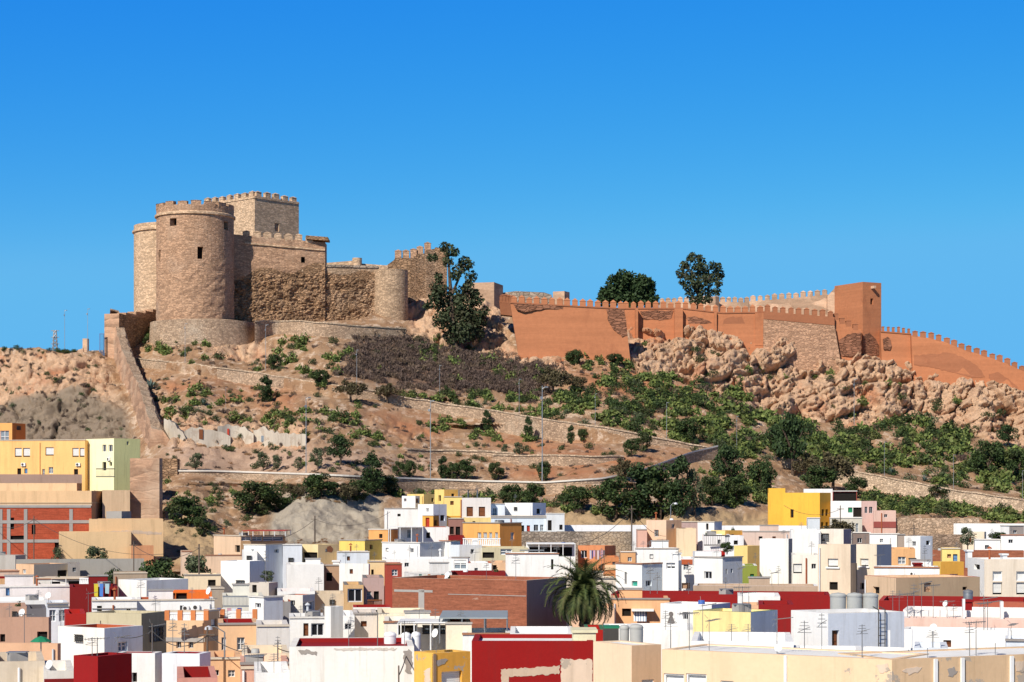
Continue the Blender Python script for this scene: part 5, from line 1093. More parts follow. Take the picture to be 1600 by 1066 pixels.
patch('creampatch', 'R', [(512, 854), (516, 852), (521, 858), (518, 864), (512, 862)], plaster((.26, .10, .05)), seed=13); patch('beigebig', 'L', [(140, 832), (200, 829), (252, 832), (252, 836), (200, 834), (142, 837)], M_bare, seed=14)
t, f, zt, _ = HOUSES['bigbrick']; p = f.pos('L')
for x0, y0, x1, y1 in ((616, 921, 676, 926), (654, 921, 663, 962), (700, 928, 822, 932)): (u0, z1, _), (u1, z0, _) = f.hit('L', x0, y0), f.hit('L', x1, y1); m2 = MB(); slab(p, max(0, u0), u1, z0, z1, -.05, .012, m2); m2.build('concrete_frame', M_cement, t)
t, f, zt, _ = HOUSES['peachright']; p = f.pos('L')
for x in (1461, 1503, 1580): u, z, _ = f.hit('L', x, 1050); m2 = MB(); slab(p, u-.05, u+.05, zt-4, zt-.02, -.05, .06, m2); m2.build('pilaster', M_white, t)
t, f, zt, _ = HOUSES['yellowfore']; p = f.pos('R'); m2 = MB(); slab(p, .0, .09, zt-4, zt-.02, -.05, .03, m2); m2.build('corner_strip', plaster(BROWN), t)
for k, (x0, x1, yt, Y, col, lab) in enumerate((
 (838, 880, 915, 112, OFFW, 'pale wall of a low house behind the palm, left of its crown'), (880, 962, 905, 116, (.72, .62, .50), 'cream house wall behind the palm crown'), (890, 960, 950, 98, (.76, .50, .34), 'peach wall seen through the palm fronds'), (945, 990, 985, 84, WHITE, 'low white wall at the right foot of the palm'),
 (288, 345, 899, 137, (.74, .60, .42), 'low yellowish yard house with a black window left of the white blank house'), (326, 350, 920, 128, (.36, .30, .24), 'dark brown yard wall beside the railing terrace'), (178, 230, 896, 140, (.36, .28, .21), 'low earthen yard wall under the round dark bush'), (-14, 30, 893, 140, (.62, .44, .34), 'pinkish low house behind the small orange house'), (284, 300, 862, 160, (.62, .47, .36), 'small beige block at the foot of the tan rock'))):
    H('fill%d' % k, lab, x0, x1, x1, yt, Y, col, [('L', 325, 906, 337, 916, 'o')] if k == 4 else ())
t, f, zt, _ = HOUSES['peachlong']; p = f.pos('L'); u, z, _ = f.hit('L', 1228, 1050); m2 = MB(); slab(p, u-.04, u+.04, zt-4, zt-.02, -.05, .05, m2); m2.build('drain_pipe', M_white, t)
# ------------------------------------------------------------------ vegetation
def leafmat(name, c1, c2, c3=None, rough=.65):
    s = NT(name); s.b.inputs['Roughness'].default_value = rough
    g = s.n('ShaderNodeNewGeometry'); rp = g.outputs['Random Per Island']
    col = s.mix(rp, c1, c2)
    if c3: col = s.mix(s.ramp(s.noise(.6, 4), .5, .65, 0, .8), col, c3)
    return s.done(col)
M_pear = leafmat('cactus_green', (.055, .09, .022), (.19, .23, .065), (.10, .10, .035))
M_bush = leafmat('dark_shrub_green', (.018, .036, .012), (.065, .10, .03), (.05, .052, .022))
M_olive = leafmat('grey_green_leaves', (.045, .065, .03), (.12, .14, .075))
M_drybush = leafmat('dry_purple_brush', (.058, .038, .032), (.15, .105, .085), (.17, .12, .08))
M_drygrass = leafmat('dry_brown_grass', (.15, .085, .04), (.34, .20, .10), (.22, .09, .05))
M_pine = leafmat('dark_pine_green', (.016, .034, .012), (.05, .082, .028))
M_euc = leafmat('eucalyptus_green', (.022, .036, .016), (.07, .085, .04), (.045, .04, .022))
M_palm = leafmat('palm_frond', (.028, .05, .014), (.10, .12, .036), (.09, .08, .03)); M_palmdry = leafmat('dry_frond', (.22, .14, .07), (.34, .24, .13))
M_agave = leafmat('agave_blue', (.07, .12, .11), (.14, .20, .18))
M_bark = stone('bark', (.16, .11, .08), (.10, .07, .05), (3, 3, 1), .5, (.05, .04, .03), .4, .6)
def leaves(blobs, n_per, size, seed, kind='leaf', surf=.55, up=.3, flat_=1.):
    """blobs: (x,y,z,r); leaf faces spread through every blob. returns co, quads"""
    r = np.random.RandomState(seed); cs = []
    B = np.array(blobs, float); vol = B[:, 3]**2; n = max(1, int(n_per*len(B))); cnt = np.maximum(2, (n*vol/vol.sum()).astype(int))
    idx = np.repeat(np.arange(len(B)), cnt); N = len(idx)
    d = r.normal(size=(N, 3)); d /= np.linalg.norm(d, axis=1)[:, None]; rad = np.where(r.rand(N) < surf, r.uniform(.75, 1.08, N), r.rand(N)**.5)
    c = B[idx, :3]+d*(B[idx, 3]*rad)[:, None]*np.array([1, 1, flat_])
    nrm = d*.6+r.normal(size=(N, 3))*.6+np.array([0, 0, up]); nrm /= np.linalg.norm(nrm, axis=1)[:, None]
    t = np.cross(nrm, r.normal(size=(N, 3))); t /= np.linalg.norm(t, axis=1)[:, None]+1e-9; b = np.cross(nrm, t)
    s = r.uniform(size[0], size[1], N)[:, None]
    if kind == 'blade': t = np.array([0, 0, 1])*.9+r.normal(size=(N, 3))*.4; t /= np.linalg.norm(t, axis=1)[:, None]; b = np.cross(t, r.normal(size=(N, 3))); b /= np.linalg.norm(b, axis=1)[:, None]+1e-9; w = .16
    else: w = .62 if kind == 'leaf' else .8
    if kind == 'pad':
        ang = np.arange(6)*math.pi/3; P6 = c[:, None, :]+(np.cos(ang)[None, :, None]*t[:, None, :]+np.sin(ang)[None, :, None]*b[:, None, :]*w)*s[:, None, :]
        return P6.reshape(-1, 3), np.arange(N*6).reshape(-1, 6)
    q = np.stack([c-t*s, c+b*s*w, c+t*s, c-b*s*w], 1)
    return q.reshape(-1, 3), np.arange(N*4).reshape(-1, 4)
def leafmesh(name, args, mat):
    co, q = leaves(**args); return npmesh(name, co, q, mat, q.shape[1])
def cluster(seed, n, rx, rz, r0, r1):
    r = random.Random(seed); out = []
    for _ in range(n):
        a = r.uniform(0, 6.28); d = math.sqrt(r.random())*rx; z = r.uniform(.1, 1)*rz*(1-.55*(d/rx)**2); out.append((d*math.cos(a), d*math.sin(a), z, r.uniform(r0, r1)))
    return out
# unit shrubs, about 2 m across
V_pear = [leafmesh('prickly_pear', dict(blobs=cluster(k+101, 12, .7, .85, .26, .4), n_per=13, size=(.10, .19), seed=k, kind='pad', up=0), M_pear) for k in range(4)]
V_bush = [leafmesh('green_shrub', dict(blobs=cluster(k+20, 10, .7, .9, .25, .42), n_per=38, size=(.06, .12), seed=k), M_bush) for k in range(3)]
V_olive = [leafmesh('grey_green_shrub', dict(blobs=cluster(k+40, 9, .7, .8, .22, .4), n_per=34, size=(.06, .12), seed=k), M_olive) for k in range(2)]
V_dry = [leafmesh('dry_shrub', dict(blobs=cluster(k+60, 7, .75, .5, .2, .36), n_per=30, size=(.14, .3), seed=k, kind='blade'), M_drybush) for k in range(3)]
V_grass = [leafmesh('dry_tuft', dict(blobs=cluster(k+84, 9, .6, .35, .24, .34), n_per=26, size=(.12, .26), seed=k, kind='blade'), M_drygrass) for k in range(2)]
KINDS = {'pear': (V_pear, 'prickly_pear', 'light green prickly pear cactus clump on the hillside', 'cactus', 'prickly pear clumps on the hillside'),
         'bush': (V_bush, 'green_shrub', 'dark green bush growing on the dry hillside', 'bush', 'dark green bushes on the hillside'),
         'olive': (V_olive, 'grey_green_shrub', 'dull grey green shrub growing on the dry hillside', 'shrub', 'grey green shrubs on the hillside'),
         'dry': (V_dry, 'dry_shrub', 'small brown purple dry shrub on the stony hillside', 'dry shrub', 'dry shrubs on the hillside'),
         'grass': (V_grass, 'dry_tuft', 'tuft of dry reddish brown grass on the stony hillside', 'grass tuft', 'dry grass tufts on the hillside')}
ZONES = [  # polygon, {kind: count}, size range in photo pixels
 ([(985,590),(1080,590),(1150,612),(1200,650),(1330,662),(1450,655),(1540,690),(1605,715),(1700,790),(1600,780),(1500,764),(1400,746),(1340,735),(1150,720),(1050,690),(900,655),(860,625),(930,600)], {'pear': 470, 'bush': 300, 'dry': 90, 'olive': 40}, (18, 38)),
 ([(1345,766),(1400,778),(1500,792),(1600,803),(1700,824),(1700,840),(1600,818),(1500,808),(1352,800)], {'pear': 85, 'bush': 45}, (18, 34)),
 ([(252,615),(330,600),(400,640),(480,640),(560,650),(625,668),(600,690),(480,682),(420,668),(330,645),(258,655)], {'pear': 62, 'bush': 22, 'dry': 18}, (14, 28)),
 ([(205,522),(245,516),(330,540),(345,560),(300,562),(210,548)], {'pear': 26, 'bush': 12}, (13, 26)),
 ([(455,518),(520,520),(560,560),(545,602),(480,602),(430,585),(410,560)], {'pear': 40, 'bush': 14, 'dry': 10}, (13, 27)),
 ([(640,545),(690,525),(760,545),(860,585),(850,625),(780,600),(660,560)], {'pear': 30, 'bush': 22, 'dry': 12}, (12, 26)),
 ([(550,540),(690,530),(850,590),(840,615),(700,605),(600,595)], {'pear': 16, 'bush': 12, 'olive': 8}, (10, 22)),
 ([(610,618),(700,612),(860,625),(930,655),(920,668),(840,655),(700,632),(620,622)], {'pear': 40, 'bush': 26, 'olive': 6}, (14, 28)),
 ([(660,655),(790,668),(850,690),(780,692),(680,680)], {'pear': 34, 'bush': 8}, (12, 22)),
 ([(880,545),(985,562),(1050,600),(1000,612),(900,585)], {'pear': 16, 'bush': 16, 'dry': 10}, (13, 28)),
 ([(1000,535),(1300,560),(1600,640),(1600,690),(1450,650),(1320,655),(1120,600)], {'bush': 26, 'pear': 18, 'dry': 26}, (9, 24)),
 ([(0,552),(160,556),(185,600),(120,640),(0,640)], {'dry': 46, 'olive': 20, 'bush': 10}, (8, 20)),
 ([(0,545),(150,548),(160,553),(0,552)], {'bush': 26, 'dry': 16}, (7, 15)),
 ([(0,640),(200,640),(215,690),(0,690)], {'dry': 16, 'olive': 8, 'bush': 4}, (8, 20)),
 ([(252,530),(560,600),(900,690),(1100,705),(1050,740),(760,748),(255,736),(240,620)], {'dry': 330, 'grass': 200, 'olive': 60, 'bush': 100, 'pear': 60}, (7, 19)),
 ([(610,772),(930,774),(935,800),(800,802),(620,782)], {'bush': 30, 'pear': 24, 'dry': 8, 'olive': 10}, (16, 32)),
 ([(1085,738),(1200,745),(1205,790),(1110,792)], {'pear': 34, 'bush': 20}, (18, 34)),
 ([(255,752),(480,760),(600,770),(440,790),(270,790)], {'bush': 22, 'dry': 26, 'grass': 16, 'pear': 10}, (12, 26)),
 ([(215,760),(420,800),(340,860),(250,900),(180,905)], {'dry': 20, 'olive': 12, 'bush': 8}, (10, 24)),
 ([(860,560),(985,580),(1010,650),(900,620)], {'dry': 30, 'grass': 16, 'bush': 10}, (9, 20)),
 ([(435,845),(600,838),(600,850),(440,858)], {'grass': 26}, (10, 18)),
 ([(1395,800),(1600,818),(1600,840),(1400,815)], {'grass': 16, 'dry': 16, 'bush': 6}, (9, 18)),
]
vr = random.Random(11); SPOTS = {k: [] for k in KINDS}
for poly, kinds, (s0, s1) in ZONES:
    xs = [p[0] for p in poly]; ys = [p[1] for p in poly]
    for k, n in kinds.items():
        c = 0
        while c < n:
            x, y = vr.uniform(min(xs), max(xs)), vr.uniform(min(ys), max(ys))
            if not bool(inpoly(np.array([x]), np.array([y]), poly)[0]): continue
            if noise.noise(Vector((x*.022, y*.048, 3)))+.5*noise.noise(Vector((x*.06, y*.12, 7))) < (-.06 if k in ('pear', 'bush') and y < 765 else -.3) and vr.random() < .88: c += .3; continue
            if any(a[0][0] < x < a[-1][0] and float(I(x, a))-1 < y < float(I(x, b))-1 and vr.random() < .93 for a, b in WALLS.values()): c += .3; continue
            SPOTS[k].append((x, y, vr.uniform(s0, s1)*(.8 if k in ('dry', 'grass') else 1))); c += 1
def surfP(x, y):
    """point of the displaced hillside near photo pixel x,y"""
    i = int(np.clip(round((x-GX[0])/1.8), 0, ni-1)); s_ = np.clip((PYF[i]-y)/(PYF[i]-PYC[i]), 0, 1)*(nj-1); j = int(s_); j2 = min(j+1, nj-1); f = s_-j
    a = (DX[i, j], DY[i, j], DZ[i, j]); b = (DX[i, j2], DY[i, j2], DZ[i, j2])
    return Vector([a[q]+(b[q]-a[q])*f for q in range(3)])
for k, spots in SPOTS.items():
    vs, nm, lab, cat, grp = KINDS[k]; spots.sort(key=lambda s: -s[2]); lim = 300
    for n, (x, y, sz) in enumerate(spots[:lim]):
        o = link(nm, vs[n % len(vs)]); p = surfP(x, y); m = sz/F*p.y/1.9
        o.location = p-ZUP*.12*m; o.rotation_euler = (vr.uniform(-.15, .15), vr.uniform(-.15, .15), vr.uniform(0, 6.28)); o.scale = (m*vr.uniform(.85, 1.25), m, m*vr.uniform(.7, 1.15))
        tag(o, lab, cat, grp)
    rest = spots[lim:]
    if rest:
        cs, qs, off = [], [], 0
        for x, y, sz in rest:
            me = vs[0]; nv = len(me.vertices); co_ = np.empty(nv*3, np.float32); me.vertices.foreach_get('co', co_); co_ = co_.reshape(-1, 3)
            p = surfP(x, y); m = sz/F*p.y/1.9; a = vr.uniform(0, 6.28); ca, sa = math.cos(a), math.sin(a)
            cs.append(np.stack([co_[:, 0]*ca-co_[:, 1]*sa, co_[:, 0]*sa+co_[:, 1]*ca, co_[:, 2]], 1)*m+np.array(p)); k6 = len(me.polygons[0].vertices)
            qs.append(np.arange(nv).reshape(-1, k6)+off); off += nv
        o = link('undergrowth', npmesh('undergrowth', np.concatenate(cs), np.concatenate(qs), vs[0].materials[0], k6)); tag(o, 'scattered small '+{'pear': 'cactus', 'bush': 'green', 'dry': 'dry', 'olive': 'grey green', 'grass': 'dry grass'}[k]+' undergrowth between the larger clumps on the hillside', 'undergrowth', None, 'stuff')
# purple brown dry brush field under the fortress
cs, off, c = [], 0, 0; rr = np.random.RandomState(5)
me = V_dry[0]; nv = len(me.vertices); b0 = np.empty(nv*3, np.float32); me.vertices.foreach_get('co', b0); b0 = b0.reshape(-1, 3)
while c < 560:
    x, y = vr.uniform(540, 865), vr.uniform(520, 626)
    if not bool(inpoly(np.array([x]), np.array([y]), Z_BRUSH)[0]) or noise.noise(Vector((x*.035, y*.08, 8))) < -.2: continue
    x += vr.gauss(0, 11); y += vr.gauss(0, 5); p = surfP(x, y); m = vr.uniform(.6, 1.3); a = vr.uniform(0, 6.28); ca, sa = math.cos(a), math.sin(a)
    cs.append(np.stack([(b0[:, 0]*ca-b0[:, 1]*sa)*1.3, (b0[:, 0]*sa+b0[:, 1]*ca)*1.3, b0[:, 2]*.9], 1)*m+np.array(p)); c += 1
allc = np.concatenate(cs); o = link('dry_brush', npmesh('dry_brush', allc, np.arange(len(allc)).reshape(-1, 4), M_drybush))
tag(o, 'dense purple brown field of dry brush below the fortress', 'dry brush', None, 'stuff')
# agaves
def agave(px, py, size, label):
    p = surfP(px, py); mb = MB(); r = random.Random(px); m = size/F*p.y
    for k in range(26):
        a = k*2.4; el = .35+1.1*(k/26); d = Vector((math.cos(a)*math.cos(el), math.sin(a)*math.cos(el), math.sin(el))); s_ = Vector((-math.sin(a), math.cos(a), 0))*.07*m; L = m*.62
        mb.face([p+s_, p+d*L, p-s_])
    tag(mb.build('agave', M_agave), label, 'agave', 'agaves')
agave(236, 612, 34, 'large blue grey agave beside the upper city wall'); agave(318, 632, 20, 'small blue grey agave under the second terrace wall'); agave(1392, 742, 22, 'blue grey agave at the top of the right wall'); agave(1445, 752, 20, 'smaller blue agave above the right wall')
# trees
def tree_proto(name, seed, blobs, n_per, size, mat, limbs, trunk_r, surf=.6):
    t = D.objects.new(name, None); COL.objects.link(t)
    mb = MB()
    for a, b, ra, rb in limbs: mb.tube(a, b, ra, rb, 7)
    mb.build('trunk', M_bark, t); co_, q = leaves(blobs, n_per, size, seed, surf=surf); link('crown', npmesh('crown', co_, q, mat), t)
    return t
def limbset(r, h, spread, n, tr):
    out = [((0, 0, -.6), (r.uniform(-.2, .2), 0, h*.35), tr, tr*.75)]; a0 = out[0][1]
    for k in range(n):
        a = k*6.28/n+r.uniform(-.4, .4); e = (math.cos(a)*spread*r.uniform(.4, .8), math.sin(a)*spread*r.uniform(.4, .8), h*r.uniform(.6, .88)); m_ = tuple((a0[q]*.5+e[q]*.5)+(0, 0, h*.04)[q] for q in range(3))
        out += [(a0, m_, tr*.55, tr*.35), (m_, e, tr*.35, tr*.12)]
    return out
def round_blobs(seed, n, rx, h, r0, r1, base=.3):
    r = random.Random(seed); out = []
    for _ in range(n):
        a = r.uniform(0, 6.28); z = r.uniform(base, .93); k = math.sin(min(1, max(.05, (z-base+.08)/(1-base+.05)))*math.pi)**.55; d = math.sqrt(r.random())*rx*k*.85
        out.append((d*math.cos(a), d*math.sin(a), z*h, r.uniform(r0, r1)))
    return out
# prototypes about 4 m high
r_ = random.Random(4); TP = {
 'round': tree_proto('tree', 1, round_blobs(1, 26, 1.9, 4, .42, .75, .18), 105, (.10, .19), M_bush, limbset(r_, 3.6, 1.6, 6, .16), .16),
 'tall': tree_proto('tree', 2, round_blobs(2, 26, 1.15, 5.6, .38, .65, .06), 105, (.10, .18), M_pine, limbset(r_, 4.8, .9, 6, .15), .15),
 'olive': tree_proto('olive_tree', 3, round_blobs(3, 16, 1.5, 3.2, .34, .56, .3), 85, (.09, .16), M_olive, limbset(r_, 2.8, 1.3, 5, .13), .13),
 'pine': tree_proto('pine_tree', 4, round_blobs(5, 22, 2., 3.8, .4, .66, .36), 105, (.10, .18), M_pine, limbset(r_, 3.4, 1.7, 6, .17), .17),
 'brown': tree_proto('tree', 6, round_blobs(7, 20, 2.2, 3.2, .34, .6, .42), 85, (.09, .17), leafmat('brown_green_leaves', (.05, .042, .022), (.12, .10, .05)), limbset(r_, 2.9, 1.9, 6, .15), .15)}
DIM = {'round': (4., 4.3), 'tall': (2.9, 5.6), 'olive': (3., 3.3), 'pine': (4., 4.), 'brown': (4.4, 3.3)}
USED = set()
def tree(kind, px, pyb, wpx, hpx, label, Y=None, group=None, cat='tree', sink=0.):
    src = TP[kind]; p = surfP(px, min(pyb, 860)) if Y is None else P(px, pyb, Y); s_ = p.y/F; dw, dh = DIM[kind]; sc = (wpx*s_/dw, wpx*s_/dw, hpx*s_/dh); p = p-ZUP*sink
    if kind not in USED: USED.add(kind); o = src; o.location = p; o.scale = sc; o.rotation_euler = (0, 0, vr.uniform(0, 6))
    else: o = dup(src, p, sc, vr.uniform(0, 6))
    tag(o, label, cat, group); return o
LT = 'trees along the lower terraces of the hill'
TREES = [
 ('pine', 533, 728, 46, 46, 'dark rounded pine on the middle terrace above the grey rock face'), ('tall', 582, 772, 40, 66, 'tall dark bushy tree below the low coped wall'),
 ('round', 558, 775, 44, 36, 'low dark bush tree left of the tall dark tree'), ('round', 606, 772, 40, 32, 'low dark bush tree right of the tall dark tree'),
 ('olive', 412, 736, 24, 30, 'small grey green tree on the low wall, left of a pair'), ('olive', 433, 737, 18, 26, 'small grey green tree on the low wall, right of a pair'),
 ('olive', 466, 736, 16, 22, 'tiny dark tree beside a lamp post on the low wall'), ('olive', 497, 736, 24, 36, 'leaning thin tree on the bank above the low wall'),
 ('round', 622, 745, 22, 26, 'small round tree just above the low coped wall'), ('round', 640, 746, 22, 29, 'second small round tree above the low coped wall'),
 ('tall', 692, 748, 20, 36, 'slim dark tree beside twin round trees above the low wall'), ('round', 706, 749, 28, 28, 'left of the twin round trees above the low coped wall'), ('round', 729, 749, 32, 34, 'right of the twin round trees above the low coped wall'),
 ('round', 776, 750, 30, 30, 'round dark tree at the left end of the brown bank'), ('round', 850, 752, 26, 34, 'dark tree beside the tall lamp post on the bank'), ('olive', 812, 713, 20, 22, 'small grey green tree on the orange bank'),
 ('olive', 788, 712, 14, 18, 'smallest tree at the left of the orange bank'), ('round', 985, 716, 26, 30, 'dark tree with a shaded side on the orange bank'), ('round', 1003, 706, 32, 34, 'dark spreading tree against the middle wall'),
 ('round', 1075, 690, 44, 40, 'bushy green tree at the foot of the cactus slope'), ('tall', 416, 630, 30, 42, 'dark triangular tree above the second terrace wall'), ('brown', 548, 628, 62, 34, 'brown green umbrella shaped tree on the middle terrace wall'),
 ('brown', 606, 630, 56, 30, 'low dark spreading tree right of the umbrella shaped tree'), ('round', 500, 605, 34, 30, 'green tree above the second terrace wall'), ('round', 428, 580, 28, 26, 'small dark tree beside a lamp post under the fortress'),
 ('brown', 866, 620, 58, 46, 'large dark brown green tree at the right of the dry brush'), ('brown', 900, 612, 44, 30, 'dark low tree right of the large brown green tree'),
 ('tall', 760, 674, 18, 34, 'dark hanging bush on the middle wall beside a lamp post'), ('tall', 826, 688, 17, 38, 'dark hanging bush on the middle wall, left of the tall lamp post'), ('tall', 893, 694, 14, 30, 'narrow dark bush on the middle wall right of the tall lamp post'), ('round', 912, 690, 22, 22, 'small round dark bush on the middle wall'),
 ('round', 396, 802, 74, 56, 'large dark bush at the left end of the grey rock face'), ('round', 430, 792, 50, 36, 'dark bush on top of the grey rock face'), ('round', 500, 775, 60, 42, 'dark bushy tree above the middle of the grey rock face'), ('brown', 540, 778, 50, 32, 'brownish bushy tree above the grey rock face'), ('brown', 460, 776, 50, 24, 'low brown shrub left above the grey rock face'),
 ('round', 292, 822, 66, 52, 'big green bush spilling over the tan rock'), ('round', 316, 838, 32, 34, 'small green bush beside the big bush on the tan rock'), ('olive', 305, 736, 26, 28, 'round green tree on the terrace right of the lower tower'),
 ('round', 800, 792, 44, 40, 'dark rounded tree under the low wall behind the pale blue houses'), ('round', 832, 794, 40, 42, 'second dark rounded tree under the low wall'), ('round', 900, 798, 52, 40, 'dark bushy tree above the tan cliff, left of the tree belt'),
 ('round', 962, 806, 70, 72, 'big dark tree at the left end of the tree belt'), ('tall', 998, 806, 60, 88, 'tall dark tree in the middle of the tree belt'), ('round', 1030, 806, 76, 92, 'largest dark tree of the belt above the tan cliff'),
 ('tall', 1062, 814, 46, 96, 'dense dark cypress like tree at the right of the belt'), ('olive', 1084, 812, 34, 74, 'grey green tree right of the cypress like tree'), ('brown', 975, 760, 60, 44, 'brownish upper tree behind the left of the belt'), ('round', 1112, 792, 46, 50, 'rounded green tree right of the tree belt'),
 ('round', 1150, 790, 54, 50, 'dark tree left of the golden house'), ('pine', 1138, 760, 60, 62, 'dark pine at the upper end of the coped wall'), ('round', 1190, 778, 50, 60, 'dark shrubby tree above the golden house'),
 ('pine', 1238, 742, 66, 96, 'large black green pine right of the cactus slope'), ('pine', 1212, 720, 50, 56, 'dark pine left of the black green pine'), ('brown', 1300, 768, 92, 62, 'broad brownish dark tree above the white rooftop house'), ('round', 1280, 778, 60, 50, 'dark green tree below the broad brownish tree'), ('brown', 1262, 752, 56, 44, 'brownish tree between the black pine and the broad tree'),
 ('round', 1336, 778, 40, 36, 'dark tree at the end of the pale right wall'), ('round', 1545, 745, 60, 60, 'dark green tree at the far right of the cactus slope'), ('round', 1588, 752, 50, 56, 'dark tree at the right edge of the hill'), ('round', 1470, 778, 40, 22, 'low dark bush hanging over the pale right wall'),
 ('pine', 1575, 700, 40, 34, 'small dark pine high at the right edge'), ('round', 960, 572, 30, 22, 'dark bush at the foot of the smooth orange rampart'), ('round', 898, 568, 30, 26, 'dark bush below the left of the smooth orange rampart'),
 ('round', 190, 760, 24, 22, 'green bush between the lemon yellow house and the lower tower'), ('olive', 198, 802, 16, 28, 'thin bush in the yard beside the lower tower')]
for k, x, y, wd, ht, lab in TREES: tree(k, x, y, wd, ht, lab)
for k, x, y, wd, ht, Y, lab in (('round', 252, 912, 78, 46, 150, 'large dark bush in front of the grey block wall'), ('olive', 312, 912, 60, 44, 152, 'grey green bushy tree right of the large dark bush'), ('round', 178, 908, 36, 24, 149, 'small round dark bush on the grey wall yard'), ('olive', 152, 880, 44, 26, 164, 'thin leafy saplings against the beige wall'), ('olive', 88, 876, 20, 20, 165, 'small leafy plant beside the brick building'),
        ('brown', 1310, 846, 66, 34, 158, 'bare brown shrubs below the pink house'), ('olive', 1512, 858, 26, 34, 144, 'thin grey tree in front of the earthen wall'), ('round', 1560, 850, 34, 20, 152, 'round dark bush beside the cream domed house'), ('round', 1136, 864, 24, 18, 140, 'dark plant on the white roof left of the yellow tall house'), ('olive', 418, 912, 26, 20, 128, 'small palm like plant on the roof left of the wide white house')):
    if x < 330: dz = (HY-(groundZ(Y)-CZ)/Y*F)-y; y += dz; ht += dz
    tree(k, x, y, wd, ht, lab, Y)
# skyline trees
def own_tree(name, label, Yt, base, blobs_px, n_per, size, mat, limbs_px, surf=.6):
    t = empty(name, P(*base, Yt), label, 'tree'); k = Yt/F; rr_ = random.Random(9); bl = []
    for x, y, r in blobs_px: p = P(x, y, Yt); bl.append((p.x, p.y+rr_.uniform(-1, 1)*max(1., r*k*.8), p.z, r*k))
    mb = MB()
    for (x0, y0), (x1, y1), r0, r1 in limbs_px: mb.tube(P(x0, y0, Yt), P(x1, y1, Yt), r0, r1, 7)
    mb.build('trunk', M_bark, t); co_, q = leaves(bl, n_per, size, 3, surf=surf); link('crown', npmesh('crown', co_, q, mat), t); return t
rr_ = random.Random(3); bl = []
for _ in range(70):
    a = rr_.uniform(0, math.pi); d = math.sqrt(rr_.random()); bl.append((983+math.cos(a)*d*43, 474-math.sin(a)*d*47, rr_.uniform(6, 11)))
own_tree('pine_tree', 'broad dark rounded pine on the skyline behind the rampart', Y2+9, (983, 486), bl, 110, (.18, .32), M_pine, [((983, 490), (983, 450), .4, .3)], .75)
bl = [(1068,415,7),(1064,428,8),(1074,432,8),(1082,400,6),(1078,406,7),(1092,404,6),(1098,408,6),(1090,416,8),(1086,428,9),(1100,422,9),(1112,416,7),(1122,418,7),(1126,428,7),(1118,430,8),(1110,440,9),(1122,442,7),(1098,440,10),(1084,444,9),(1072,446,7),(1066,440,5),(1120,456,7),(1108,456,8),(1092,456,9),(1078,458,8),(1096,468,9),(1084,470,8),(1108,468,6),(1104,432,7),(1076,418,6)]
own_tree('eucalyptus_tree', 'tall open eucalyptus on the skyline with sky showing through its crown', Y2+8, (1092, 486), bl, 105, (.15, .28), M_euc, [((1092, 490), (1092, 455), .38, .3), ((1092, 462), (1072, 425), .22, .1), ((1092, 460), (1090, 412), .22, .1), ((1092, 458), (1116, 424), .2, .1)], .5)
bl = [(694,386,7),(704,392,9),(712,396,6),(672,402,6),(680,404,5),(700,409,8),(726,410,10),(735,414,6),(717,422,9),(736,432,9),(711,432,7),(686,434,7),(682,447,10),(691,460,14),(715,460,12),(732,450,9),(740,458,8),(745,470,10),(680,470,12),(700,480,17),(725,478,17),(712,500,19),(735,496,17),(748,500,12),(690,502,13),(725,516,18),(709,522,15),(745,521,12),(758,486,7),(668,480,6)]
own_tree('eucalyptus_tree', 'ragged dark tall tree standing between the broken wall and the orange rampart', hillY(712, 540)-1.2, (712, 545), [(x, y, r*1.12) for x, y, r in bl], 215, (.16, .30), M_euc, [((712, 550), (705, 470), .4, .3), ((705, 470), (700, 395), .3, .12), ((706, 460), (726, 415), .2, .1), ((706, 480), (684, 445), .2, .1)], .5)
# date palm in the town
def palm(px, py, Y, rpx, trunk_py):
    c = P(px, py, Y); k = Y/F; R0 = rpx*k; t = empty('palm_tree', P(px, trunk_py, Y), 'large green date palm among the white roofs in front of the brick building', 'palm tree')
    mb = MB(); b = P(px+2, trunk_py, Y)
    for j in range(10):
        a_, b_ = b.lerp(c, j/10), b.lerp(c, (j+1)/10); mb.tube(a_, b_, .27, .21, 10); mb.tube(b_-ZUP*.05, b_, .30, .22, 10)
    mb.build('trunk', M_bark, t)
    pr = random.Random(2); fr = MB(); dryf = MB()
    for n in range(96):
        u = n/96; az = n*2.39996; el = 1.42-u*2.0+pr.uniform(-.12, .12); L = R0*pr.uniform(.92, 1.12)*(1.0 if u < .85 else .8)
        hd = Vector((math.cos(az), math.sin(az), 0)); pts = []; p = c+Vector((0, 0, .1))+hd*.12; e = el; step = L/14
        for j in range(15):
            pts.append(p.copy()); p = p+(hd*math.cos(e)+ZUP*math.sin(e))*step; e -= (.085+.05*max(0, math.cos(el)))*(1+.5*j/14)
        m_ = dryf if u > .93 else fr; sd = hd.cross(ZUP).normalized()
        for a_, b_ in zip(pts, pts[1:]):
            d = (b_-a_).normalized(); nrm = sd.cross(d).normalized(); m_.face([a_+sd*.025, b_+sd*.02, b_-sd*.02, a_-sd*.025])
            for q in range(3):
                o = a_.lerp(b_, q/3); jj = pts.index(a_)/14; ll = R0*.24*math.sin(min(1, .25+jj*.9)*math.pi*.85+.25)*pr.uniform(.8, 1.1)
                for sg in (1, -1):
                    dirn = (sd*sg*.75+d*.62+nrm*pr.uniform(.05, .4)-ZUP*.12).normalized(); w_ = d*.026
                    m_.face([o-w_, o+w_, o+dirn*ll])
    fr.build('crown', M_palm, t); dryf.build('dry_fronds', M_palmdry, t)
palm(912, 926, 92, 75, 1010)
palm(946, 972, 90, 20, 1010) if 0 else None
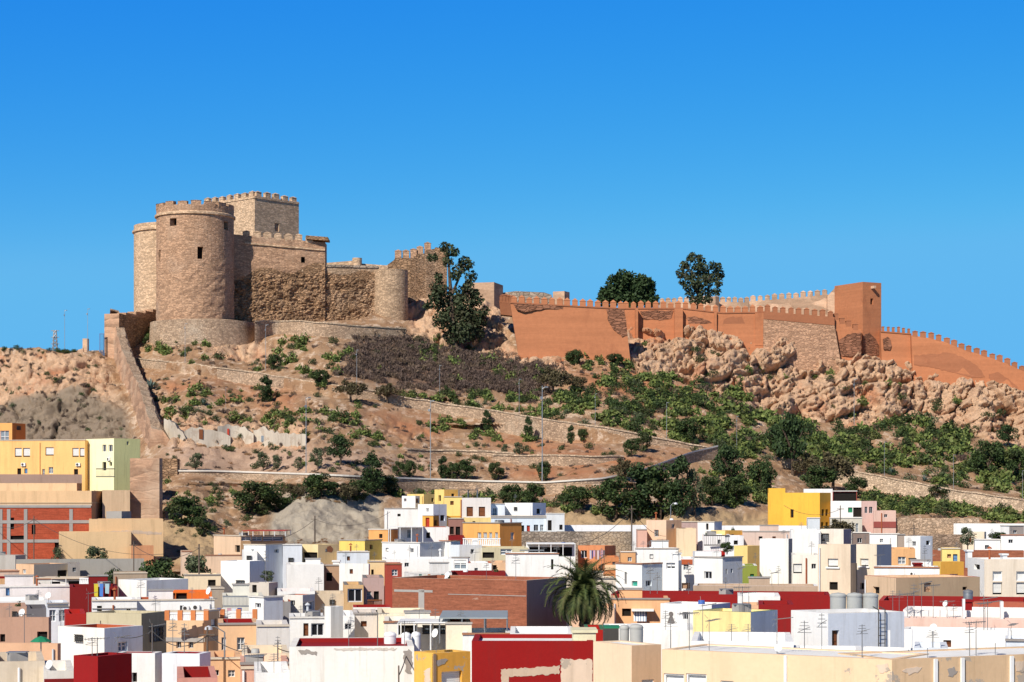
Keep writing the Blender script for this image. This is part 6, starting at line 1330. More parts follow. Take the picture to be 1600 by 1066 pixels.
# ------------------------------------------------------------------ things on the roofs
def short(lab, n=9):
    s = lab
    for cut in (' with ', ' beside ', ' behind ', ' below ', ' above ', ' under ', ' right of ', ' left of ', ' in front of ', ' at the ', ' between ', ' carrying ', ' from ', ' by ', ' on '):
        if cut in s and len(s.split(cut)[0].split()) > 3: s = s.split(cut)[0]
    return ' '.join(s.split()[:n])
def hostdepth(key, px):
    t, f, zt, lab = HOUSES[key]; xl, xc, xr, yt, par = HPX[key]; k = K(px)
    if px <= xc and xc-xl > 1: _, _, Y = f.hit('L', px, yt)
    else: _, _, Y = f.hit('R', px, yt)
    return Y, zt-par, lab
def host(px, py):
    best = None
    for key, (xl, xc, xr, yt, par) in HPX.items():
        if not (xl-1 <= px <= xr+1): continue
        Y, zr, lab = hostdepth(key, px); top = HY-(HOUSES[key][2]-CZ)/Y*F; dlt = abs(top-py)+(0 if top > py-12 else 6)
        if best is None or dlt < best[0]: best = (dlt, key)
    return best[1]
def proto(name): o = D.objects.new(name, None); COL.objects.link(o); return o
M_mast = flat((.22, .215, .21), .5, .4, name='antenna_metal'); M_orange = flat((.62, .17, .03), .5, name='orange_plastic')
def ant_proto(kind):
    t = proto('tv_antenna'); mb = MB(); mb.tube((0, 0, 0), (0, 0, 1), .022, .018, 5); mb.build('mast', M_mast, t)
    mb = MB()
    if kind == 0:
        mb.tube((-.55, 0, .94), (.55, .1, .97), .014, .014, 4)
        for k in range(8): x = -.5+k*.13; L = .30-.02*k; mb.tube((x, -L, .945+k*.003), (x, L, .945+k*.003), .009, .009, 4); mb.tube((x, 0, .945-L*.2), (x, 0, .945+L*.2), .009, .009, 4)
    elif kind == 1:
        mb.tube((-.1, 0, .93), (.75, .3, .99), .014, .014, 4)
        for k in range(7): f = k/6; c = Vector((-.05+.75*f, .3*f, .935+.055*f)); mb.tube(c-Vector((-.09, .22, 0)), c+Vector((-.09, .22, 0)), .009, .009, 4)
        for k in (-1, 0, 1): mb.tube((-.1, -.05, .93+.09*k), (-.22, .35*0+.1*k, .93+.2*k), .009, .009, 4)
    else:
        for k in range(4): z = .72+.08*k; mb.tube((-.32+.05*k, 0, z), (.32-.05*k, 0, z), .010, .010, 4)
        mb.tube((0, 0, .8), (.28, -.2, .86), .010, .010, 4); mb.tube((0, 0, .8), (-.25, -.2, .74), .010, .010, 4)
    mb.build('aerial', M_mast if kind != 1 else M_orange if False else M_mast, t); return t
AP = [ant_proto(k) for k in range(3)]; apu = set()
ANT = []
def antenna(px, pyt, pyb, kind=None):
    key = host(px, pyb); Y, zr, lab = hostdepth(key, px); Y += .7; ANT.append((px, pyt, Y, zr, key, kind if kind is not None else rnd.randrange(3)))
for q in [(38,958,1005,0),(138,925,957,1),(144,998,1024,2),(152,1000,1024,0),(184,1044,1066,1),(238,975,1016),(270,966,1016,2),(288,974,1016,2),(382,1004,1036),(403,1033,1052),(428,1034,1052,2),(434,994,1031,2),(545,982,1040),(632,990,1058),(590,957,1000),(616,860,874,2),(674,850,874,2),(806,866,904,2),(760,876,902,2),(700,845,872),(640,852,872),
          (1027,894,930),(1016,880,930,2),(1076,878,914,2),(1060,856,880,2),(1134,902,930,2),(1155,886,930),(1098,942,986,1),(1040,954,984,2),(1075,956,984),(1170,926,958),(1108,976,1012,1),(1077,956,998),(1048,990,1008,2),(1143,996,1010,2),(1169,984,1010,2),(1214,964,1016),(1257,970,1018),(1284,958,1000,2),(1347,990,1026),(1457,990,1012,2),(1428,912,970,2),(1440,908,970),(1458,912,974,0),(1480,938,972),(1490,948,972,2),(1525,970,1018,0),(1515,988,1016,2),(1537,932,980),(1543,938,998,1),(1539,940,1000,0),(1580,980,1010,1),
          (1005,846,862,2),(1015,848,862,2),(1035,842,862),(990,846,866,2),(1120,866,890,2),(1216,884,918,2),(1206,894,918,1),(1225,846,868,2),(1405,938,958,2),(1418,926,960,0),(1395,930,958,2),(957,908,938,2),(940,856,876,2),(1180,864,890,2),(1160,916,946,0),(1290,846,872,2),(1375,866,888,0),(1445,852,880,2),
          (505,944,966,2),(520,930,960,2),(470,958,978,2),(498,902,930,2),(540,862,884,2),(557,850,866,2),(585,862,882,2),(415,860,880,2),(396,852,872,2),(460,846,862,2),(300,918,938,2),(220,906,924,2),(243,938,962,2),(60,928,940,2),(15,944,966,2),(95,950,968,2),(330,960,980,0),(355,962,980,2),(680,958,975,2),(655,958,976,0),(720,962,978,2),(770,872,896,2),(742,862,882,0),(850,850,868,2),(870,858,876,2),(800,838,856,2),(1252,818,834,2),(1268,846,868,2),(1330,850,870,2),(1352,838,853,2),(1420,840,860,2),(1495,850,862,2),(1550,826,846,2),(1580,824,840,2),(745,758,780,2),(650,764,778,2),(805,772,790,2),(845,776,792,2)]:
    antenna(*q)
bykey = {}
for a in ANT: bykey.setdefault(a[4], []).append(a)
ORD = ['first', 'second', 'third', 'fourth', 'fifth', 'sixth', 'seventh', 'eighth', 'ninth', 'tenth', 'eleventh', 'twelfth', 'thirteenth']
for key, L in bykey.items():
    L.sort(key=lambda a: a[0])
    for n, (px, pyt, Y, zr, _, kd) in enumerate(L):
        zt_ = Zof(pyt, Y); h = max(.9, zt_-zr); loc = P(px, 900, Y); loc.z = zr
        src = AP[kd]; sc = (rnd.uniform(.5, .75), rnd.uniform(.5, .75), h); rz = rnd.uniform(-.6, .6)
        if kd not in apu: apu.add(kd); o = src; o.location = loc; o.scale = sc; o.rotation_euler = (0, 0, rz)
        else: o = dup(src, loc, sc, rz)
        pos_ = '' if len(L) == 1 else (('left', 'right')[n] if len(L) == 2 else ORD[n]+' from left')+' '
        kn = ('branched', 'slanting', 'small cross shaped')[kd]
        tag(o, ' '.join(f'{pos_}{kn} antenna on the {short(HOUSES[key][3])}'.split()[:16]), 'antenna', 'television antennas on the roofs')
def dish_proto():
    t = proto('satellite_dish'); mb = MB(); mb.lathe((0, 0, 0), [(0.001, 0), (.2, .02), (.36, .08), (.48, .16)], 18); mb.lathe((0, 0, 0), [(.48, .16), (.49, .15), (.37, .06), (.2, -.005), (.001, -.02)], 18)
    o = mb.build('reflector', M_white, t); o.rotation_euler = (R(72), 0, R(-28)); o.location = (0, 0, .55)
    mb = MB(); mb.tube((0, .12, 0), (0, .1, .5), .03, .03, 6); mb.tube((0, .1, .35), (-.2, -.45, .62), .014, .014, 5); mb.cbox((-.2, -.47, .59), .07, .07, .07); mb.build('arm', M_steel, t); return t
DP = dish_proto(); first = [True]
def dish(px, pyc, r, pyb, adj):
    key = host(px, pyb); Y, zr, lab = hostdepth(key, px); Y += .5; m = r/F*Y/.48; p = P(px, pyc, Y); p.z -= .6*m
    if first[0]: o = DP; first[0] = False; o.location = p; o.scale = (m,)*3
    else: o = dup(DP, p, (m,)*3, rnd.uniform(-.5, .3))
    if p.z-zr > .15:
        mb = MB(); mb.tube((0, .1, (zr-p.z)/m), (0, .1, .1), .03, .03, 6); mb.build('pole', M_steel, None); q = COL.objects[-1]; q.parent = o
    tag(o, ' '.join(f'{adj} white satellite dish on the {short(lab)}'.split()[:16]), 'satellite dish', 'satellite dishes on the roofs')
for q in [(35,957,6,966,'round'),(76,930,5,944,'small'),(327,923,6,938,'big'),(78,1038,7,1052,'tilted'),(399,978,6,990,'round'),(681,989,7,1008,'clean'),(700,898,5,908,'small'),(1459,980,6,1000,'round'),(1555,997,8,1016,'large'),(1478,943,5,960,'small'),(1449,1006,7,1026,'edge on'),(698,903,4,910,'faint'),(1216,1012,6,1026,'dark stained')]: dish(*q)
def at_roof(px, pyb): key = host(px, pyb); Y, zr, lab = hostdepth(key, px); return key, Y, zr, lab
def tank(px, x1, pyt, pyb, label, mat=None, lid=True, Y=None, grp=None):
    xm = (px+x1)/2
    if Y is None: key, Y, zr, _ = at_roof(xm, pyb); Y += 1.0
    r = (x1-px)/2/F*Y; zt_ = Zof(pyt, Y); zb_ = Zof(pyb, Y)-.3; c = P(xm, 900, Y); c.z = zb_; t = empty('water_tank', c, label, 'water tank', grp); h = zt_-zb_
    mb = MB(); mb.lathe(c, [(.001, 0), (r*.9, 0), (r*.97, h*.3), (r, h*.93), (r*.98, h*.97)], 24); mb.build('tank', mat or M_alu, t, True)
    if lid: mb = MB(); mb.lathe(c+ZUP*h*.97, [(r*1.05, 0), (r*1.05, .06), (r*.8, .12), (.001, .16)], 24); mb.build('lid', mat or M_alu, t)
M_tank = plaster((.40, .41, .40), .3, name='fibre_cement')
for k, (a, b) in enumerate(((1297, 1322), (1323, 1347), (1348, 1372))): tank(a, b, 931, 959, f'{("left", "middle", "right")[k]} one of three large grey tanks on the blue grey house', M_tank, Y=79)
M_wt = flat((.80, .80, .80), .5, name='white_plastic'); tank(600, 619, 993, 1015, 'white drum tank behind the left roof edge of the large white building', M_wt, Y=67); tank(627, 642, 994, 1017, 'left of two white drum tanks next to a rusty mast', M_wt, Y=67); tank(643, 657, 993, 1017, 'right of two white drum tanks next to a rusty mast', M_wt, Y=67.3)
M_bin = flat((.42, .42, .40), .5, name='grey_plastic'); tank(968, 983, 982, 1006, 'left grey plastic barrel by the dark open shed', M_bin, Y=68); tank(984, 1005, 981, 1006, 'right larger grey plastic barrel by the dark open shed', M_bin, Y=67.8); tank(95, 106, 906, 919, 'pale water tank on the low white roof with black open front', M_wt, Y=139)
mb = MB(); p = P(944, 1005, 70); mb.box(p, (.5, 0, 0), (0, .9, 0), (0, 0, .5)); mb.box(p+Vector((0, 0, .5)), (.55, 0, 0), (0, 1, 0), (0, 0, .06), 1); tag(mb.build('storage_box', [M_dmetal, M_green]), 'dark box with a green lid beside the grey plastic barrels', 'box')
def ac_proto():
    t = proto('air_conditioner'); mb = MB(); mb.box((-.42, -.3, 0), (.84, 0, 0), (0, .3, 0), (0, 0, .6)); mb.build('casing', M_white, t)
    mb = MB(); mb.tube((-.1, -.305, .3), (-.1, -.33, .3), .23, .23, 18); mb.build('fan_grille', M_dmetal, t)
    mb = MB(); mb.box((-.36, -.28, -.08), (.08, 0, 0), (0, .28, 0), (0, 0, .078)); mb.box((.28, -.28, -.08), (.08, 0, 0), (0, .28, 0), (0, 0, .078)); mb.build('bracket', M_dmetal, t); return t
ACP = ac_proto(); fa = [True]
def ac(px, pyb, wpx, key, face, label, roof=False):
    t, f, zt, lab = HOUSES[key]; u, z, Y = f.hit(face, px, pyb); p = f.pos(face)(u, z, -.6 if roof else .01); m = wpx/F*Y/.84; n = f.nl if face == 'L' else f.nr; rz = math.atan2(n.x, -n.y)
    if roof: p.z = zt+.02
    if fa[0]: o = ACP; fa[0] = False; o.location = p; o.scale = (m,)*3; o.rotation_euler = (0, 0, rz)
    else: o = dup(ACP, p, (m,)*3, rz)
    tag(o, label, 'air conditioner', 'air conditioners')
ac(37, 728.5, 7, 'yellowrow', 'L', 'air conditioner on the left of the yellow orange house row'); ac(122.5, 728.5, 7, 'yellowrow', 'L', 'air conditioner on the right of the yellow orange house row'); ac(171, 720, 7, 'paleyellow', 'L', 'air conditioner on the pale lemon yellow house')
ac(290, 954, 10, 'longwhite', 'L', 'left air conditioner on the long low white house'); ac(306, 953, 11, 'longwhite', 'L', 'right air conditioner on the long low white house'); ac(223, 957, 9, 'whiterail', 'L', 'small air conditioner at the end of the white balustrade wall') if 0 else None
ac(1411, 1029, 20, 'hut', 'L', 'large air conditioner on the small white roof hut'); ac(1425, 899, 7, 'whiteE', 'L', 'small air conditioner on the low white terrace house'); ac(322, 1055, 8, 'whitered', 'R', 'air conditioner on the narrow side of the blank bluish house'); ac(411, 975, 8, 'peach2', 'L', 'black air conditioner on the red roof behind the stained wall') if 0 else None
# lamp posts on the hill paths
def lamp_proto():
    t = proto('lamp_post'); mb = MB(); mb.tube((0, 0, -.05), (0, 0, 1), .0085, .005, 7); mb.build('pole', flat((.34, .36, .37), .45, .4, name='lamp_post_steel'), t)
    mb = MB(); mb.tube((0, 0, .97), (.05, -.02, .99), .004, .003, 5); mb.box((.03, -.035, .98), (.05, 0, 0), (0, .03, 0), (0, 0, .012)); mb.box((-.03, -.03, .86), (.035, 0, 0), (0, .03, 0), (0, 0, .03)); mb.build('lamp_head', M_steel, t); return t
LP = lamp_proto(); fl = [True]
for px, pyt, pyb, lab in [(290, 505, 567, 'lamp post in front of the round tower plinth'), (416, 507, 580, 'lamp post right of the round tower plinth'), (478, 620, 742, 'tall lamp post above the low coped wall, left of the rounded pine'), (558, 546, 608, 'lamp post at the left end of the dry brush'), (687, 570, 630, 'lamp post in the middle of the dry brush foot'), (672, 625, 753, 'tall lamp post above the twin round trees'), (812, 592, 650, 'lamp post at the right end of the dry brush'), (848, 603, 756, 'tallest lamp post crossing the middle wall'), (930, 615, 668, 'lamp post in the cactus above the middle wall'), (1041, 628, 690, 'short lamp post in the upper cactus slope'), (1152, 648, 706, 'lamp post at the upper end of the coped wall'), (1381, 690, 748, 'lamp post on the right wall under the cactus slope'), (1490, 710, 766, 'lamp post above the middle of the right wall'), (1597, 735, 784, 'lamp post at the right edge of the hill'), (352, 602, 640, 'leaning pale post among the left cactus clumps'), (1335, 590, 668, 'thin dark post under the crags'), (1048, 560, 590, 'short post at the foot of the crags'), (101, 484, 553, 'left tall mast on the far left skyline'), (137, 482, 553, 'right tall mast on the far left skyline')]:
    p = surfP(px, pyb); 
    if pyb < 556 and px < 150: p = P(px, 553, hillY(px, 553)+1)
    h = (pyb-pyt)/F*p.y; sc = (h*.72, h*.72, h)
    if fl[0]: o = LP; fl[0] = False; o.location = p; o.scale = sc
    else: o = dup(LP, p, sc, rnd.uniform(-.5, .5))
    tag(o, lab, 'lamp post', 'lamp posts on the hill')
# timber poles and a street lamp in the town, with sagging cables
M_pole = flat((.13, .10, .08), .9, name='weathered_timber'); POLE = {}
def pole(key, px, pyt, pyb, Y, label, r=.07, cross=True):
    a = P(px, pyb, Y); b = P(px, pyt, Y); t = empty('utility_pole', a, label, 'pole', 'utility poles in the town'); mb = MB(); mb.tube(a-ZUP*3, b, r, r*.75, 7); mb.build('pole', M_pole, t)
    if cross: mb = MB(); mb.box(b+Vector((-.3, -.09, -.3)), (.6, 0, 0), (0, .04, 0), (0, 0, .05)); mb.build('crossarm', M_pole, t)
    POLE[key] = b-ZUP*.3
pole('a', 492, 806, 852, 168, 'thin wooden pole in front of the grey rock face'); pole('b', 311, 850, 925, 140, 'dark wooden pole beside the bushes left of the white blank house'); pole('c', 987, 790, 866, 156, 'dark pole at the right end of the grey stone wall'); pole('d', 324, 980, 1030, 76, 'wooden pole with cables in front of the peach houses', .05); pole('e', 238, 974, 1030, 80, 'thin pole in front of the olive house', .04, False); pole('f', 157, 970, 1000, 86, 'short thin pole on the cream white house', .03, False); pole('g', 53, 806, 868, 163, 'thin wooden pole in front of the red brick building', .05); pole('h', 209, 846, 905, 152, 'thin pole left of the large dark bush', .05); pole('i', 1334, 880, 940, 109, 'thick rusty brown post between the two cream houses', .22, False); pole('j', 988+440, 820, 860, 150, 'thin pole on the earthen terrace walls', .05); pole('k', 1313, 790, 830, 162, 'thin pole by the pink house', .05); pole('l', 590, 960, 1002, 90, 'thin pole in front of the grey beige house', .03, False); pole('m', 434, 1000, 1040, 72, 'thin pole over the pink house', .03, False); pole('n', 53+570, 1040, 1070, 60, 'thin pole at the left edge of the yellow ochre house', .03, False)
def cable(a, b, sag, label, r=.018):
    pts = [a.lerp(b, k/14)-ZUP*sag*4*(k/14)*(1-k/14) for k in range(15)]; mb = MB()
    for p, q in zip(pts, pts[1:]): mb.tube(p, q, r, r, 4, cap=False)
    tag(mb.build('cable', M_dmetal), label, 'cable', 'overhead cables')
cable(POLE['e'], POLE['f'], .35, 'black cable from the pole by the olive house to the cream house'); cable(POLE['e'], POLE['d'], .5, 'black cable crossing in front of the peach house with framed windows'); cable(POLE['d'], P(412, 1022, 74.5), .2, 'black cable sloping down from the wooden pole to the green sign'); cable(POLE['f'], P(104, 984, 92), .3, 'black cable between the thin pole and the red cube room')
cable(POLE['g'], P(255, 866, 150), .9, 'thin cable in front of the beige walls'); cable(POLE['h'], POLE['b'], .8, 'cable above the large dark bush'); cable(POLE['a'], P(380, 842, 160), .8, 'cable over the glazed gallery house'); cable(POLE['a'], P(610, 800, 172), .8, 'cable in front of the grey rock face'); cable(POLE['c'], P(1040, 838, 160), .5, 'cable from the dark pole to the peach cube house'); cable(POLE['c'], P(905, 850, 150), .5, 'cable from the dark pole over the stone wall'); cable(POLE['k'], P(1225, 790, 172.5), .6, 'cable across the front of the golden house'); cable(POLE['m'], P(520, 1002, 80), .3, 'cable over the large white building'); cable(P(640, 1005, 66), POLE['n'], .1, 'short cable over the white roof edge'); cable(POLE['g'], P(-20, 815, 170), .6, 'thin cable in front of the brick building')
def street_lamp(px, pyt, pyb, Y, arm, label):
    a = P(px, pyb, Y); b = P(px, pyt, Y); t = empty('street_lamp', a, label, 'street lamp'); mb = MB(); mb.tube(a-ZUP*2, b, .045, .03, 7); e = b+Vector((arm*.6, 0, .22)); mb.tube(b, e, .025, .02, 6); g = P(px, pyt, Y)+Vector((arm, 0, .2)); mb.tube(e, g, .02, .02, 6); mb.build('pole', M_steel, t)
    mb = MB(); mb.lathe(g-ZUP*.1, [(.001, 0), (.16, .0), (.14, .1), (.001, .16)], 10); mb.build('lamp_head', M_alu, t)
street_lamp(351, 988, 1038, 79, -.62, 'curved street lamp in front of the peach orange house'); street_lamp(1048, 790, 830, 164, .4, 'white headed street lamp in front of the tree belt')
# roof canopies and pergolas
def canopy(x0, x1, pyt, Y, dep, drop, label, mat, post=M_steel, legs=4, tilt=0.):
    a = P(x0, pyt, Y); b = P(x1, pyt, Y); t = empty('canopy', P((x0+x1)/2, pyt, Y)-ZUP*drop, label, 'canopy'); mb = MB(); mb.box(a, b-a, Vector((0, dep, tilt)), (0, 0, .05)); mb.build('roof', mat, t)
    for k in range(legs):
        for d in (0.05, dep-.1):
            p = a.lerp(b, (k+.02)/(legs-1+.04)); mb = MB(); mb.tube(p+Vector((0, d, -drop)), p+Vector((0, d, tilt*d/dep)), .03, .03, 5); mb.build('post', post, t)
canopy(686, 793, 967, 84, 4.5, 1.0, 'flat grey corrugated metal canopy in front of the brick building', flat((.36, .40, .40), .5, .3, name='corrugated_sheet'), tilt=.05); canopy(621, 699, 974, 84, 2.5, 1.1, 'white framed canopy over the cream house porch', M_white, M_white, 4); canopy(607, 661, 824, 160, 2.5, 1.2, 'thin white pergola over the orange house terrace', M_white, M_white, 4); canopy(378, 446, 830, 162.5, 4, .4, 'flat red metal roof over the glazed gallery', flat((.40, .05, .04), .6), M_white, 5); canopy(823, 899, 850.5, 146, 4, .9, 'thin dark roof of the white framed open terrace', M_white, M_white, 5); canopy(716, 746, 766, 177, 3, .8, 'black shade net canopy behind the yellow rooftop tower', M_dmetal, M_steel, 3); canopy(57, 126, 904.5, 137.5, 3, .7, 'thin flat roof over the low white shed', plaster(CREAM), M_white, 4)
def umbrella(px, pyt, wpx, Y, label):
    c = P(px, pyt, Y); w_ = wpx/2/F*Y; t = empty('parasol', c-ZUP*1.6, label, 'parasol'); mb = MB(); mb.lathe(c, [(w_, -.2), (w_*.5, -.06), (.001, 0)], 8); mb.build('canopy', M_green, t); mb = MB(); mb.tube(c-ZUP*1.6, c, .025, .025, 6); mb.build('pole', M_steel, t)
umbrella(64, 994, 34, 74, 'flat dark green parasol on the roof of the peach house at the left')
# ladder on the blue grey house
def ladder(px0, px1, pyt, pyb, key, label):
    t0, f, zt, lab = HOUSES[key]; (u0, z1, _), (u1, z0, _) = f.hit('R', px0, pyt), f.hit('R', px1, pyb); p = f.pos('R'); t = empty('ladder', p(u0, z0, .1), label, 'ladder')
    mb = MB()
    for u in (u0, u1): mb.tube(p(u, z0, .12), p(u, z1, .12), .02, .02, 6); mb.tube(p(u, z1, .12), p(u, z1+.1, -.25), .02, .02, 6)
    mb.build('rails', M_dmetal, t); n = int((z1-z0)/.28)
    for k in range(n): mb = MB(); mb.tube(p(u0, z0+.28*k+.15, .12), p(u1, z0+.28*k+.15, .12), .013, .013, 5); mb.build('rung', M_dmetal, t)
ladder(1370, 1380, 953, 1011, 'bluegrey', 'dark iron ladder on the blue grey side wall under the right tank'); 
# balustrades, railings, laundry
def rail(px0, px1, pyt, h, Y, label, mat, n, name='balustrade', bal=.07, pierm=None):
    a = P(px0, pyt, Y); b = P(px1, pyt, Y); d = b-a; t = empty(name, a-ZUP*h, label, name); mb = MB(); mb.box(a-ZUP*.08, d, (0, .12, 0), (0, 0, .08)); mb.box(a-ZUP*h, d, (0, .12, 0), (0, 0, .08)); mb.build('rail', mat, t)
    mb = MB()
    for k in range(n): p = a.lerp(b, (k+.5)/n); mb.tube(p-ZUP*(h-.08)+Vector((0, .06, 0)), p-ZUP*.08+Vector((0, .06, 0)), bal, bal*.7, 5)
    mb.build('balusters', mat, t)
    if pierm:
        for k in range(4): mb = MB(); mb.cbox(a.lerp(b, k/3)-ZUP*h+Vector((0, .06, 0)), .2, .2, h+.08); mb.build('pier', pierm, t)
M_pier = plaster((.62, .22, .08)); rail(261, 322, 957, .34, 87.2, 'orange piered white balustrade on the peach house', M_white, 22, pierm=M_pier); rail(322, 398, 955, .36, 90, 'long patterned white balustrade with orange piers behind the peach houses', M_white, 34, pierm=M_pier); rail(124, 152, 903, .45, 137, 'white turned balustrade behind the dark red wall', M_white, 10); rail(723, 782, 841, .6, 159, 'white balustrade in front of the orange corner house', M_white, 18)
rail(348, 411, 931, .6, 109, 'fine pale railing on the terrace behind the balustrade', M_steel, 30, 'railing', .012); rail(150, 179, 732, .8, 186, 'dark iron balcony railing on the lemon yellow house', M_dmetal, 16, 'railing', .015); rail(574, 597, 937, .5, 117.5, 'brown balcony rail on the mauve tall house', M_wood, 12, 'railing', .03); rail(1100, 1140, 836, .8, 153, 'dark iron railing on the red edged terrace', M_dmetal, 14, 'railing', .015); rail(1420, 1432, 872, 1.0, 119, 'black iron railing in front of the orange house', M_dmetal, 8, 'railing', .02); rail(812, 850, 850+9, .4, 144, 'grey metal railing on the rooftop sheds', M_steel, 16, 'railing', .012); rail(348, 372, 1022, .7, 82, 'rust coloured railing under the tall framed windows', M_rust, 16, 'railing', .012)
def clothes(px0, px1, py, Y, cols, label, n):
    a = P(px0, py, Y); b = P(px1, py, Y); t = empty('clothes_line', a, label, 'laundry'); mb = MB(); mb.tube(a, b, .01, .01, 4); mb.build('line', M_steel, t)
    for k in range(n):
        p = a.lerp(b, (k+.1)/n); w_ = (b-a).length/n*rnd.uniform(.6, .9); h = rnd.uniform(.45, .8); mb = MB(); sw = rnd.uniform(-.05, .05); mb.face([p, p+Vector((w_, 0, 0)), p+Vector((w_*.95, sw, -h)), p+Vector((w_*.05, sw, -h*.95))]); mb.face([p+Vector((0, .015, 0)), p+Vector((w_*.05, sw+.015, -h*.95)), p+Vector((w_*.95, sw+.015, -h)), p+Vector((w_, .015, 0))]); mb.build('cloth', flat(cols[k % len(cols)], .9), t)
clothes(921, 945, 860, 146, [(.5, .5, .55), (.05, .06, .18), (.55, .35, .5), (.1, .1, .12)], 'row of small dark and pale laundry on the orange red house', 8); clothes(640, 702, 897, 125, [(.62, .60, .58), (.5, .5, .5), (.1, .18, .16), (.66, .6, .5), (.45, .2, .1)], 'pale laundry and cloths on the dirty white yard wall', 9); clothes(146, 172, 912, 118.5, [(.62, .5, .05), (.08, .2, .55), (.35, .5, .55)], 'yellow and blue laundry above the dark red wall', 3); clothes(330, 378, 950, 104, [(.6, .62, .7), (.06, .08, .3), (.7, .7, .7), (.5, .3, .35)], 'hanging laundry behind the long patterned balustrade', 6)
# green street sign
t0, f, zt, lab = HOUSES['creamband']; p = f.pos('L'); (u0, z1, _), (u1, z0, _) = f.hit('L', 398, 1023), f.hit('L', 411, 1031); mb = MB(); slab(p, u0, u1, z0, z1, .01, .05, mb); t = empty('sign', p(u0, z0, 0), 'small dark green sign with a pale line on the cream terrace wall', 'sign'); mb.build('panel', flat((.02, .12, .09)), t)
mb = MB(); slab(p, u0+.05, u1-.05, z0+.07, z0+.09, .051, .056, mb); slab(p, u0+.05, u1-.06, z0+.13, z0+.16, .051, .056, mb); mb.build('lettering', M_white, t)
# bell shaped opening on the bell house, its dark painted on a flat panel
t0, f, zt, lab = HOUSES['bellhouse']; p = f.pos('L'); pts = [(1042, 977), (1056, 977), (1052, 966), (1050.5, 963), (1052, 961), (1052, 958), (1050, 956), (1047, 956), (1045.5, 958), (1045.5, 961), (1047, 963), (1045.5, 966)]
q = [f.hit('L', x, y) for x, y in pts]; mb = MB(); ff = [p(u, z, .03) for u, z, _ in q]; bb = [p(u, z, -.05) for u, z, _ in q]; mb.face(ff)
for i in range(len(ff)): j = (i+1) % len(ff); mb.face([ff[j], ff[i], bb[i], bb[j]])
o = mb.build('bell_panel', flat((.16, .14, .13)), t0)
# striped awning of the orange house, awnings
t0, f, zt, lab = HOUSES['orangelow']; p = f.pos('L'); (u0, z1, _), (u1, z0, _) = f.hit('L', 990, 955), f.hit('L', 1010, 970); mb = MB(); n = 10
for k in range(n): a, b = u0+(u1-u0)*k/n, u0+(u1-u0)*(k+1)/n; mb.face([p(a, z0, .55), p(b, z0, .55), p(b, z1, .03), p(a, z1, .03)], k % 2)
t = empty('awning', p(u0, z0, 0), 'blue and white striped awning on the orange house behind the palm', 'awning'); mb.build('cloth', [M_white, flat((.25, .32, .42))], t)
mb = MB(); slab(p, u0-.1, u1+.35, z1+.02, z1+.12, .0, .6, mb); mb.build('hood', M_white, t)
# chimneys and small roof pieces
def stack(px, x1, pyt, pyb, label, mat, cap=True, name='chimney', dep=.6, Y=None):
    if Y is None: key, Y, zr, lab = at_roof((px+x1)/2, pyb); Y += .8
    a = P(px, pyb, Y)-ZUP*.4; b = P(x1, pyb, Y)-ZUP*.4; h = Zof(pyt, Y)-a.z; t = empty(name, a, label, name.replace('_', ' ')); mb = MB(); mb.box(a, b-a, (0, dep, 0), (0, 0, h)); mb.build('stack', mat, t)
    if cap: mb = MB(); mb.box(a+Vector((-.06, -.06, h+.003)), b-a+Vector((.12, 0, 0)), (0, dep+.12, 0), (0, 0, .09)); mb.build('cap', mat, t)
PW = plaster(WHITE); stack(1508, 1519, 941, 960, 'dark red chimney with a steel cowl on the red terrace', plaster(RED)); tank(1505, 1520, 926, 934, 'round steel cowl above the dark red chimney', M_steel, Y=92); stack(1505, 1508, 936, 975, 'tall slim white pipe left of the dark red chimney', PW, False, 'vent_pipe', .2); stack(1564, 1568, 940, 975, 'tall slim white pipe near the right edge of the red terrace', PW, False, 'vent_pipe', .2); stack(1388, 1391, 985, 1013, 'slim white pipe beside the iron ladder', PW, False, 'vent_pipe', .15); stack(1426, 1429, 984, 1014, 'slim white pipe right of the blue grey house', PW, False, 'vent_pipe', .15); stack(1576, 1579, 982, 1004, 'slim white pipe at the right edge', PW, False, 'vent_pipe', .15)
stack(896, 931, 989, 1003, 'cream roof box with a brick coloured top on the red wall', plaster((.70, .66, .45)), True, 'roof_box', 1.5, 67.6); stack(1567, 1574, 868, 875, 'small white chimney on the large cream house', PW); stack(1512, 1519, 862, 876, 'white stub chimney at the left corner of the large cream house', PW); stack(739, 746, 845, 856, 'small white chimney stub in front of the orange corner house', PW); stack(520, 530, 878, 886, 'small white chimney stub over the brown recess', PW); stack(1052, 1064, 866, 878, 'white roof box on the tall white house with black window', PW); stack(1086, 1127, 862, 874, 'white roof box on top of the off white cube house', PW, False, 'roof_box', 1.6); stack(1430, 1440, 882, 890, 'small dark red roof tank on the low white terrace house', plaster(DRED)); stack(1446, 1466, 1012, 1026, 'brown slab roof box beside the tilted dish', plaster(BROWN), True, 'roof_box', .8, 67) if 0 else None
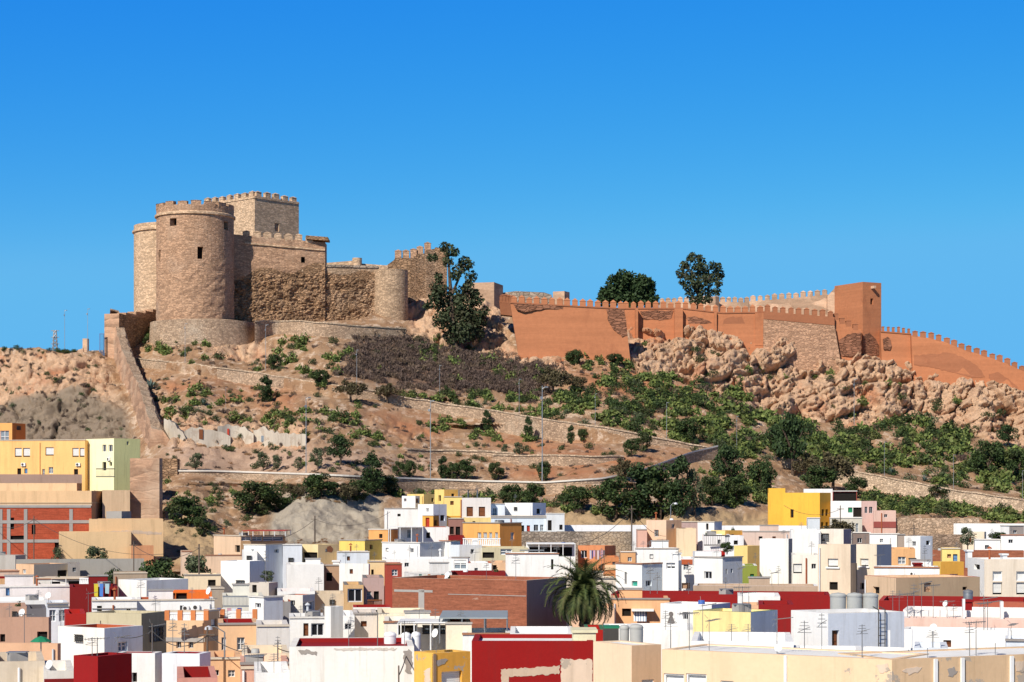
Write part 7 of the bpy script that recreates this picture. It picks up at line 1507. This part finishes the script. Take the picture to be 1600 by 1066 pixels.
# pylon and gate on the left skyline
Yp = hillY(86, 546)+60; mb = MB(); base = P(86, 549, Yp); top = P(86, 516, Yp); w_ = 4.5/F*Yp; h = top.z-base.z
for sx in (-1, 1):
    for sy in (-1, 1): mb.tube(base+Vector((sx*w_, sy*w_, -3)), top+Vector((sx*w_*.4, sy*w_*.4, 0)), .09, .06, 4)
for k in range(6):
    z0_, z1_ = h*k/6, h*(k+1)/6; f0, f1 = 1-.6*k/6, 1-.6*(k+1)/6
    for sy in (-1, 1): mb.tube(base+Vector((-w_*f0, sy*w_*f0, z0_)), base+Vector((w_*f1, sy*w_*f1, z1_)), .05, .05, 4); mb.tube(base+Vector((w_*f0, sy*w_*f0, z0_)), base+Vector((-w_*f1, sy*w_*f1, z1_)), .05, .05, 4)
t = empty('pylon', base, 'small lattice electricity pylon on the far left skyline', 'pylon'); mb.build('lattice_mast', M_steel, t); mb = MB()
for k in (.35, .66, .97): mb.tube(base+Vector((-w_*1.4, 0, h*k)), base+Vector((w_*1.4, 0, h*k)), .08, .08, 4)
mb.build('crossarm', M_steel, t)
Yg = hillY(150, 552)+.5; block('gate_wall', 'pale gate pillar and low wall on the left skyline', 'gate', 129, 136, 139, 529, 556, Yg, M_beige, par=.1)
t = wall_run('low_wall', 'sloping low wall leading to the pale gate pillar on the left skyline', [(96, 556, 96, 566, Yg), (130, 544, 130, 562, Yg)], .6, M_beige)
t = wall_run('low_wall', 'flat grey wall right of the pale gate pillar on the left skyline', [(138, 548, 138, 560, Yg-.3), (164, 547, 164, 562, Yg-.3)], .6, M_greytop)
a, b = P(155, 556, Yg-1), P(163, 556, Yg-1); t = empty('gate', a, 'tall blue iron gate beside the wall tower on the left skyline', 'gate'); hh = Zof(521, Yg-1)-a.z; mb = MB()
mb.box(a, (.12, 0, 0), (0, .1, 0), (0, 0, hh)); mb.box(b-Vector((.12, 0, 0)), (.12, 0, 0), (0, .1, 0), (0, 0, hh)); mb.box(a+Vector((.12, 0, hh-.12)), b-a-Vector((.24, 0, 0)), (0, .1, 0), (0, 0, .12)); mb.build('frame', M_blue, t); mb = MB()
for k in range(1, 6): mb.box(a+(b-a)*k/6, (.03, 0, 0), (0, .05, 0), (0, 0, hh-.12))
mb.build('bars', M_blue, t)
# pots, barrels and boxes standing about on the roofs
cr = random.Random(21); M_barrel = flat((.05, .13, .42), .5, name='blue_plastic'); M_terra = plaster((.42, .15, .07)); leafco = leaves(cluster(3, 5, .16, .34, .08, .14), 14, (.05, .09), 4)
pot_leaf = npmesh('leaves', leafco[0], leafco[1], M_bush)
for key in sorted(HOUSES):
    t0, f, zt, lab = HOUSES[key]; xl, xc, xr, yt, par = HPX[key]
    if f.a < 1.6 or f.b < 1.2 or f.C.y > 165 or f.C.y < 60 or cr.random() > .42: continue
    for kind in cr.sample(['barrel', 'pot', 'pipe', 'box'], cr.choice([1, 1, 2])):
        p = f.C+f.dl*f.a*cr.uniform(.12, .88)+f.dr*min(f.b*.8, cr.uniform(.5, 1.6))+ZUP*(zt-par+.015); mb = MB()
        if kind == 'barrel': mb.lathe(p, [(.001, 0), (.14, 0), (.16, .15), (.16, .3), (.14, .46), (.001, .46)], 12); tag(mb.build('barrel', cr.choice([M_barrel, M_wt, M_bin]), None, True), ' '.join(f'plastic barrel on the {short(lab)}'.split()[:16]), 'barrel', 'barrels on the roofs')
        elif kind == 'pot':
            mb.lathe(p, [(.001, 0), (.1, 0), (.15, .24), (.12, .24), (.001, .2)], 10); o = mb.build('flower_pot', M_terra); tag(o, ' '.join(f'potted green plant on the {short(lab)}'.split()[:16]), 'plant pot', 'plant pots on the roofs'); q = link('plant', pot_leaf); q.parent = o; q.location = p+ZUP*.2
        elif kind == 'pipe': mb.tube(p, p+ZUP*(par+.45), .06, .06, 8); mb.lathe(p+ZUP*(par+.5), [(.13, 0), (.13, .04), (.001, .14)], 8); tag(mb.build('vent_pipe', cr.choice([M_alu, M_white, M_rust])), ' '.join(f'capped vent pipe on the {short(lab)}'.split()[:16]), 'vent pipe', 'vent pipes on the roofs')
        else: mb.cbox(p, .6, .45, par+.22, 0, cr.uniform(0, 1)); mb.cbox(p+ZUP*(par+.222), .66, .5, .03, 1, 0); tag(mb.build('roof_box', [M_cement, M_steel]), ' '.join(f'small cement box on the {short(lab)}'.split()[:16]), 'box', 'small cement boxes on the roofs')
# unused prototypes are not part of the scene
for k, o in list(TP.items())+[(k, AP[k]) for k in range(3)]:
    if k not in USED and k not in apu:
        for c in list(o.children): D.objects.remove(c)
        D.objects.remove(o)
